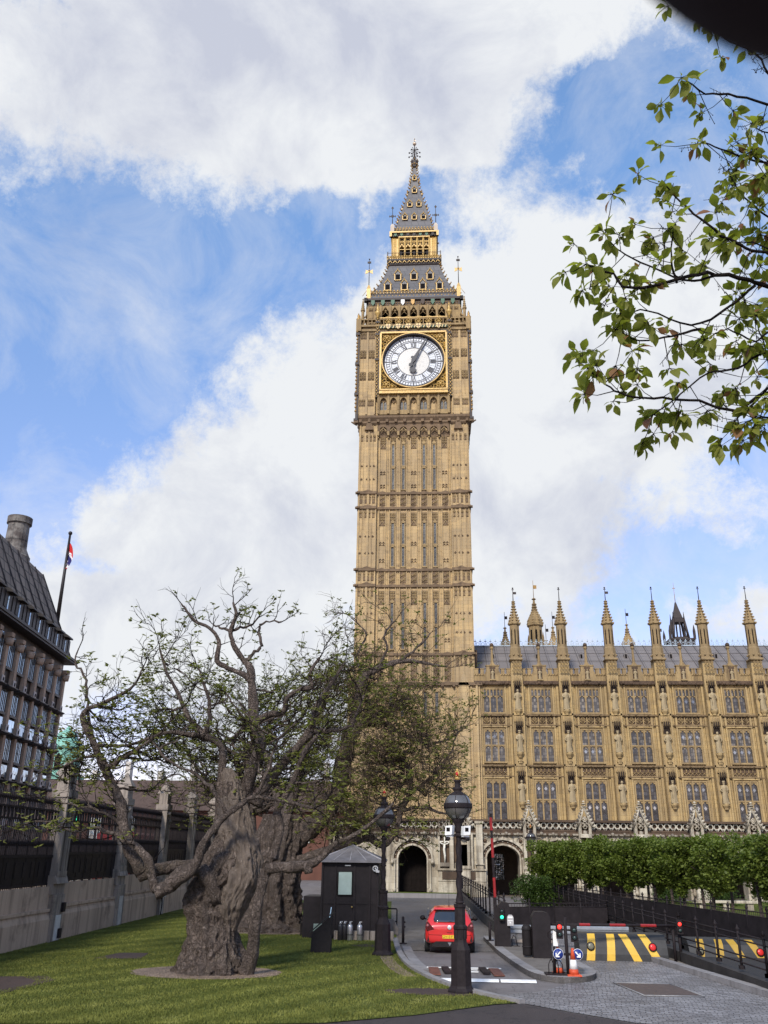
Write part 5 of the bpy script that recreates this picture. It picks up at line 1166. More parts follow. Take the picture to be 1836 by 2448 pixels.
m = MB(); m.tube([(.1, .1, 0), (.12, .12, -.4), (.1, .05, -.9)], .03, 5); m.tube([(.1, -.05, 0), (.14, 0, -.3), (.12, .02, -.9)], .03, 5); m.build('cable', IRON, el_)
# ------------------------------------------------------------------ the modern black-roofed office block
PC = at(126, 1560, 74); PD = Vector((.115, -1, 0)).normalized()   # facade runs from the far corner back towards the left
OB = thing('office_block', 'dark bronze office block with stone piers, tall windows, steep black roof and chimney', 'office building', (PC.x, 74, 0))
ON = Vector((-PD.y, PD.x, 0))
OM = Matrix(((PD.x, ON.x, 0, 0), (PD.y, ON.y, 0, 0), (0, 0, 1, 0), (0, 0, 0, 1)))    # local x: along towards us, y: out of the facade, z up
def ob(n, mb, mats): q = MB(); q.xf(OM, mb); return q.build(n, mats, OB)
BRONZE = plain('bronze_cladding', (.022, .017, .016), .5, .35, 4, .2, .4); PIERM = stone('office_pier_stone', (.46, .34, .25), (.36, .27, .20), (.14, .10, .08), .5, 3, 1.0)
FINS = MB()
PITCHX = 2.35; NP = 13; EAVE = 18.6; FL = 3.15
m = MB(); m.box(.2, PITCHX * NP, -9, -.2, 0, EAVE); ob('wall', m, BRONZE)
for j in range(5): FINS.prism([(-1.0, -.35), (-.9, .02), (-.2, .12), (-.2, -.45)], EAVE - 4.5 - FL * j, EAVE - 4.2 - FL * j, 'z')
ob('end_fin', FINS, BRONZE)
ZF = [EAVE - 3.3 - FL * k for k in range(5)]
for k in range(NP):
    x = .3 + PITCHX * k
    m = MB(); m.box(x - .24, x + .24, -.2, .11, 0, EAVE - 1.0); m.cbox(x, .1, EAVE - 1.0, .55, .6, .3); m.lathe(x, .12, [(.3, EAVE - 1.6), (.36, EAVE - 1.1)], 10); ob('pier', m, PIERM)
    for j, z in enumerate(ZF):
        xc = x + PITCHX / 2
        w = MB(); w.box(xc - .62, xc + .62, -.06, -.02, z + .3, z + 2.0); wd = ob('window', w, OFFICEG)
        f = MB()
        for i in range(5): f.cbox(xc - .62 + .31 * i, -.01, z + .3, .05, .05, 1.7)
        f.box(xc - .68, xc + .68, -.18, .06, z + .15, z + .32); q = MB(); q.xf(OM, f); q.build('mullion', BRONZE, wd)
        w = MB(); w.box(xc - .66, xc + .66, -.06, -.02, z - .85, z - .02) if j > 0 else w.box(xc - .62, xc + .62, -.06, -.02, z + 2.3, z + 2.5); ob('upper_light', w, OFFICEG)
        b = MB()
        if j > 0 or True: b.box(x - .27, x + .27, .14, .18, z - 1.0, z - .45); ob('pale_bracket', b, plain('pale_stone_block', (.52, .46, .42), .8, .1)) if k == 0 and j == 0 else link('pale_bracket', bpy.data.objects['pale_bracket'].data, OB, OM @ Vector((PITCHX * k, 0, -FL * j)))
        if k == 0 and j == 0:
            b = MB(); b.lathe(0, 0, [(.17, 0), (.17, .04)], 12); me_ = b.data('vent_hole', DARK)
            b = MB(); b.prism([(-.1, 0), (.45, .02), (.6, .1), (.6, .16), (-.1, .26)], -.95, .95, 'x'); SHELF = b.data('light_shelf', BRONZE)
        h = link('vent_hole', me_, OB, OM @ Vector((x, .18, z - .72))); h.rotation_euler = (R(-90), 0, math.atan2(PD.y, PD.x)); h.scale = (.45, .8, 1)
        s_ = link('light_shelf', SHELF, OB, OM @ Vector((x + PITCHX / 2, .0, z - 1.25))); s_.rotation_euler = (0, 0, math.atan2(PD.y, PD.x))
m = MB(); m.box(-.35, PITCHX * NP, -.6, .75, EAVE - .1, EAVE + .15); m.box(-.45, PITCHX * NP, .7, .85, EAVE + .05, EAVE + .25); ob('eaves', m, BRONZE)
# attic storey and steep roof of metal plates
ROOFP = NT('dark_roof_plates'); _b = ROOFP.n('ShaderNodeTexBrick', Scale=1, Mortar0Size=.07, Brick0Width=1.05, Row0Height=.95, _offset=0.0); ROOFP.l(ROOFP.wallvec(), _b.inputs['Vector'])
_b.inputs['Color1'].default_value = (.19, .15, .125, 1); _b.inputs['Color2'].default_value = (.13, .10, .085, 1); _b.inputs['Mortar'].default_value = (.022, .018, .017, 1)
ROOFP.col(_b.outputs[0]); ROOFP.bump(_b.outputs['Fac'], -.8, .08); ROOFP = ROOFP.fin(.6, .1, .3)
m = MB(); m.box(.4, PITCHX * NP, -6, .1, EAVE + .15, EAVE + 2.0)
for k in range(NP * 3): m.cbox(.6 + k * PITCHX / 3, .12, EAVE + .2, .5, .06, 1.7)
ob('attic', m, BRONZE)
for k in range(NP): w = MB(); w.box(1.7 + PITCHX * k, 1.9 + PITCHX * k, .12, .18, EAVE + .4, EAVE + 1.7); ob('attic_window', w, OFFICEG); b = MB(); b.prism([(-.6, EAVE + 1.95), (.55, EAVE + 1.85), (.55, EAVE + 1.98), (-.6, EAVE + 2.7)], 1.0 + PITCHX * k, 2.3 + PITCHX * k, 'x'); ob('attic_hood', b, BRONZE)
m = MB(); z0 = EAVE + .2; H2 = 7.3; L_ = PITCHX * NP
m.face([(-.2, .3, z0), (L_, .3, z0), (L_, -2.6, z0 + H2), (2.2, -2.6, z0 + H2)]); m.face([(-.2, .3, z0), (2.2, -2.6, z0 + H2), (2.2, -9, z0 + H2), (-.2, -14, z0)]); m.face([(2.2, -2.6, z0 + H2), (L_, -2.6, z0 + H2), (L_, -9, z0 + H2), (2.2, -9, z0 + H2)])
ob('roof', m, ROOFP)
m = MB()
for k in range(NP + 1): m.tube([(-.2 + k * PITCHX, .32, z0), (2.2 + k * PITCHX * .93, -2.6, z0 + H2)], .09, 4)
ob('roof_rib', m, BRONZE)
# chimney on its conical base
cc = at(12, 1300, 82) - Vector((PC.x, 74, 0)); top = at(10, 1120, 82).z
CHM = NT('chimney_plates'); _b = CHM.n('ShaderNodeTexBrick', Scale=1, Mortar0Size=.08, Brick0Width=1.3, Row0Height=1.5, _offset=0.0); CHM.l(CHM.wallvec(), _b.inputs['Vector'])
_b.inputs['Color1'].default_value = (.10, .082, .07, 1); _b.inputs['Color2'].default_value = (.065, .052, .045, 1); _b.inputs['Mortar'].default_value = (.03, .025, .022, 1); CHM.col(CHM.mix(CHM.ramp(CHM.noise(.8, 6, .7), [(.45, (0,) * 3), (.6, (.6,) * 3)]), _b.outputs[0], (.27, .25, .22))); CHM = CHM.fin(.7)
m = MB(); m.lathe(cc.x, cc.y, [(2.1, 20), (2.1, top - 5.9), (2.0, top - 5.7), (1.62, top - 4.9), (1.62, top - 4.3), (1.5, top - 4.15), (1.14, top - 3.4), (1.06, top - .75), (1.25, top - .7), (1.25, top), (.95, top)], 20, 0, False); q = m.build('chimney', CHM, OB)
fp = thing('flagpole', 'slanting bronze flagpole with a furled union flag on the office roof', 'flagpole', at(123, 1346, 75))
b0, b1 = Vector((0, 0, 0)), at(152, 1152, 75) - at(123, 1346, 75)
m = MB(); m.tube([b0 - b1 * .12, b1], [.2, .1], 8); m.ball(b1, .2, 8, 6); m.build('pole', BRONZE, fp)
FL_ = NT('furled_flag'); uv = FL_.n('ShaderNodeTexCoord'); sp = FL_.n('ShaderNodeSeparateXYZ'); FL_.l(uv.outputs['Object'], sp.inputs[0])
wv = FL_.math('ADD', FL_.math('MULTIPLY', sp.outputs[2], .36), FL_.math('ADD', FL_.math('MULTIPLY', sp.outputs[0], .5), FL_.math('MULTIPLY', FL_.noise(2.2, 3, .6), .55))); fr = FL_.math('FRACT', wv, 0)
FL_.col(FL_.ramp(fr, [(0, (.5, .02, .02)), (.20, (.6, .03, .03)), (.22, (.75, .72, .7)), (.38, (.75, .72, .7)), (.4, (.02, .02, .12)), (.66, (.02, .02, .12)), (.68, (.75, .72, .7)), (.78, (.75, .72, .7)), (.8, (.5, .02, .02))])); FL_ = FL_.fin(.8)
m = MB(); n = 14; vs = []; fs = []
for i in range(n + 1):
    f_ = i / n; p = b1 * (.93 - .34 * f_); w = .55 * math.sin(math.pi * min(1, f_ * 1.15 + .08)) ** .7 + .08
    for j in range(6): t_ = j / 5; vs.append((p.x + t_ * w, p.y - .12 * math.sin(j * 2.4 + f_ * 5), p.z - t_ * .7 - .1 * math.sin(f_ * 9 + j)))
for i in range(n):
    for j in range(5): fs.append((i * 6 + j, i * 6 + j + 1, (i + 1) * 6 + j + 1, (i + 1) * 6 + j))
m.mesh(vs, fs, True); m.build('flag', FL_, fp)
# ------------------------------------------------------------------ brick building and copper turret further off
c0 = at(118, 1690, 118); c1 = at(470, 1700, 118)
NS = thing('brick_building', 'dark red brick building with long brown roof and pale chimneys behind the railings', 'building', (c0.x, 118, 0))
BRK = stone('red_brick', (.16, .075, .055), (.13, .06, .045), (.06, .04, .03), .4, .5, .2); TILE = plain('brown_roof_tiles', (.075, .05, .04), .9, .25, 2)
L_ = c1.x - c0.x + 24; m = MB(); m.box(-6, L_, 0, 12, 0, 8.3); m.build('wall', BRK, NS)
m = MB(); m.prism([(-.6, 8.2), (12.6, 8.2), (9, 12.2), (3, 12.2)], -6, L_, 'x'); m.build('roof', TILE, NS)
for k in range(9):
    w = MB(); w.box(1 + k * 4.6, 2.4 + k * 4.6, -.08, .02, 4.6, 7.2); w_ = w.build('window', OFFICEG, NS); f = MB(); f.box(.85 + k * 4.6, 2.55 + k * 4.6, -.12, .0, 4.4, 4.6); f.box(1.65 + k * 4.6, 1.75 + k * 4.6, -.12, .0, 4.6, 7.2); f.build('window_frame', WHITEP, w_)
    c_ = MB(); c_.cbox(4 + k * 4.6, 4, 9.5, .7, 1.2, 5.2 if k % 2 else 4.0); c_.build('chimney', plain('pale_chimney_render', (.55, .50, .44), .9, .2), NS)
g0 = at(148, 1575, 128); gz = g0.z
ct = thing('copper_turret', 'pale green copper turret rising behind the brick building beside the office block', 'turret', (g0.x, 128, 0))
COP = plain('verdigris_copper', (.20, .42, .33), .7, .2, 2.5)
m = MB(); m.oct(0, 0, [(2.6, 8), (2.5, gz - 7.5), (2.9, gz - 7.3), (2.9, gz - 6.8), (2.2, gz - 6.5), (2.0, gz - 3), (2.3, gz - 2.7), (2.2, gz - 2.2), (1.5, gz - 1.5), (1.2, gz - .6), (.4, gz - .1), (.1, gz + .4)]); m.build('drum', COP, ct)
m = MB(); m.prism([(-.45, gz - 6), (.45, gz - 6), (.45, gz - 4.2), (0, gz - 3.6), (-.45, gz - 4.2)], -2.25, -2.05); m.build('opening', DARK, ct)
# ------------------------------------------------------------------ street traffic glimpsed through the railings
RED = plain('red_bus_paint', (.42, .012, .012), .3, .1, 3, 0, .5)
def bus(p, rz, label):
    b = thing('bus', label, 'bus', p, rz)
    m = MB(); m.box(-1.25, 1.25, -5.2, 5.2, .35, 4.3); m.prism([(-1.25, 4.3), (1.25, 4.3), (1.05, 4.45), (-1.05, 4.45)], -5.1, 5.1); m.build('body', RED, b)
    for z0, z1 in ((1.25, 2.1), (2.9, 3.75)):
        m = MB(); m.box(-1.28, 1.28, -4.9, 4.9, z0, z1); m.build('window_band', OFFICEG, b)
    for y in (-3.4, 3.2):
        for x in (-1.1, 1.1): m = MB(); m.prism([(y + .48 * math.cos(a * math.pi / 8), .48 + .48 * math.sin(a * math.pi / 8)) for a in range(16)], x - .2, x + .2, 'x'); m.build('wheel', plain('tyre', (.02, .02, .02), .9), b)
    return b
p = at(320, 1800, 62); bus((p.x - 1.5, 64, 0), .08, 'red double decker bus seen through the railings beside the hollow tree')
p = at(190, 1800, 60); vn = thing('van', 'white van parked behind the railings left of the red bus', 'van', (p.x, 62, 0), .08)
m = MB(); m.prism([(-2.5, .4), (2.3, .4), (2.5, 1.1), (1.9, 1.25), (1.3, 2.2), (-2.5, 2.25)], -.95, .95, 'x'); m.build('body', WHITEP, vn); m = MB(); m.box(-.97, .97, -.4, 1.3, 1.3, 1.95); m.build('window', OFFICEG, vn)
for y in (-1.6, 1.5):
    for x in (-.85, .85): m = MB(); m.prism([(y + .34 * math.cos(a * math.pi / 8), .34 + .34 * math.sin(a * math.pi / 8)) for a in range(16)], x - .12, x + .12, 'x'); m.build('wheel', bpy.data.materials['tyre'], vn)
p = at(167, 1770, 50); tl = thing('traffic_light', 'traffic light showing green behind the railings near the nearest pier', 'traffic light', (p.x, 50, 0))
m = MB(); m.tube([(0, 0, 0), (0, 0, p.z - .4)], .07, 8); m.box(-.16, .16, -.12, .12, p.z - .35, p.z + .75); m.build('post', IRON, tl); m = MB(); m.ball((.02, -.14, p.z), .13, 10, 8); m.build('green_lamp', emit('green_signal', (.05, .9, .45), 1.5), tl)
# ------------------------------------------------------------------ trees
def bark(name, c1, c2, moss=(.10, .085, .03), s=1.0, mossy=.4, crack=.55):
    t = NT(name); n1 = t.noise(3 * s, 9, .75, t.map((1, 1, .45)), .6); n2 = t.noise(22 * s, 8, .75, t.map((1, 1, .16)))
    c = t.ramp(n1, [(.32, c1), (.55, sc3(c1, 1.7)), (.72, c2)]); c = t.mix(t.math('MULTIPLY', n2, .7), c, sc3(c1, .45)); c = t.mix(t.ramp(t.noise(.9, 5, .6), [(.58, (0,) * 3), (.75, (mossy,) * 3)]), c, moss)
    wv = t.n('ShaderNodeVectorMath', _operation='ADD'); nz = t.n('ShaderNodeTexNoise', Scale=3, Detail=5); t.l(t.tc.outputs['Object'], nz.inputs['Vector']); t.l(nz.outputs['Color'], wv.inputs[0]); t.l(t.tc.outputs['Object'], wv.inputs[1])
    vo = t.n('ShaderNodeTexVoronoi', Scale=1, _feature='DISTANCE_TO_EDGE'); t.l(t.map((7 * s, 7 * s, 1.5 * s), (0, 0, 0), wv.outputs[0]), vo.inputs['Vector']); ck_ = t.ramp(vo.outputs['Distance'], [(.01, (0,) * 3), (.16, (1,) * 3)])
    c = t.mix(ck_, t.mix(crack, c, sc3(c1, .5)), c); lich = t.ramp(t.noise(5, 6, .7), [(.60, (0,) * 3), (.68, (.5,) * 3)]); c = t.mix(lich, c, sc3(c2, 1.25))
    t.col(c); t.bump(t.math('ADD', t.math('ADD', n1, t.math('MULTIPLY', n2, .7)), t.math('MULTIPLY', ck_, crack * .7)), 1.0, .14); return t.fin(.92, 0, .15)
BARK = bark('gnarled_brown_bark', (.135, .104, .086), (.42, .34, .28)); TWIGM = bark('dark_twig_bark', (.028, .019, .015), (.06, .043, .034), (.06, .055, .02), 2, .3)
DEADW = bark('bare_grey_wood', (.19, .15, .12), (.50, .41, .33), (.20, .16, .13), 1.6, .2, .15); TAN = plain('tan_seed_pods', (.20, .14, .085), .9, .3, 4); BROWNT = plain('fine_brown_twigs', (.075, .050, .032), .9, .35, 3)
def leafmat(name, a, b, tr=.45):
    t = NT(name); oi = t.noise(2.6, 4, .7); c = t.ramp(oi, [(.3, a), (.7, b)]); t.col(c); t.b.inputs['Roughness'].default_value = .5; t.b.inputs['Specular IOR Level'].default_value = .35
    tl = t.n('ShaderNodeBsdfTranslucent'); t.l(t.mix(1.0, c, (1.0, 1.15, .55), 'MULTIPLY'), tl.inputs[0]); ms = t.n('ShaderNodeMixShader'); ms.inputs[0].default_value = tr; t.l(t.b.outputs[0], ms.inputs[1]); t.l(tl.outputs[0], ms.inputs[2]); t.l(ms.outputs[0], t.out.inputs[0]); return t.mat
YOUNG = leafmat('young_olive_leaves', (.15, .15, .035), (.31, .31, .095)); LIMEL = leafmat('clipped_lime_leaves', (.085, .115, .018), (.22, .27, .055)); BIGL = leafmat('broad_yellow_green_leaves', (.17, .18, .025), (.30, .30, .06), .6); RUSSET = leafmat('russet_young_leaves', (.20, .08, .04), (.30, .16, .07), .5)
BUSHL = leafmat('dark_shrub_leaves', (.03, .055, .010), (.085, .135, .025), .3)
def crook(a, b, k, amp, rnd):
    """crooked line from a to b"""
    out = [a]; L = (b - a).length
    for i in range(1, k): f = i / k; out.append(a.lerp(b, f) + Vector((rnd.uniform(-1, 1), rnd.uniform(-1, 1), rnd.uniform(-1, 1))) * L * amp)
    return out + [b]
def smooth(pts, k=3):
    P = [2 * pts[0] - pts[1]] + list(pts) + [2 * pts[-1] - pts[-2]]; out = []
    for i in range(1, len(P) - 2):
        for j in range(k):
            t = j / k; a, b, c, d = P[i - 1], P[i], P[i + 1], P[i + 2]
            out.append(.5 * (2 * b + (c - a) * t + (2 * a - 5 * b + 4 * c - d) * t * t + (3 * b - a - 3 * c + d) * t ** 3))
    return out + [pts[-1]]
from mathutils import noise as mnoise
class Tree:
    def __init__(s, seed): s.r = random.Random(seed); s.big = MB(); s.tw = MB(); s.lf = MB(); s.nodes = []
    def limb(s, pts, r0, r1, n=8, knob=.12, k=4):
        p = smooth(pts, k); m = len(p); jt = .012 if r0 > .1 else min(.045, r0 * .55); knob = knob * .4 if r0 > .1 else knob; p = [p[0]] + [q + Vector((s.r.uniform(-jt, jt), s.r.uniform(-jt, jt), s.r.uniform(-jt, jt))) for q in p[1:]]; rad = [(r0 + (r1 - r0) * (i / (m - 1)) ** .8) * (1 + s.r.uniform(-knob, knob)) for i in range(m)]; s.nodes += [q for q, w in zip(p, rad) if .03 < w < .22]
        n0 = len(s.big.v)
        if r0 > .09: n = 18 if r0 > .2 else 12
        s.big.tube(p, rad, n)
        if r0 > .06:
            for i in range(m):
                for k_ in range(n):
                    q = Vector(s.big.v[n0 + i * n + k_]); d = q - p[i]; w = q * 2.4; w.z *= .6; b = mnoise.noise(w) * .36 + abs(mnoise.noise(q * 6.5)) * .34 - .10 + mnoise.noise(q * 15) * .14
                    s.big.v[n0 + i * n + k_] = tuple(q + d * b)
        return p, rad
    def star(s, p, size, n):
        """a tuft of young leaves"""
        for i in range(n):
            a = s.r.uniform(0, 6.283); d = Vector((math.cos(a), math.sin(a), s.r.uniform(-.75, .5))).normalized(); u = d.cross(Vector((0, 0, 1)))
            u = u.normalized() if u.length > .01 else Vector((1, 0, 0)); L = size * s.r.uniform(.6, 1.25); w = L * s.r.uniform(.26, .42); nn = u.cross(d) * L * .14; q = p + d * L * .12
            s.lf.face([q, q + d * L * .38 - u * w - nn, q + d * L, q + d * L * .5 + nn * .6]); s.lf.face([q, q + d * L * .5 + nn * .6, q + d * L, q + d * L * .38 + u * w - nn])
    def twig(s, p, d, L, r, lev, up=.1, leaf=.5, size=.12, spread=.9, crookk=.55):
        segs = max(3, int(L / .16)) if lev else max(3, int(L / .14)); st = L / segs; pts = [p]; q = p.copy(); dd = d.normalized(); kids = []
        for i in range(segs):
            dd = (dd + Vector((s.r.uniform(-1, 1), s.r.uniform(-1, 1), s.r.uniform(-1, 1) + up)) * crookk * .55).normalized(); q = q + dd * st; pts.append(q.copy())
            if lev and s.r.random() < .75:
                e = (dd + Vector((s.r.uniform(-1, 1), s.r.uniform(-1, 1), s.r.uniform(-.8, 1))) * spread).normalized(); kids.append((q.copy(), e, L * s.r.uniform(.35, .7)))
        s.tw.tube(pts, [r * (1 - .6 * i / segs) for i in range(segs + 1)], 4 if lev < 2 else 5, True, False)
        for kp, kd, kl in kids: s.twig(kp, kd, kl, r * .6, lev - 1, up, leaf, size, spread, crookk)
        if s.r.random() < leaf: s.star(q, size, s.r.randint(3, 6))
    def dress(s, p, rad, every, L, r, lev, f0=.25, **kw):
        acc = 0
        for i in range(1, len(p)):
            acc += (p[i] - p[i - 1]).length
            if i / len(p) < f0 or acc < every: continue
            acc = 0; t = (p[i] - p[i - 1]).normalized(); v = Vector((s.r.uniform(-1, 1), s.r.uniform(-1, 1), s.r.uniform(-.55, 1))); v = (v - t * v.dot(t)).normalized()
            s.twig(p[i] + v * rad[i] * .5, v + t * .55, L * s.r.uniform(.6, 1.25), min(r, rad[i] * .7), lev, **kw)
        s.twig(p[-1], p[-1] - p[-2], L, min(r, rad[-1]), lev, **kw)
    def finish(s, root, bm=BARK, tm=TWIGM, lm=YOUNG, o=Vector((0, 0, 0))):
        for mb, n, m in ((s.big, 'branch', bm), (s.tw, 'twigs', tm), (s.lf, 'leaves', lm)):
            if mb.v: mb.v = [(v[0] - o.x, v[1] - o.y, v[2] - o.z) for v in mb.v]; tag(mb.build(n, m, root), kind=None)
def gnarl(axis, radii, rough, seed, n=40, flute=.12, nf=7, k=6):
    """a swollen, fluted old trunk"""
    from mathutils import noise as mn
    p = smooth([Vector(a) for a in axis], k); m = len(p); rs = []
    for i in range(m):
        t = i / (m - 1) * (len(radii) - 1); j = min(int(t), len(radii) - 2); rs.append(radii[j] * (1 - t + j) + radii[j + 1] * (t - j))
    mb = MB(); vs = []; fs = []
    for i in range(m):
        for a in range(n):
            th = 2 * math.pi * a / n; d = Vector((math.cos(th), math.sin(th), 0)); q = Vector((d.x * 2.2, d.y * 2.2, p[i].z * 1.1 + seed)); q2 = Vector((d.x * rs[i] * 6.5 + .5 * mn.noise(Vector((p[i].z * 1.5, th, seed))), d.y * rs[i] * 6.5, p[i].z * 1.25 + seed)); b = mn.noise(q) * .55 + (.5 - abs(mn.noise(q * 2.1)) * 1.6) * .5 + (.35 - abs(mn.noise(q2)) * 1.3) * .5 + (.3 - abs(mn.noise(q2 * 2.2)) * 1.2) * .34 + mn.noise(Vector((q2.x * 4, q2.y * 4, q2.z * 7))) * .16
            rr = rs[i] * (1 + flute * math.sin(nf * th + 1.5 * math.sin(p[i].z * 1.3 + seed)) + rough * b); vs.append(p[i] + d * rr)
    for i in range(m - 1):
        for a in range(n): c = (a + 1) % n; fs.append((i * n + a, i * n + c, (i + 1) * n + c, (i + 1) * n + a))
    fs.append(tuple(range((m - 1) * n, m * n))); mb.mesh(vs, fs, True); return mb
def off(mb, o): mb.v = [(v[0] - o.x, v[1] - o.y, v[2] - o.z) for v in mb.v]; return mb
# ---- the old hollow tree on the lawn
OA = Vector((-6.85, 28.7, 0)); YA = 28.7
TA = thing('gnarled_tree', 'huge gnarled old tree with hollow pale trunk and crooked half bare branches on the lawn', 'tree', OA)
P = lambda x, y, dy=0: at(x, y, YA + dy)
tk = gnarl([(OA.x + .0, YA, -.1), (OA.x, YA, .25), (OA.x - .05, YA, .9), P(458, 1990), P(455, 1945), P(480, 1895), P(500, 1850), P(508, 1815), P(505, 1775), P(500, 1730), P(494, 1690)], [1.14, .95, .72, .67, .74, .80, .74, .58, .47, .42, .36], .30, 3, 150, .07, 6, 16)
off(tk, OA).build('trunk', BARK, TA)
# bare patch: the barkless inner wood standing proud of the trunk
dw = gnarl([P(497, 2010, -.15), P(500, 1960, -.28), P(522, 1900, -.32), P(520, 1850, -.2), P(512, 1800, -.12), P(508, 1760, -.1), P(503, 1725, -.1), P(501, 1700, 0), P(497, 1680, 0), P(492, 1660, 0)], [.18, .44, .54, .60, .52, .46, .40, .34, .27, .13], .34, 9, 110, .06, 5, 16)
off(dw, OA).build('bare_heartwood', DEADW, TA)
A = Tree(21)
def L_(pts, r0, r1, ev=None, L=1.2, lev=2, tr=A, r=.02, f0=.25, **kw):
    p, rad = tr.limb(pts, r0, r1)
    if ev: tr.dress(p, rad, ev, L, r, lev, f0, **kw)
    return p
kw = dict(leaf=.27, size=.15)
L_([P(512, 1800, .1), P(525, 1730, .2), P(545, 1665, .2), P(563, 1601, .2), P(549, 1560, .1), P(547, 1505, .1), P(544, 1473, .1), P(541, 1448, .1), P(528, 1429, .1), P(508, 1400, 0), P(498, 1364, 0), P(510, 1329, .1), P(503, 1301, .1)], .27, .05, .5, .95, 2, f0=.7, **kw)
L_([P(544, 1473, .1), P(525, 1457, 0), P(492, 1443, -.1), P(470, 1427, -.2), P(472, 1383, -.3), P(451, 1356, -.3), P(421, 1342, -.3), P(400, 1315, -.4), P(391, 1304, -.4)], .12, .03, .5, .7, 2, f0=.45, leaf=.12, size=.12)
L_([P(498, 1364), P(478, 1357, .3), P(462, 1350, .5)], .05, .03, .3, .6, 2, f0=.3, **kw)
L_([P(528, 1429, .1), P(545, 1413, .2), P(563, 1394, .3), P(559, 1356, .4), P(577, 1342, .5), P(610, 1343, .6)], .085, .025, .35, .8, 2, f0=.5, **kw)
L_([P(498, 1364), P(520, 1356, .2), P(545, 1350, .1), P(560, 1330, 0)], .055, .025, .3, .75, 2, f0=.3, **kw)
L_([P(552, 1563, .2), P(579, 1544, .1), P(612, 1538, 0), P(620, 1508, -.2), P(650, 1489, -.3), P(675, 1484, -.3), P(669, 1456, -.4), P(690, 1420, -.5)], .14, .04, .42, 1.1, 2, f0=.4, **kw)
L_([P(552, 1740, .1), P(580, 1690, .2), P(606, 1655, .3), P(656, 1598, .5), P(675, 1560, .6), P(688, 1519, .6), P(720, 1470, .7), P(745, 1430, .8)], .21, .045, .45, 1.2, 2, f0=.4, **kw)
L_([P(656, 1598, .5), P(690, 1580, .2), P(716, 1578, 0), P(760, 1565, -.2), P(785, 1500, -.4)], .1, .03, .5, 1.2, 2, f0=.3, **kw)
L_([P(470, 1800, -.1), P(478, 1700, .1), P(478, 1615, .3), P(443, 1590, .4), P(410, 1555, .5), P(385, 1500, .6), P(360, 1450, .7), P(345, 1400, .8)], .19, .035, .4, 1.3, 2, f0=.45, **kw)
L_([P(443, 1590, .4), P(400, 1585, .1), P(361, 1582, -.2), P(310, 1600, -.4), P(262, 1612, -.5), P(200, 1608, -.6)], .11, .03, .45, 1.1, 2, f0=.2, **kw)
L_([P(443, 1590, .4), P(455, 1540, .2), P(440, 1480, .1), P(430, 1440, -.1)], .1, .03, .4, 1.1, 2, f0=.25, **kw)
# hooked limb on the left and the big upright stem growing from it
L_([P(470, 1950, -.5), P(445, 1895, -.8), P(424, 1877, -.9), P(395, 1885, -1.0), P(366, 1910, -1.1), P(334, 1929, -1.2)], .22, .19, None)
hook = L_([P(338, 1925, -1.2), P(328, 1899, -1.2), P(320, 1858, -1.2), P(293, 1828, -1.2), P(271, 1817, -1.2), P(250, 1800, -1.1)], .15, .08, .7, .9, 2, f0=.3, **kw)
L_([P(440, 1880, .1), P(400, 1872, -.2), P(360, 1872, -.5), P(320, 1885, -.6), P(298, 1895, -.6)], .25, .17, None)
L_([P(310, 1885, -.6), P(285, 1840, -.6), P(268, 1790, -.6), P(261, 1737, -.5), P(240, 1690, -.4), P(228, 1662, -.4), P(213, 1631, -.3), P(200, 1598, -.2), P(183, 1566, -.2)], .22, .10, .6, .9, 2, f0=.35, **kw)
L_([P(183, 1566, -.2), P(180, 1545, -.2), P(192, 1531, -.3), P(218, 1521, -.4), P(251, 1505, -.5), P(290, 1480, -.6), P(310, 1440, -.6)], .11, .03, .38, 1.2, 2, f0=.3, **kw)
L_([P(200, 1598, -.2), P(190, 1530, .2), P(188, 1480, .3), P(176, 1450, .3), P(162, 1434, .3), P(170, 1400, .4)], .06, .025, .4, 1.0, 2, f0=.3, **kw)
L_([P(228, 1662, -.4), P(262, 1640, -.7), P(300, 1615, -.9), P(340, 1590, -1.0), P(380, 1540, -1.1)], .1, .03, .42, 1.2, 2, f0=.2, **kw)
L_([P(213, 1631, -.3), P(170, 1640, -.4), P(140, 1655, -.6), P(110, 1640, -.7)], .06, .02, .45, 1.0, 2, f0=.2, **kw)
L_([P(250, 1800, -1.1), P(200, 1790, -1.3), P(150, 1795, -1.5), P(90, 1775, -1.6), P(30, 1790, -1.7)], .07, .02, .42, 1.0, 2, f0=.1, leaf=.7, size=.15)
L_([P(268, 1790, -.6), P(235, 1760, -.8), P(190, 1745, -1.0), P(120, 1730, -1.2)], .06, .02, .45, 1.0, 2, f0=.2, leaf=.6, size=.14)
# the branch sweeping across the trunk
L_([P(372, 1908, -1.1), P(400, 1890, -1.3), P(424, 1865, -1.4), P(440, 1822, -1.5), P(462, 1790, -1.5), P(489, 1760, -1.5), P(520, 1738, -1.5), P(549, 1722, -1.4), P(598, 1727, -1.3), P(640, 1737, -1.3), P(680, 1746, -1.3)], .18, .04, .5, .9, 2, f0=.6, **kw)
L_([P(489, 1760, -1.5), P(455, 1700, -1.6), P(410, 1668, -1.7), P(360, 1640, -1.8), P(330, 1600, -1.8)], .07, .025, .42, 1.1, 2, f0=.25, **kw)
L_([P(549, 1722, -1.4), P(580, 1660, -1.5), P(600, 1600, -1.5), P(640, 1560, -1.6)], .06, .025, .45, 1.2, 2, f0=.3, **kw)
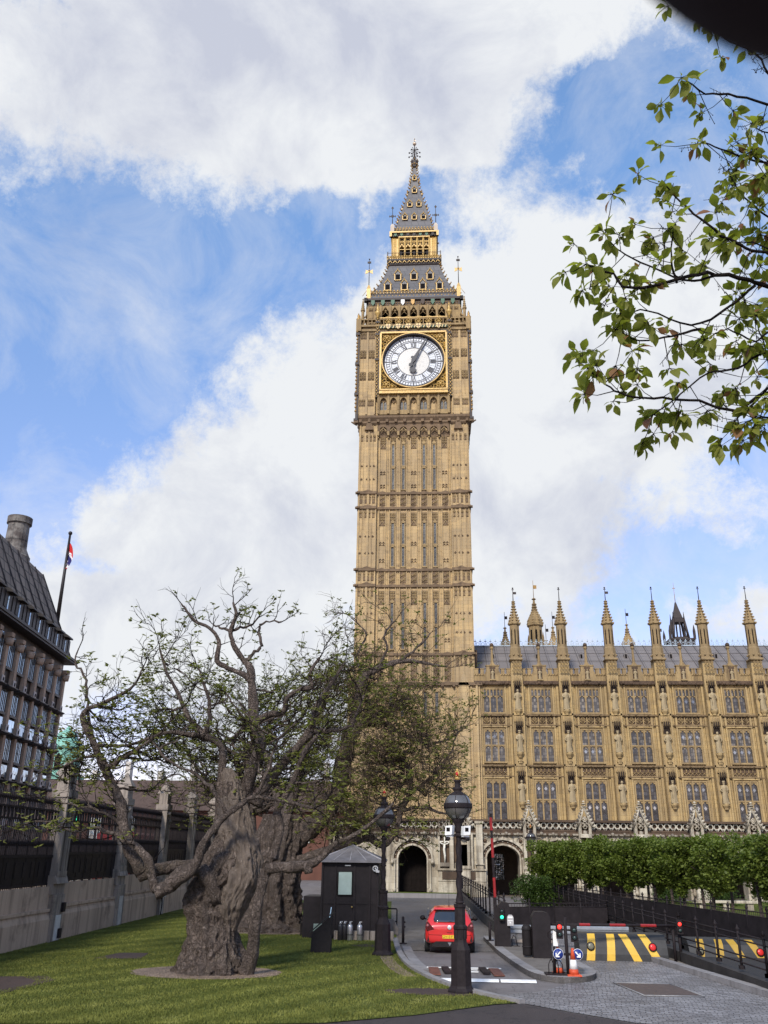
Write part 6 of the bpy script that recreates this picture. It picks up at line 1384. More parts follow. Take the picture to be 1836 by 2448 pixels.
# low right arm and riser
L_([P(528, 2112, -.45), P(545, 2060, -.6), P(552, 2000, -.8), P(556, 1950, -.9), P(572, 1895, -.9), P(592, 1840, -.8), P(604, 1790, -.8), P(600, 1750, -.7), P(622, 1710, -.7), P(640, 1670, -.7), P(660, 1620, -.6), P(690, 1585, -.6)], .24, .06, .5, 1.0, 2, f0=.7, **kw)
L_([P(575, 1876, -.9), P(620, 1874, -1.0), P(658, 1871, -1.1), P(668, 1886, -1.1)], .17, .12, None)
L_([P(655, 1872, -1.1), P(675, 1866, -1.1), P(697, 1850, -1.1), P(723, 1823, -1.1), P(758, 1807, -1.1), P(800, 1780, -1.1), P(850, 1735, -1.2)], .13, .04, .6, .9, 2, f0=.5, leaf=.7, size=.15)
# inner fill of the crown: each small limb springs from the nearest big one
def fill(tr, targets, reach, r0, ev, L, **k):
    src = [p for p in tr.nodes]
    for b in targets:
        c = sorted(src, key=lambda p: (p - b).length + max(0, p.z - b.z + .2) * 1.5)[:3]; a = tr.r.choice(c)
        if (a - b).length > reach: continue
        mid = a.lerp(b, .5) + Vector((tr.r.uniform(-.25, .25), tr.r.uniform(-.25, .25), -.12 * (b - a).length)); p, rad = tr.limb(crook(a, mid, 2, .1, tr.r) + crook(mid, b, 2, .1, tr.r)[1:], r0, .014, 5); tr.dress(p, rad, ev, L, .013, 2, .25, **k)
T1 = []
for i in range(92):
    x, y = A.r.uniform(140, 740), A.r.uniform(1395, 1690)
    if (y < 1480 and 395 < x < 640) or y < 1560 - (x - 130) * .9 or (x > 560 and y < 1420): continue
    T1.append(P(x, y, A.r.uniform(-1.8, 2.4)))
fill(A, T1, 3.2, .045, .26, .85, leaf=.27, size=.15)
A.finish(TA, o=OA)
# ---- second old tree behind it, with the heavy leaning limb and hanging pods
YB = 43.3; OBv = Vector((-7.75, YB, 0)); TB = thing('pod_tree', 'broad fluted old tree with dense brown twigs and hanging pods before the clock tower', 'tree', OBv)
Q = lambda x, y, dy=0: at(x, y, YB + dy)
tk = gnarl([(OBv.x, YB, -.1), (OBv.x, YB, .6), Q(592, 1930), Q(596, 1870), Q(604, 1810), Q(610, 1760)], [1.75, 1.22, 1.05, 1.05, 1.0, .8], .24, 5, 140, .12, 9, 16); off(tk, OBv).build('trunk', BARK, TB)
B = Tree(5)
def LB(pts, r0, r1, ev=None, L=1.4, lev=2, f0=.25, **k): return L_(pts, r0, r1, ev, L, lev, B, .022, f0, **k)
kb = dict(leaf=.28, size=.15, up=-.02)
LB([Q(590, 1850), Q(640, 1815), Q(668, 1790), Q(700, 1762), Q(735, 1690), Q(745, 1625), Q(762, 1578)], .55, .34, None)
LB([Q(745, 1640), Q(752, 1600), Q(764, 1575), Q(785, 1562), Q(812, 1552), Q(850, 1530), Q(880, 1500)], .42, .12, .6, 1.6, 2, f0=.5, **kb)
LB([Q(756, 1588), Q(768, 1545), Q(776, 1500), Q(780, 1480), Q(787, 1462), Q(817, 1444), Q(858, 1430), Q(890, 1428), Q(930, 1435), Q(965, 1440)], .32, .05, .5, 1.3, 2, f0=.45, **kb)
LB([Q(817, 1444), Q(835, 1405), Q(830, 1370), Q(855, 1340)], .1, .04, .4, 1.5, 2, f0=.2, **kb)
LB([Q(858, 1430), Q(900, 1400), Q(930, 1370)], .1, .04, .4, 1.5, 2, f0=.2, **kb)
LB([Q(787, 1462), Q(770, 1420), Q(790, 1370), Q(760, 1335)], .09, .03, .4, 1.4, 2, f0=.2, **kb)
LB([Q(812, 1552), Q(860, 1580), Q(910, 1605), Q(960, 1600), Q(1000, 1575)], .13, .03, .45, 1.5, 2, f0=.1, leaf=.5, size=.14)
LB([Q(606, 1790), Q(640, 1700), Q(660, 1600), Q(700, 1520), Q(720, 1450)], .3, .06, .6, 1.5, 2, f0=.3, **kb)
LB([Q(610, 1780, .3), Q(590, 1680, .5), Q(560, 1600, .8), Q(520, 1520, 1)], .28, .06, .6, 1.6, 2, f0=.4, **kb)
LB([Q(640, 1860, -.5), Q(700, 1842, -.6), Q(785, 1811, -.8), Q(824, 1825, -.8), Q(842, 1812, -.8), Q(858, 1790, -.8), Q(866, 1750, -.8), Q(885, 1715, -.7), Q(884, 1664, -.6), Q(865, 1640, -.5)], .24, .10, .7, 1.4, 2, f0=.5, **kb)
LB([Q(866, 1750, -.8), Q(905, 1745, -.9), Q(960, 1755, -1.0), Q(1000, 1762, -1)], .1, .03, .5, 1.1, 2, f0=.2, **kb)
LB([Q(885, 1715, -.7), Q(930, 1680, -.7), Q(970, 1630, -.7), Q(985, 1590, -.7)], .1, .03, .5, 1.2, 2, f0=.2, leaf=.5, size=.15)
LB([Q(865, 1640, -.5), Q(900, 1600, -.4), Q(930, 1590, -.4)], .09, .03, .4, 1.5, 2, f0=.2, **kb)
T2 = []
for i in range(190):
    for _ in range(30):
        x, y = B.r.uniform(680, 985), B.r.uniform(1440, 1800); lim = 985 - max(0, (1560 - y)) * .75
        if x < lim and (x < 900 or y < 1720): break
    T2.append(Q(x, y, B.r.uniform(-3.0, 3.2)))
fill(B, T2, 5.5, .05, .24, 1.1, leaf=.2, size=.15, up=-.1)
# leaf sprays hanging low in front
for x, y in ((735, 1700), (745, 1715), (700, 1740), (790, 1765), (810, 1750), (905, 1770), (760, 1790), (725, 1725), (870, 1790), (690, 1755)):
    for k in range(3): B.star(Q(x + B.r.uniform(-18, 18), y + B.r.uniform(-14, 14), -3.2 + B.r.uniform(-.5, .5)), .3, 5)
B.finish(TB, BARK, BROWNT, YOUNG, OBv)
pm_ = MB()
for i in range(420):
    x, y = B.r.uniform(700, 960), B.r.uniform(1560, 1800); p = Q(x, y, B.r.uniform(-3, 3)); L = B.r.uniform(.25, .55); pm_.tube([p, p + Vector((B.r.uniform(-.05, .05), 0, -L * .5)), p + Vector((B.r.uniform(-.1, .1), 0, -L))], .013, 3, True, False)
tag(off(pm_, OBv).build('seed_pods', TAN, TB), kind='stuff')
# ---- third tree further back on the left, seen through the first
OC = Vector((-11.2, 52, 0)); TC = thing('back_tree', 'slender dark tree behind the hollow one, its fine crown left of the tower', 'tree', OC)
D = Tree(8); D.limb([Vector((OC.x, 52, 0)), at(545, 1800, 52), at(535, 1700, 52), at(540, 1600, 52)], .34, .14)
for i in range(80):
    x, y = D.r.uniform(300, 760), D.r.uniform(1440, 1720); b = at(x, y, 52 + D.r.uniform(-2, 3)); a = at(540 + D.r.uniform(-40, 40), min(1760, y + 110), 52)
    p, rad = D.limb(crook(a, b, 5, .10, D.r), .08, .025, 5); D.dress(p, rad, .55, 1.3, .018, 2, .3, leaf=.3, size=.15)
D.finish(TC, BARK, TWIGM, YOUNG, OC)
# ---- the branch hanging into the picture at the upper right
ORt = Vector((7.6, 5.2, 0)); TR = thing('overhanging_tree', 'leafy tree overhead whose broad-leaved branches hang into the sky at the upper right', 'tree', ORt)
V = lambda x, y, dy=0: at(x + 32, y - 34, 5.4 + dy)
E_ = Tree(33)
E_.limb([ORt.copy(), Vector((7.5, 5.2, 3)), Vector((7.2, 5.3, 6)), Vector((6.6, 5.4, 8.5)), Vector((6.0, 5.5, 11))], .32, .12)
hubs = [Vector((6.9, 5.3, 7.0)), Vector((6.6, 5.4, 8.4)), Vector((6.3, 5.4, 9.6))]
def leaf(mb, p, d, L, w, roll, r):
    d = d.normalized(); u = d.cross(Vector((0, 0, 1))); u = u.normalized() if u.length > .05 else Vector((1, 0, 0)); u = (Matrix.Rotation(roll, 3, d) @ u); nn = u.cross(d)
    rows = [(0, .02, 0), (.18, .62, .02), (.42, 1, .03), (.7, .72, .0), (.9, .25, -.05), (1, .0, -.08)]; vs = []
    for f, k, z in rows:
        c = p + d * L * f + nn * (z * L * 1.2); vs += [c - u * w * k * .5 + nn * w * k * .14, c, c + u * w * k * .5 + nn * w * k * .14]
    fs = []
    for i in range(len(rows) - 1):
        for j in (0, 1): fs.append((i * 3 + j, i * 3 + j + 1, (i + 1) * 3 + j + 1, (i + 1) * 3 + j))
    mb.mesh(vs, fs, True)
rus = MB()
def tuft(p, d, n, big=1.0):
    for i in range(n):
        e = (d * .5 + Vector((E_.r.uniform(-1, 1), E_.r.uniform(-1, 1), E_.r.uniform(-1.2, .7)))).normalized(); L = E_.r.uniform(.04, .12) * big; st = p + e * L * .35
        E_.tw.tube([p, st], .0022, 3, True, False); leaf(rus if E_.r.random() < .06 else E_.lf, st, e + Vector((0, 0, -.35)), L, L * E_.r.uniform(.5, .68), E_.r.uniform(-1.2, 1.2), E_.r)
def bough(px, r0, n=5):
    pts = [V(x, y, d) for x, y, d in px]; p, rad = E_.limb(pts, r0, r0 * .35, 6, .06, 4)
    for i in range(3, len(p)):
        if E_.r.random() < .8: # bare berry stalks and side shoots
            v = Vector((E_.r.uniform(-1, .6), E_.r.uniform(-.6, .6), E_.r.uniform(-.9, .9))).normalized(); L = E_.r.uniform(.12, .34); q = p[i] + v * L * .6 + Vector((0, 0, -.02)); e = p[i] + v * L; E_.tw.tube([p[i], q, e], [.004, .003, .002], 4, True, False)
            if E_.r.random() < .62: tuft(e, v, E_.r.randint(7, 13))
            else:
                for k in range(4): a = p[i].lerp(e, .5 + .12 * k); b = a + Vector((E_.r.uniform(-.03, .03), 0, -.045)); E_.tw.tube([a, b], .0018, 3, True, False); E_.tw.ball(b, .005, 4, 3)
    tuft(p[-1], p[-1] - p[-2], n + 6, 1.25); tuft(p[-3], p[-1] - p[-2], n, 1.1)
    return p
BOUGHS = [([(1900, 180, .3), (1700, 130, .3), (1600, 90, .2), (1520, 60, .2), (1470, 35, .2)], .012), ([(1900, 240, .2), (1700, 180, .2), (1640, 130, .2), (1600, 110, .2)], .011), ([(1900, 480, .3), (1700, 420, .3), (1620, 390, .2), (1560, 340, .2)], .011), ([(1900, 620, .3), (1700, 600, .3), (1600, 560, .3), (1530, 560, .3)], .011), ([(1900, 760, .3), (1700, 720, .3), (1640, 700, .3), (1560, 690, .3)], .011), ([(1900, 860, .4), (1720, 850, .4), (1650, 800, .3), (1580, 790, .3)], .011), ([(1900, 330, .3), (1659, 270, .2), (1560, 240, .1), (1490, 235, 0), (1440, 200, -.1)], .016), ([(1900, 300, .5), (1659, 215, .4), (1600, 150, .3), (1530, 115, .3), (1490, 70, .3)], .014), ([(1900, 500, .4), (1659, 400, .3), (1560, 370, .2), (1500, 345, .1), (1475, 345, .1)], .013),
          ([(1950, 640, .2), (1659, 590, .1), (1560, 560, 0), (1500, 520, -.1), (1440, 470, -.1), (1400, 430, -.1)], .016), ([(1900, 730, .1), (1640, 660, 0), (1580, 640, -.1), (1510, 625, -.2), (1440, 635, -.3), (1330, 655, -.4), (1290, 625, -.4), (1235, 605, -.5)], .020),
          ([(1510, 630, -.2), (1450, 640, -.2), (1350, 600, -.2), (1300, 570, -.2), (1275, 540, -.3)], .010), ([(1430, 645, -.3), (1418, 600, -.3), (1420, 545, -.3), (1425, 515, -.3)], .010), ([(1600, 650, -.1), (1540, 700, 0), (1460, 735, 0), (1370, 705, 0), (1310, 710, -.1)], .012),
          ([(1480, 745, 0), (1420, 760, -.1), (1350, 770, -.1), (1300, 745, -.1)], .010), ([(1900, 900, .2), (1640, 880, .1), (1560, 950 - 30, .1), (1480, 900, 0), (1400, 905 - 10, -.1), (1320, 890, -.2), (1275, 860, -.2), (1235, 830, -.2)], .014),
          ([(1900, 800, .3), (1650, 790, .2), (1560, 830, .2), (1500, 840, .2), (1420, 900, .1), (1380, 930, .1)], .012), ([(1640, 860, .1), (1580, 920, .1), (1560, 935, .1), (1575, 985, .1)], .010), ([(1950, 930, .1), (1659, 935, .1), (1610, 933, .1), (1580, 945, .1)], .010),
          ([(1900, 600, .6), (1659, 520, .6), (1600, 480, .5), (1560, 440, .5), (1540, 400, .5)], .013), ([(1900, 700, .5), (1659, 740, .5), (1600, 770, .4), (1540, 745, .4), (1490, 770, .4)], .012), ([(1900, 820, .6), (1659, 830, .6), (1620, 780, .5), (1600, 720, .5)], .012), ([(1900, 420, .5), (1680, 330, .5), (1620, 320, .4), (1590, 300, .4)], .012), ([(1900, 560, .1), (1680, 470, .1), (1640, 430, .1), (1600, 410, .1)], .012), ([(1900, 680, .6), (1690, 640, .6), (1650, 560, .5), (1610, 540, .5)], .012)]
for k, (b, r0) in enumerate(BOUGHS):
    p = bough(b, r0)
    h = hubs[0 if b[0][1] > 700 else 1 if b[0][1] > 450 else 2]
    if b[0][0] >= 1900:
        o_, _r = E_.limb(crook(h, p[0], 5, .07, E_.r), .045, r0, 6)
        for q in o_[4:]:
            if E_.r.random() < .8:
                v = Vector((E_.r.uniform(-1, 1), E_.r.uniform(-1, 1), E_.r.uniform(-1, 1))).normalized(); e = q + v * E_.r.uniform(.15, .45); E_.tw.tube(crook(q, e, 3, .08, E_.r), .004, 4, True, False); tuft(e, v, E_.r.randint(6, 10)); tuft(q.lerp(e, .5), v, 4)
off(rus, ORt).build('russet_leaves', RUSSET, TR)
E_.finish(TR, TWIGM, TWIGM, BIGL, ORt)
# ---- clipped trees in a row before the arcade, shrub
def leafcloud(mb, r, n, f, size):
    for i in range(n):
        p = f(); d = Vector((r.uniform(-1, 1), r.uniform(-1, 1), r.uniform(-.7, .5))).normalized(); u = d.cross(Vector((r.uniform(-1, 1), r.uniform(-1, 1), 1))).normalized(); L = size * r.uniform(.6, 1.3); w = L * .36
        mb.face([p, p + d * L * .5 - u * w, p + d * L, p + d * L * .5 + u * w])
def pleached(seed):
    r = random.Random(seed); root = thing('pleached_tree', '', 'tree'); T_ = Tree(seed); lean = r.uniform(-.25, .25)
    T_.limb([Vector((lean, 0, 0)), Vector((lean * .5 + r.uniform(-.08, .08), 0, 1.2)), Vector((0, 0, 2.3)), Vector((r.uniform(-.2, .2), 0, 3.4))], .11, .05, 7)
    cl = [(Vector((r.uniform(-1.35, 1.35), r.uniform(-.75, .75), r.uniform(2.25, 4.1))), r.uniform(.3, .62)) for _ in range(30)] + [(Vector((r.uniform(-1.4, 1.4), r.uniform(-.6, .6), r.uniform(1.7, 2.3))), r.uniform(.15, .3)) for _ in range(6)]
    for c, s in cl:
        T_.limb(crook(Vector((0, 0, r.uniform(1.6, 3.0))), c, 4, .08, r), .035, .012, 5)
        def f(c=c, s=s):
            while True:
                v = Vector((r.uniform(-1, 1), r.uniform(-1, 1), r.uniform(-1, 1)))
                if .25 < v.length < 1: break
            q = c + v * s; q.z = min(q.z, 4.22 + .16 * math.sin(q.x * 3 + seed) + r.uniform(-.08, .22)); return q
        leafcloud(T_.lf, r, 230, f, .17)
    T_.finish(root, BARK, TWIGM, LIMEL); return root
protos = [pleached(s) for s in (3, 14, 27)]
ROWS = [(Vector((7.2, 64.5, 0)), Vector((17.6, 38.5, 0)), 12), (Vector((11.5, 68, 0)), Vector((22.0, 42.0, 0)), 11)]
rr = random.Random(2); cnt = 0
words = ['leftmost clipped tree of the front row', 'second', 'third', 'fourth', 'fifth', 'sixth', 'seventh', 'eighth', 'ninth', 'tenth', 'eleventh', 'twelfth']
for ri, (a, b, n) in enumerate(ROWS):
    for i in range(n):
        p = a.lerp(b, i / (n - 1)) + Vector((rr.uniform(-.25, .25), rr.uniform(-.2, .2), 0)); ang = math.atan2(b.y - a.y, b.x - a.x) + (math.pi if rr.random() < .5 else 0)
        lab = 'clipped green tree, %s from the left in the %s row before the arcade' % ('first' if i == 0 else words[i], ('front', 'back')[ri])
        sz = rr.uniform(.97, 1.05)
        if cnt < 3: o = protos[cnt]; o.location = p; o.rotation_euler = (0, 0, ang); o.scale = (1, 1, sz); o['label'] = lab
        else: o = dup(protos[rr.randrange(3)], p, ang, lab, (1, 1, sz))
        o['group'] = 'clipped trees before the arcade'; cnt += 1
def shrub(name, p, rx, rz, lab, seed, n=5200):
    r = random.Random(seed); root = thing(name, lab, 'shrub', p); mb = MB(); st = MB()
    for k in range(9): e = Vector((r.uniform(-rx, rx) * .6, r.uniform(-rx, rx) * .6, rz * 1.3)); st.tube(crook(Vector((0, 0, 0)), e, 4, .06, r), [.05, .04, .03, .02, .012], 5)
    bl = [(Vector((r.gauss(0, .45) * rx, r.gauss(0, .4) * rx, rz + r.uniform(-.55, .6) * rz)), r.uniform(.25, .5) * rx) for _ in range(40)]
    def f():
        c, s = r.choice(bl); v = Vector((r.gauss(0, 1), r.gauss(0, 1), r.gauss(0, 1))).normalized() * s * r.uniform(.7, 1.05); q = c + v; q.z = max(q.z, .05); return q
    leafcloud(mb, r, n, f, .12); st.build('stems', TWIGM, root); mb.build('leaves', BUSHL, root); return root
s0 = at(1153, 1930, 62); shrub('round_shrub', Vector((s0.x, 62, 0)), 1.25, 1.15, 'rounded clipped dark green bush at the left end of the clipped tree row', 4, 9000)
for k, (x, y) in enumerate(((17.5, 74), (21, 72), (24.5, 70), (28, 67))):
    o = shrub('low_shrub', Vector((x, y, 0)), 1.5, .6, 'low dark shrub under the arcade behind the clipped trees, %s from the left' % ('first', 'second', 'third', 'fourth')[k], 30 + k, 2500); o['group'] = 'low shrubs under the arcade'
# ------------------------------------------------------------------ words as mesh
def text(s, size, depth=.004):
    cu = bpy.data.curves.new('lettering', 'FONT'); cu.body = s; cu.size = size; cu.extrude = depth; cu.align_x = 'CENTER'; cu.align_y = 'CENTER'
    o = bpy.data.objects.new('lettering', cu); C.objects.link(o); me = bpy.data.meshes.new_from_object(o.evaluated_get(bpy.context.evaluated_depsgraph_get())); bpy.data.objects.remove(o); return me
def cyl(m, a, b, r, n=12): m.tube([a, b], r, n)
# ------------------------------------------------------------------ lamp posts
def lamp(label, loc):
    L = thing('lamp_post', label, 'lamp post', loc, 0, 'black lamp posts with globes and gilt crowns')
    m = MB(); m.oct(0, 0, [(.35, 0), (.35, .07), (.29, .13), (.27, .18), (.25, .95), (.25, 1.02), (.17, 1.2), (.16, 1.26), (.165, 1.5), (.185, 1.52), (.185, 1.58), (.145, 1.62), (.14, 2.02), (.16, 2.05), (.16, 2.12)])
    for k in range(8):
        a = math.pi / 4 * k; m.cbox(.145 * math.cos(a), .145 * math.sin(a), 1.28, .06, .06, .22)
    m.build('base', IRON, L)
    m = MB(); n = 10; vs = []; fs = []
    for j in range(61):
        z = 2.1 + j * .0305; tw = j * .22
        for i in range(n): a = 2 * math.pi * i / n; r = .088 * (1 - .15 * j / 60) * (1 + .17 * math.sin(2 * a + tw * 2)); vs.append((r * math.cos(a), r * math.sin(a), z))
    for j in range(60):
        for i in range(n): q = (i + 1) % n; fs.append((j * n + i, j * n + q, (j + 1) * n + q, (j + 1) * n + i))
    m.mesh(vs, fs, True)
    for z, r in ((2.16, .13), (2.95, .105), (3.88, .12)): m.lathe(0, 0, [(.07, z - .05), (r, z), (.07, z + .05)], 12)
    m.lathe(0, 0, [(.06, 3.9), (.12, 4.0), (.09, 4.08), (.13, 4.2), (.2, 4.3), (.19, 4.33)], 12); m.build('twisted_column', IRON, L)
    m = MB(); m.ball((0, 0, 4.63), .385, 28, 20); m.build('globe', GLOBE, L)
    m = MB(); m.lathe(0, 0, [(.395, 4.57), (.40, 4.6), (.40, 4.68), (.395, 4.71)], 28)
    for k in range(6):
        a = math.pi / 3 * k + .3; pts = [(.392 * math.cos(t) * math.cos(a), .392 * math.cos(t) * math.sin(a), 4.63 + .392 * math.sin(t)) for t in [R(-70 + 14 * i) for i in range(11)]]; m.tube(pts, .008, 4)
    m.lathe(0, 0, [(.27, 4.89), (.255, 4.93), (.15, 5.0), (.10, 5.03), (.14, 5.07), (.15, 5.12), (.085, 5.16), (.08, 5.28), (.1, 5.3), (.1, 5.34)], 16); m.build('globe_frame', IRON, L)
    m = MB(); m.cm = 0; m.lathe(0, 0, [(.07, 5.34), (.075, 5.42), (.06, 5.43)], 10); m.cm = 1; m.ball((0, 0, 5.5), .06, 8, 6); m.cm = 0
    for k in range(4): a = math.pi / 2 * k + .4; m.tube([(.07 * math.cos(a), .07 * math.sin(a), 5.42), (.11 * math.cos(a), .11 * math.sin(a), 5.5), (.04 * math.cos(a), .04 * math.sin(a), 5.57), (0, 0, 5.57)], .017, 5); m.ball((.085 * math.cos(a + .78), .085 * math.sin(a + .78), 5.45), .025, 5, 4)
    m.ball((0, 0, 5.6), .03, 6, 5); m.box(-.03, .03, -.008, .008, 5.62, 5.64); m.build('crown', [GOLD, RED], L); return L
GLOBE = NT('smoky_globe_glass'); GLOBE.col(GLOBE.ramp(GLOBE.noise(4, 4, .6), [(.3, (.085, .08, .075)), (.7, (.13, .12, .11))])); GLOBE = GLOBE.fin(.06, .15, .9)
LP = lamp('black lamp post with glass globe and gilt crown, nearest, standing before the red car', (.53, 25.7, 0))
q = dup(LP, (-2.05, 34.0, 0), .4, 'black lamp post beside the kiosk, its globe hidden among the tree branches')
q = dup(LP, (at(1147, 1815, 74).x, 74, 0), .2, 'distant black lamp post with gilt crown before the arcade arch')
for s_ in (-1, 1):
    f = thing('floodlight', '%s white floodlight with black camera clamped to the nearest lamp post' % ('left' if s_ < 0 else 'right'), 'floodlight', (.5 + s_ * .2, 25.6, 3.86), s_ * .35, 'floodlights on the lamp post')
    m = MB(); m.prism([(-.1, .0), (.1, .02), (.12, .26), (-.08, .24)], -.16, .04); m.box(-.09, .09, -.1, .02, -.04, 0); m.build('case', WHITEP, f)
    m = MB(); m.box(-.05, .05, -.168, -.16, .1, .2); m.build('lens', DARK, f)
    m = MB(); cyl(m, (s_ * .0, -.12, -.09), (s_ * .12, .05, -.1), .045); m.tube([(-s_ * .2, .08, -.02), (-s_ * .03, 0, .0)], .02, 6); m.build('camera', IRON, f)
# ------------------------------------------------------------------ the red hatchback seen from behind
CARP = NT('glossy_red_paint'); CARP.col(CARP.ramp(CARP.noise(2, 3, .5), [(.3, (.52, .012, .012)), (.7, (.60, .020, .016))])); CARP.b.inputs['Coat Weight'].default_value = 1; CARP.b.inputs['Coat Roughness'].default_value = .04; CARP = CARP.fin(.35, 0, .5)
BLKP = plain('black_plastic', (.020, .017, .017), .6, .2, 10, 0, .15); CARG = plain('tinted_car_glass', (.02, .022, .024), .04, .1, 2, 0, .7, 0, 30, 1); TYRE = bpy.data.materials['tyre']
car = thing('parked_car', 'red hatchback seen from behind, yellow number plate half hidden by the lamp post', 'car', (.33, 35.1, .0))
ST = [(-.02, .70, .45, .80, .62, .86), (.0, .80, .36, .86, .72, .93), (.05, .88, .30, .92, .78, .99), (.22, .905, .27, .96, .70, 1.19), (.45, .915, .25, .98, .60, 1.42), (.62, .915, .25, .98, .58, 1.49), (1.2, .92, .25, .98, .60, 1.54), (2.1, .92, .25, .98, .58, 1.52), (2.75, .91, .25, .98, .58, 1.25), (3.2, .89, .26, .95, .66, 1.02), (3.75, .84, .30, .82, .55, .84), (4.0, .66, .38, .62, .4, .66)]
m = MB(); ring_n = None; vs = []; fs = []
for y, hw, zb, zbelt, hr, zr in ST:
    half = [(hw * .86, zb), (hw * .98, zb + .1), (hw, .58 if zr > .8 else .5), (hw * .985, min(.80, zbelt - .05)), (hw * .94, zbelt), ((hw * .94 + hr) / 2 + .03, (zbelt + zr) / 2 + .02), (hr + .02, zr - .05), (hr * .75, zr), (0, zr + .015)]
    ring = [(-x, z) for x, z in half] + [(x, z) for x, z in reversed(half[:-1])]; ring_n = len(ring); vs += [(x, y, z) for x, z in ring]
for j in range(len(ST) - 1):
    for i in range(ring_n - 1): fs.append((j * ring_n + i, j * ring_n + i + 1, (j + 1) * ring_n + i + 1, (j + 1) * ring_n + i))
    fs.append((j * ring_n + ring_n - 1, j * ring_n, (j + 1) * ring_n, (j + 1) * ring_n + ring_n - 1))
fs.append(tuple(range(ring_n - 1, -1, -1))); fs.append(tuple(range((len(ST) - 1) * ring_n, len(ST) * ring_n))); m.mesh(vs, fs, True)
b = m.build('body', CARP, car); b.modifiers.new('subdivide', 'SUBSURF').levels = 2; b.modifiers[0].render_levels = 2
def hatch(x, s): # point on the sloping tailgate: s 0 at the window foot, 1 at the roof edge
    return (x, .10 + .40 * s - .03 + .05 * abs(x) ** 2, 1.00 + .40 * s + .03)
m = MB(); N = 8; vs = []; fs = []
for j in range(7):
    s = j / 6; w = .60 - .10 * s - (.05 if j in (0, 6) else 0); s2 = .0 + s * .92
    for i in range(N + 1): x = -w + 2 * w * i / N; p = hatch(x, s2); vs.append((p[0], p[1] - .035, p[2] + .015))
for j in range(6):
    for i in range(N): fs.append((j * (N + 1) + i, j * (N + 1) + i + 1, (j + 1) * (N + 1) + i + 1, (j + 1) * (N + 1) + i))
m.mesh(vs, fs, True); rw = m.build('rear_window', CARG, car); sf = rw.modifiers.new('thick', 'SOLIDIFY'); sf.thickness = .02
m = MB(); m.prism([(.36, 1.44), (.40, 1.50), (.75, 1.54), (.75, 1.50), (.5, 1.46)], -.56, .56, 'x'); m.build('spoiler', CARP, car)
for s_ in (-1, 1):
    m = MB(); m.prism([(s_ * .56, .80), (s_ * .82, .74), (s_ * .885, .86), (s_ * .84, 1.06), (s_ * .78, 1.05)], -.03, .18); tl_ = m.build('tail_light', plain('smoked_red_lens', (.09, .008, .010), .12, .3, 8, 0, .6, 0, 30, 1), car); m = MB(); m.ball((s_ * .80, -.03, .92), .05, 8, 6); m.build('lamp', plain('pale_lamp_lens', (.35, .12, .12), .15), tl_)
    for y in (.72, 3.2):
        m = MB(); n = 24; m.prism([(y + .31 * math.cos(2 * math.pi * a / n), .31 + .31 * math.sin(2 * math.pi * a / n)) for a in range(n)], s_ * .74, s_ * .925, 'x'); wh = m.build('wheel', TYRE, car); m = MB(); m.prism([(y + .2 * math.cos(2 * math.pi * a / n), .31 + .2 * math.sin(2 * math.pi * a / n)) for a in range(n)], s_ * .92, s_ * .932, 'x'); m.build('rim', plain('alloy', (.4, .4, .42), .35, .1, 4, .7), wh)
    m = MB(); m.prism([(.55, 1.02), (2.55, 1.02), (2.05, 1.42), (.75, 1.42)], s_ * .78, s_ * .80, 'x'); sw = m.build('side_window', CARG, car)
    m = MB(); m.ball((s_ * 1.03, 2.35, 1.03), .105, 12, 8, .85); m.tube([(s_ * .88, 2.4, .98), (s_ * 1.0, 2.37, 1.0)], .03, 6); m.build('wing_mirror', BLKP, car)
    m = MB(); m.prism([(s_ * .74, .42), (s_ * .82, .40), (s_ * .79, .62)], -.02, .1); m.build('bumper_vent', BLKP, car)
m = MB(); m.prism([(-.62, .22), (.62, .22), (.66, .30), (.5, .40), (-.5, .40), (-.66, .30)], -.035, .2); m.build('diffuser', BLKP, car)
m = MB(); m.prism([(-.07, .37), (.07, .37), (.0, .25)], -.05, -.03); m.build('exhaust_trim', plain('dull_chrome', (.35, .35, .36), .3, .1, 5, .8), car)
m = MB(); m.box(-.26, .26, -.045, 0, .50, .61); np_ = m.build('number_plate', plain('yellow_plate', (.80, .52, .03), .5, .05, 3), car)
tx = text('OV10 F', .115, .002); tx.materials.append(BLKP); t_ = link('lettering', tx, np_, (-.07, -.049, .555)); t_.rotation_euler = (R(90), 0, 0)
m = MB(); m.lathe(0, 0, [(.075, 0), (.075, .012), (.055, .02)], 20); bd = m.build('badge', plain('silver_badge', (.75, .75, .74), .3, .08, 20, .4), car, (0, -.03, .865)); bd.rotation_euler = (R(90), 0, 0); tx = text('Z', .09, .002); tx.materials.append(plain('grey_mark', (.3, .3, .3), .4)); t_ = link('emblem', tx, bd, (0, 0, .021)); 
m = MB(); m.box(-.09, .09, -.028, 0, .70, .715); m.box(-.09, .09, -.028, 0, .675, .685); m.build('trim_line', plain('dark_red_trim', (.2, .01, .01), .4), car)
m = MB()
for x in (-.62, .62): m.tube([(x * 1.25, -.005, .62), (x * 1.27, .02, .80), (x * 1.22, .06, .99)], .006, 4)
m.tube([(-.775, -.012, .615), (0, -.03, .60), (.775, -.012, .615)], .006, 4); m.build('shut_line', BLKP, car)
m = MB(); m.tube([(0, .10, 1.045), (.1, .15, 1.10), (.34, .19, 1.13)], .012, 5); m.build('rear_wiper', BLKP, car)
m = MB(); m.tube([(0, .75, 1.53), (0, .68, 1.98)], .006, 5); m.ball((0, .75, 1.54), .03, 6, 5); m.build('aerial', BLKP, car)
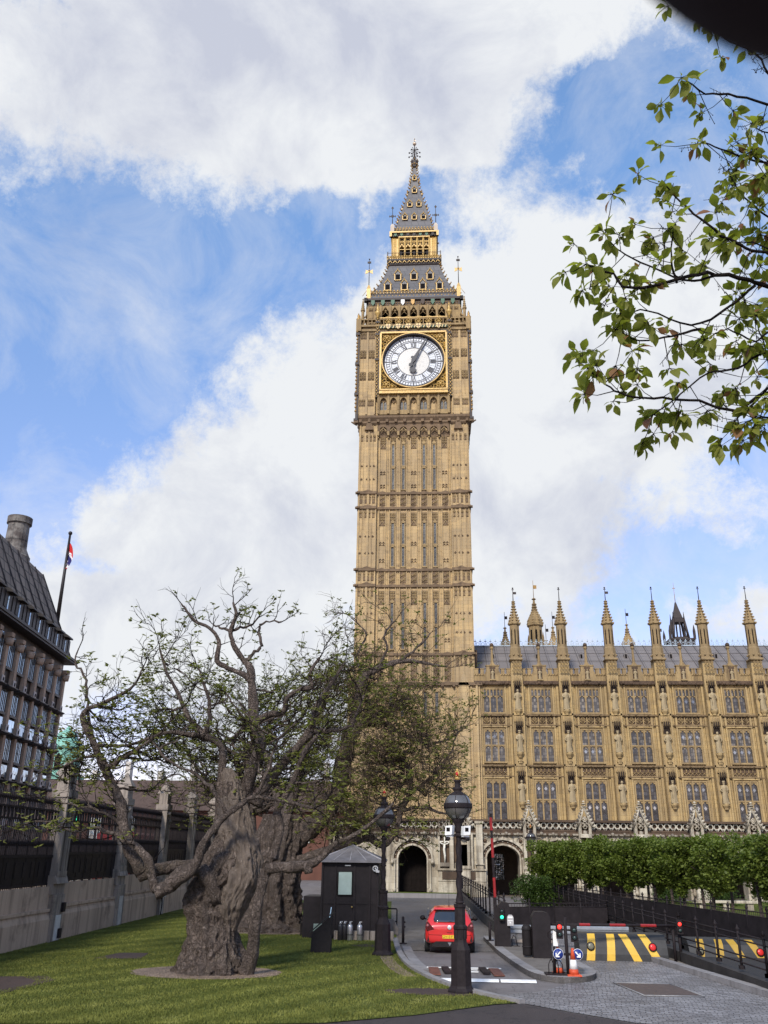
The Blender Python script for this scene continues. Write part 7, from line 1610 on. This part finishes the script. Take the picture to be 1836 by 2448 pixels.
# ------------------------------------------------------------------ kiosk and the clutter round it
kx = -3.82; KS = thing('kiosk', 'black painted guard kiosk with lead hipped roof and pale window panel beside the drive', 'kiosk', (kx, 40.9, 0))
BLK = plain('black_gloss_boards', (.018, .014, .0145), .5, .3, 3, 0, .2)
m = MB(); m.box(-1.2, 1.2, -1.2, 1.2, .05, 3.0)
for x in (-1.18, -.62, .2, .85, 1.18): m.cbox(x, -1.22, .3, .08, .06, 2.7)
for z in (1.35, 2.9): m.box(-1.2, 1.2, -1.23, -1.2, z, z + .06)
m.build('wall', BLK, KS)
m = MB(); m.lathe(0, 0, [(1.42 * 1.414, 2.98), (1.42 * 1.414, 3.06), (.05, 3.66)], 4, math.pi / 4, False); m.build('roof', plain('grey_lead', (.16, .15, .155), .5, .25, 3, .1), KS)
m = MB()
for a in (45, 135, 225, 315): m.tube([(1.42 * 1.414 * math.cos(R(a)), 1.42 * 1.414 * math.sin(R(a)), 3.07), (0, 0, 3.67)], .045, 5)
for x in (-.7, 0, .7): m.tube([(x, -1.42, 3.07), (x * .1, -.1, 3.62)], .02, 4)
m.build('roof_roll', plain('pale_lead', (.26, .25, .26), .5), KS)
m = MB(); m.box(-.48, .08, -1.26, -1.2, 1.72, 2.6); kw_ = m.build('window', plain('frosted_panel', (.34, .42, .37), .35, .12, 2.5), KS); m = MB(); m.tube([(-.5, -1.27, 1.7), (.1, -1.27, 1.7), (.1, -1.27, 2.62), (-.5, -1.27, 2.62), (-.5, -1.27, 1.7)], .02, 4); m.build('window_frame', BLK, kw_)
m = MB(); m.box(-.22, .02, -1.26, -1.2, 2.84, 2.88); m.build('strip_light', WHITEP, KS)
m = MB(); cyl(m, (.12, -1.24, 1.25), (.12, -1.32, 1.25), .02); m.ball((.12, -1.33, 1.25), .035, 8, 6); m.build('door_knob', GOLD, KS)
m = MB(); m.ring(1.08, -1.3, 2.75, .1, .03, 12, 5); m.tube([(1.08, -1.2, 2.85), (1.08, -1.3, 2.75), (1.2, -1.35, 2.66)], .03, 6); m.box(1.12, 1.26, -1.42, -1.34, 2.6, 2.68); m.build('camera', plain('grey_metal', (.4, .4, .4), .4), KS)
m = MB(); m.box(-2.0, -1.25, -.9, .9, .02, 1.62); m.build('bin_store', BLK, KS)
SW = thing('plinth_wall', 'low wall of pale stone blocks along the foot of the kiosk', 'low wall', (-3.2, 39.45, 0))
for k in range(5):
    m = MB(); x = -1.2 + k * .5; m.box(x, x + .47, -.12, .14, 0, .36); m.build('block', PALEP, SW)
STEEL = plain('brushed_steel', (.48, .46, .44), .32, .15, 4, .75)
def ext(x, y, mat, lab):
    e_ = thing('gas_cylinder', lab, 'gas cylinder', (x, y, .02), 0, 'cylinders standing before the kiosk')
    m = MB(); m.lathe(0, 0, [(.105, 0), (.115, .02), (.115, .52), (.095, .58), (.05, .61)], 16); m.build('body', mat, e_)
    m = MB(); m.lathe(0, 0, [(.03, .6), (.035, .66), (.02, .68)], 8); m.box(-.02, .09, -.015, .015, .68, .71); m.box(-.05, .05, -.01, .01, .63, .65); m.build('valve', BRIGHT, e_)
    m = MB(); m.tube([(.04, 0, .66), (.13, 0, .6), (.13, 0, .3), (.1, 0, .15)], .012, 5); m.build('hose', BLKP, e_)
    m = MB(); m.lathe(0, 0, [(.118, .2), (.118, .23)], 16); m.build('band', BLKP, e_)
DKC = plain('dark_cylinder_paint', (.02, .018, .018), .35, .2, 5)
ext(-4.12, 39.2, DKC, 'dark gas cylinder nearest the sloping black box'); ext(-3.95, 39.25, DKC, 'dark gas cylinder standing next to the silver pair'); ext(-3.72, 39.2, STEEL, 'left silver gas cylinder of the shiny pair'); ext(-3.32, 39.2, STEEL, 'right silver gas cylinder of the shiny pair')
LB_ = thing('lectern_board', 'black slab-like box with steeply sloping top standing on the lawn', 'information board', (-4.3, 34.6, .02))
m = MB(); m.prism([(-.38, 0), (-.36, .64), (.36, 1.22), (.34, 0)], -.2, .2); m.build('body', BLKP, LB_); m = MB(); m.prism([(-.42, .64), (.40, 1.30), (.42, 1.36), (-.40, .70)], -.25, .25); m.build('sloping_top', plain('black_board', (.018, .02, .02), .5, .3, 4), LB_)
bk = thing('yellow_bucket', 'yellow bucket standing on a small black stand by the tree', 'bucket', (-5.35, 41.0, .55)); m = MB(); m.lathe(0, 0, [(.13, 0), (.19, .4), (.20, .4), (.2, .42)], 16); m.build('body', plain('yellow_plastic', (.55, .32, .03), .5), bk); m = MB(); m.tube([(-.19, 0, .4), (-.12, -.1, .2), (.12, -.1, .2), (.19, 0, .4)], .012, 5); m.build('handle', BLKP, bk)
m = MB(); m.box(-.5, .3, -.25, .25, .48, .53)
for x in (-.45, .25):
    for y in (-.2, .2): m.cbox(x, y, 0, .05, .05, .5)
tag(m.build('bucket_stand', BLKP, None, (-5.55, 41.0, .02)), 'small black stand beside the fluted trunk with bucket and bag on it', 'stand')
m = MB(); r = random.Random(3)
for k in range(9): m.ball((r.uniform(-.12, .12), r.uniform(-.1, .1), .1 + r.uniform(0, .22)), r.uniform(.07, .12), 7, 5)
tag(m.build('plastic_bag', plain('clear_plastic', (.45, .45, .42), .2, .2, 8), None, (-5.78, 40.95, .53)), 'crumpled clear plastic bag next to the yellow bucket', 'bag')
m = MB(); m.box(-.38, .3, 0, .03, 0, .62); sb = m.build('glass_sheet', plain('green_glass_sheet', (.16, .20, .17), .2, .1, 3), None, (-4.85, 39.0, .02)); sb.rotation_euler = (R(-10), 0, 0); tag(sb, 'greenish sheet leaning behind the sloping black box', 'panel')
mp = thing('mop', 'mop with pale blue handle leaning by the sloping black box', 'mop', (-4.62, 38.6, .02)); m = MB(); m.tube([(0, 0, .1), (.14, .25, 1.25)], .02, 6); m.build('handle', plain('pale_blue_handle', (.42, .55, .62), .5), mp); m = MB()
for k in range(10): m.tube([(0, 0, .12), (.1 * math.cos(k), .1 * math.sin(k), 0)], .02, 4)
m.build('mop_head', plain('mop_strands', (.45, .43, .4), .9), mp)
# handrail, bollards
hr = thing('handrail', 'black tubular handrail on pale stone block beside the drive', 'handrail', (-2.3, 43.0, 0)); m = MB(); m.tube([(-.45, 0, 1.02), (.32, 0, 1.02), (.34, -.02, .98), (.34, -.2, .03)], .03, 6); m.tube([(-.45, 0, .5), (.34, -.08, .5)], .025, 6); m.build('rail', IRON, hr); m = MB(); m.prism([(-.3, 0), (.42, 0), (.42, .25), (.2, .62), (-.3, .62)], -.6, -.25); m.build('stone_block', PALEP, hr)
def bol(x, y, h, lab, z=0):
    b_ = thing('bollard', lab, 'bollard', (x, y, z), 0, 'slim black bollards'); m = MB(); cyl(m, (0, 0, 0), (0, 0, h), .055, 10); m.ball((0, 0, h), .055, 8, 5); m.lathe(0, 0, [(.16, 0), (.16, .03), (.06, .05)], 12); m.build('post', IRON, b_); m = MB()
    for z_ in (.62, .8): m.cbox(.07, 0, h * z_, .05, .06, .06)
    m.build('lug', IRON, b_)
bol(-1.50, 38.4, .95, 'slim black bollard on the kerb left of the red car'); bol(1.98, 38.6, .66, 'slim black bollard on the island right of the red car', .15)
# ------------------------------------------------------------------ gate barriers
def bands(m, a, b, r, spans, mi):
    a, b = Vector(a), Vector(b)
    for s0, s1 in spans: m.cm = mi; m.tube([a.lerp(b, s0), a.lerp(b, s1)], r, 8, False)
REDB = plain('red_reflective_band', (.27, .015, .015), .4, .2, 5)
def signal(m_parent, x, y, z, col, lit, nm):
    m = MB(); m.box(x - .09, x + .09, y, y + .14, z - .32, z + .13)
    for dz in (0, -.2): m.tube([(x + .075 * math.cos(t), y - .05, z + dz + .075 * math.sin(t)) for t in [R(-20 + 22 * i) for i in range(11)]], .012, 4); 
    h = m.build('signal_head', IRON, m_parent)
    for k, dz in enumerate((0, -.2)):
        m = MB(); m.ball((x, y - .005, z + dz), .065, 12, 8); m.build('signal_lamp', lit if k == nm else plain('unlit_lens', (.03, .05, .045), .15), h)
GREENL = emit('green_signal_lamp', (.03, .95, .42), 2.2); REDL = emit('red_signal_lamp', (1.0, .04, .03), 2.2)
B1_ = thing('raised_barrier', 'black barrier cabinet with green light and red banded arm raised upright', 'barrier', (2.35, 36.6, .15))
m = MB(); m.box(-.22, .3, -.2, .3, 0, 1.35); m.prism([(-.2, 1.35), (.3, 1.35), (.25, 1.5), (0, 1.55)], -.18, .28); m.box(-.3, -.22, -.15, .1, 0, 1.45); m.build('cabinet', BLK, B1_)
m = MB(); m.cm = 0; m.tube([(-.22, -.1, .9), (-.31, -.1, 4.74)], .052, 8, False); bands(m, (-.22, -.1, .9), (-.31, -.1, 4.74), .056, ((.206, .388), (.576, .758), (.835, .96)), 1); m.build('arm', [IRON, REDB], B1_)
mm = MB(); mm.box(-.09, .09, 0, .14, 0, .45); signal(B1_, -.02, -.36, 1.22, None, GREENL, 1)
m = MB(); m.prism([(.18, .72), (.42, .72), (.42, 1.02), (.36, 1.1), (.24, 1.1), (.18, 1.02)], -.3, -.26); kp = m.build('notice', plain('grey_notice', (.42, .40, .39), .5), B1_); m = MB(); m.box(.21, .39, -.306, -.30, .98, 1.04); m.box(.21, .39, -.306, -.30, .88, .91); m.box(.27, .32, -.306, -.30, .8, .85); m.build('notice_line', WHITEP, kp)
m = MB(); m.tube([(.35, 0, 0), (.35, 0, .25), (.42, 0, .38), (.5, 0, .3), (.55, 0, 0)], .018, 6); m.box(.25, .65, -.05, .05, 0, .02); m.build('hoop', IRON, B1_)
B2_ = thing('lowered_barrier', 'black barrier cabinet with red banded arm lowered across the ramp', 'barrier', (3.42, 32.9, .15))
m = MB(); m.box(-.3, .32, -.2, .35, 0, 1.25); m.prism([(-.3, 1.25), (.32, 1.25), (.25, 1.38), (.1, 1.42), (-.2, 1.42)], -.2, .35); m.build('cabinet', BLK, B2_)
m = MB(); a_, b_ = (.3, .1, 1.02), (4.75, .9, .98); m.cm = 0; m.tube([a_, b_], .045, 8); bands(m, a_, b_, .05, ((.06, .10), (.235, .32), (.475, .60), (.72, .845)), 1); m.build('arm', [IRON, REDB], B2_)
m = MB(); m.lathe(-.48, .05, [(.14, .05), (.16, .1), (.16, .85), (.17, .88), (.14, .95), (.1, 1.0)], 12)
for z in (.3, .84): m.lathe(-.48, .05, [(.17, z), (.18, z + .02), (.17, z + .04)], 12)
tag(m.build('litter_bin', BLKP, None, (3.42, 32.9, .15)), 'narrow black litter bin against the lowered barrier cabinet', 'bin')
rp = thing('signal_post', 'black post with a glowing red light at the far end of the lowered barrier arm', 'signal post', (8.3, 33.9, 0)); m = MB(); m.tube([(0, 0, 0), (0, 0, 1.2)], .05, 8); m.tube([(-.2, 0, 0), (-.2, 0, 1.05)], .05, 8); m.build('post', IRON, rp); signal(rp, 0, -.2, 1.2, None, REDL, 0)
# keep left / keep right signs
sp = thing('arrow_sign_post', 'black post carrying two blue arrow discs and red signal on the island tip', 'sign post', (3.68, 28.35, .15))
m = MB(); m.tube([(0, 0, 0), (-.02, 0, 1.52)], .05, 8); m.box(-.3, .3, -.03, .03, .52, .58); m.tube([(-.18, 0, 1.2), (.2, 0, 1.18)], .025, 6); m.build('post', IRON, sp)
BLUE = plain('blue_sign', (.012, .035, .20), .45, .1, 3)
for s_, dx in ((-1, -.27), (1, .29)):
    m = MB(); m.cm = 0; m.lathe(0, 0, [(.14, 0), (.14, .012)], 28); m.cm = 1; m.lathe(0, 0, [(.145, -.004), (.15, .0), (.15, .008), (.14, .010)], 28)
    d_ = m.build('sign_disc', [BLUE, WHITEP], sp, (dx, -.08, .56)); d_.rotation_euler = (R(90), 0, 0)
    m = MB(); P_a = [(-.018, .1), (.018, .1), (.018, -.045), (.055, -.01), (.08, -.035), (0, -.115), (-.08, -.035), (-.055, -.01), (-.018, -.045)]; c_, n_ = math.cos(R(45 * s_)), math.sin(R(45 * s_))
    m.prism([(x * c_ - y * n_, x * n_ + y * c_) for x, y in P_a], .0125, .018, 'z'); m.build('arrow', WHITEP, d_)
signal(sp, -.2, -.12, 1.28, None, REDL, 0); signal(sp, .22, -.12, 1.2, None, REDL, 5)
mr_ = thing('round_mirror', 'small round mirror with white back on a black hooped stand at the island tip', 'mirror', (3.32, 28.5, .15)); m = MB(); m.tube([(0, 0, 0), (0, 0, .95)], .035, 8); m.ring(-.03, -.02, 1.05, .13, .022, 18, 5); m.build('stand', IRON, mr_); m = MB(); m.prism([(-.02, .75), (.12, .75), (.12, 1.0), (.08, 1.12), (0, 1.17), (-.02, 1.05)], -.05, -.02); m.build('white_back', WHITEP, mr_)
m = MB()
for x in (-.2, -.07, .07, .2): m.tube([(x, -.18, .03), (x, -.18, .28), (x * .7, -.1, .38), (x * .4, .05, .4), (x * .2, .15, .3)], .015, 5)
m.box(-.3, .45, -.25, .2, 0, .05); m.build('hooped_base', IRON, mr_)
ORG = plain('orange_cone_plastic', (.55, .075, .025), .55, .25, 6)
def cone(x, y, lab):
    c_ = thing('traffic_cone', lab, 'traffic cone', (x, y, .15), 0, 'traffic cones on the island'); m = MB(); m.cm = 0; m.sq(0, 0, [(.2, 0), (.2, .03), (.17, .05)]); m.lathe(0, 0, [(.145, .04), (.125, .18)], 18); m.lathe(0, 0, [(.085, .42), (.04, .70), (.03, .72)], 18); m.build('body', ORG, c_); m = MB(); m.lathe(0, 0, [(.125, .18), (.085, .42)], 18); m.build('white_sleeve', WHITEP, c_)
cone(3.44, 28.62, 'orange and white cone left of the black arrow sign post'); cone(3.83, 28.3, 'orange and white cone right of the black arrow sign post')
# rising wedge blockers
def wedge(loc, rz, lab, dim=1.0):
    w_ = thing('road_blocker', lab, 'road blocker', loc, rz, 'yellow and black rising road blockers'); PR = [(0, 0), (.02, .2), (.08, .42), (.2, .66), (.42, .81), (1.4, .81), (1.4, 0)]
    m = MB(); m.prism(PR, -1.5, 1.5, 'x'); m.build('wedge', plain('black_blocker_paint', (.03, .028, .026), .5, .3, 4), w_)
    YEL = plain('yellow_blocker_paint', (.66 * dim, .40 * dim, .045 * dim), .5, .12, 3)
    for (b0, b1, t0, t1) in ((-1.30, -1.01, -1.17, -.91), (-.60, -.32, -.51, -.24), (.32, .60, -.09, .19), (1.01, 1.30, .58, .85)):
        m = MB()
        for (ya, za), (yb, zb) in zip(PR[:4], PR[1:5]):
            fa, fb = za / .81, zb / .81; m.face([(b0 + (t0 - b0) * fa, ya - .006, za + .003), (b1 + (t1 - b1) * fa, ya - .006, za + .003), (b1 + (t1 - b1) * fb, yb - .006, zb + .004), (b0 + (t0 - b0) * fb, yb - .006, zb + .004)])
        s_ = m.build('yellow_stripe', YEL, w_); s_.modifiers.new('thick', 'SOLIDIFY').thickness = .004
    for x, mt, nm in ((-1.12, plain('grey_lens', (.16, .15, .10), .3), 'lens'), (1.0, plain('red_lens', (.62, .03, .025), .25, .1, 5), 'lens')):
        m = MB(); m.lathe(0, 0, [(.14, 0), (.14, .03)], 20); l_ = m.build('lens_ring', IRON, w_, (x, .06, .44)); l_.rotation_euler = (R(78), 0, 0); m = MB(); m.lathe(0, 0, [(.115, .02), (.10, .045), (.04, .055)], 20); m.build('lens', mt, l_)
wedge((6.33, 33.75, .006), 0, 'yellow and black striped road blocker raised across the cobbles'); wedge((10.55, 35.6, -.25), -.02, 'dull yellow striped road blocker half hidden behind the ramp railing', .62)
# grey crash rail
cr_ = thing('crash_barrier', 'grey steel crash rail behind the lowered barrier arm', 'crash barrier', (5.0, 37.9, 0)); m = MB(); m.prism([(0, .48), (-.06, .52), (-.06, .6), (0, .64), (-.06, .68), (-.06, .76), (0, .8), (.02, .8), (.02, .48)], -2.4, 2.35, 'x'); m.build('rail', plain('galvanised_steel', (.33, .34, .35), .45, .15, 3, .4), cr_); m = MB()
for x in (-2.0, -.7, .7, 2.0): m.cbox(x, .08, 0, .1, .12, .7)
m.build('post', plain('grey_post', (.2, .19, .18), .6), cr_); m = MB(); m.box(-2.4, -.4, -.1, .1, .18, .28); m.build('lower_rail', PALEP, cr_)
# ------------------------------------------------------------------ black railings round the ramp
def railing(name, lab, pts, zb, zt, step=1.5, bars=.14, panel=False, plinth=None, mids=(), group='black iron railings round the ramp'):
    o = thing(name, lab, 'railing', (pts[0][0], pts[0][1], 0), 0, group); O = Vector((pts[0][0], pts[0][1], 0)); V_ = [Vector((x, y, 0)) - O for x, y in pts]; rail = MB(); posts_ = []; bar = MB(); pan = MB(); pl2 = MB()
    for a, b in zip(V_[:-1], V_[1:]):
        L = (b - a).length; n = max(1, round(L / step)); z0, z1 = zb, zt
        for z in (zt - .04, zt - .2, zb + .12) + tuple(mids): rail.tube([a + Vector((0, 0, z)), b + Vector((0, 0, z))], .022, 4)
        for i in range(n + 1):
            p = a.lerp(b, i / n); post = MB(); posts_.append(post); post.tube([p + Vector((0, 0, zb - .05)), p + Vector((0, 0, zt + .05))], .04, 6); post.lathe(p.x, p.y, [(.03, zt + .02), (.07, zt + .08), (.03, zt + .14), (.01, zt + .2)], 7); post.cbox(p.x, p.y, zb - .06, .14, .14, .1)
        if bars:
            k = int(L / bars)
            for i in range(k): p = a.lerp(b, (i + .5) / k); bar.tube([p + Vector((0, 0, zb + .1)), p + Vector((0, 0, zt - .04))], .011, 3)
        nrm = Vector((-(b - a).y, (b - a).x, 0)).normalized()
        def slab(mb, z0, z1, w):
            q = [a - nrm * w, b - nrm * w, b + nrm * w, a + nrm * w]; mb.mesh([(v.x, v.y, z0) for v in q] + [(v.x, v.y, z1) for v in q], [(0, 1, 2, 3), (4, 5, 6, 7), (0, 1, 5, 4), (1, 2, 6, 5), (2, 3, 7, 6), (3, 0, 4, 7)])
        if panel: slab(pan, 0, zt - .22, .03)
        if plinth: slab(pl2, 0, plinth, .16)
    rail.build('rail', IRON, o)
    for pp in posts_: pp.build('post', IRON, o)
    if bar.v: tag(bar.build('bars', IRON, o), kind='stuff')
    if pan.v: pan.build('panel', plain('black_cladding', (.022, .0175, .018), .7, .4, 2, 0, .1), o)
    if pl2.v: pl2.build('plinth', plain('dark_plinth', (.035, .03, .027), .8, .4, 2), o)
railing('iron_railing', 'black railing on a low wall along the right of the drive', [(1.75, 76), (2.0, 66), (2.40, 50), (2.78, 41.5)], .5, 1.62, 2.0, None, False, .48)
railing('iron_railing', 'black open railing nearest, slanting down beside the cobbled ramp', [(9.35, 18), (8.75, 26.6), (8.41, 34.2), (8.0, 46), (7.43, 64)], .45, 1.36, 1.75, None, False, .32, (.75,))
railing('iron_railing', 'black panelled railing on the far side of the ramp before the clipped trees', [(7.6, 66), (10.0, 50), (12.1, 36), (14.6, 20)], .2, 1.5, 1.6, .16, True)
railing('iron_railing', 'black panelled railing crossing behind the barrier cabinets', [(3.0, 44.5), (5.4, 45.4), (8.0, 46)], .2, 1.28, 1.2, .14, True)
sheet('ramp_floor', [(8.5, 34.2), (9.4, 18), (14.6, 20), (12.1, 36), (10, 50), (7.6, 64), (7.5, 64)], .009, asphalt('dark_ramp_tarmac', (.035, .032, .031)))
bn = thing('stone_bench', 'pale stone bench under the arcade beyond the clipped trees', 'bench', (19.5, 66, 0)); m = MB(); m.box(-2.2, 2.2, -.3, .3, .45, .6); m.build('seat', PALE, bn)
for x in (-1.6, 0, 1.6): m = MB(); m.box(x - .2, x + .2, -.2, .2, 0, .45); m.build('leg', PALE, bn)
# ------------------------------------------------------------------ dark shape of unknown kind close to the lens, out of focus; its body is made up
ce = thing('lens_dark_shape', 'black rounded shape of unknown kind, blurred and very close, across the top right corner', 'case')
D0 = .08; cpx, cpy = 2152, -716; ctr = Vector((0, 0, CH)) + (FW + RT * ((cpx - 918) / 2060) - UP * ((cpy - 1224) / 2060)) * D0
ce.location = ctr; ce.rotation_euler = Matrix(((RT.x, -UP.x, FW.x), (RT.y, -UP.y, FW.y), (RT.z, -UP.z, FW.z))).to_euler()
m = MB(); m.lathe(0, 0, [(.027, -.004), (.0305, -.0035), (.032, -.001), (.032, .006), (.0305, .0085), (.027, .009)], 96); m.build('shell', plain('matt_black_shape', (.022, .016, .017), .8, .2, 40, 0, .1), ce)
m = MB(); m.lathe(0, 0, [(.026, -.0045), (.026, -.0038)], 64); m.build('inner_disc', BLKP, ce)
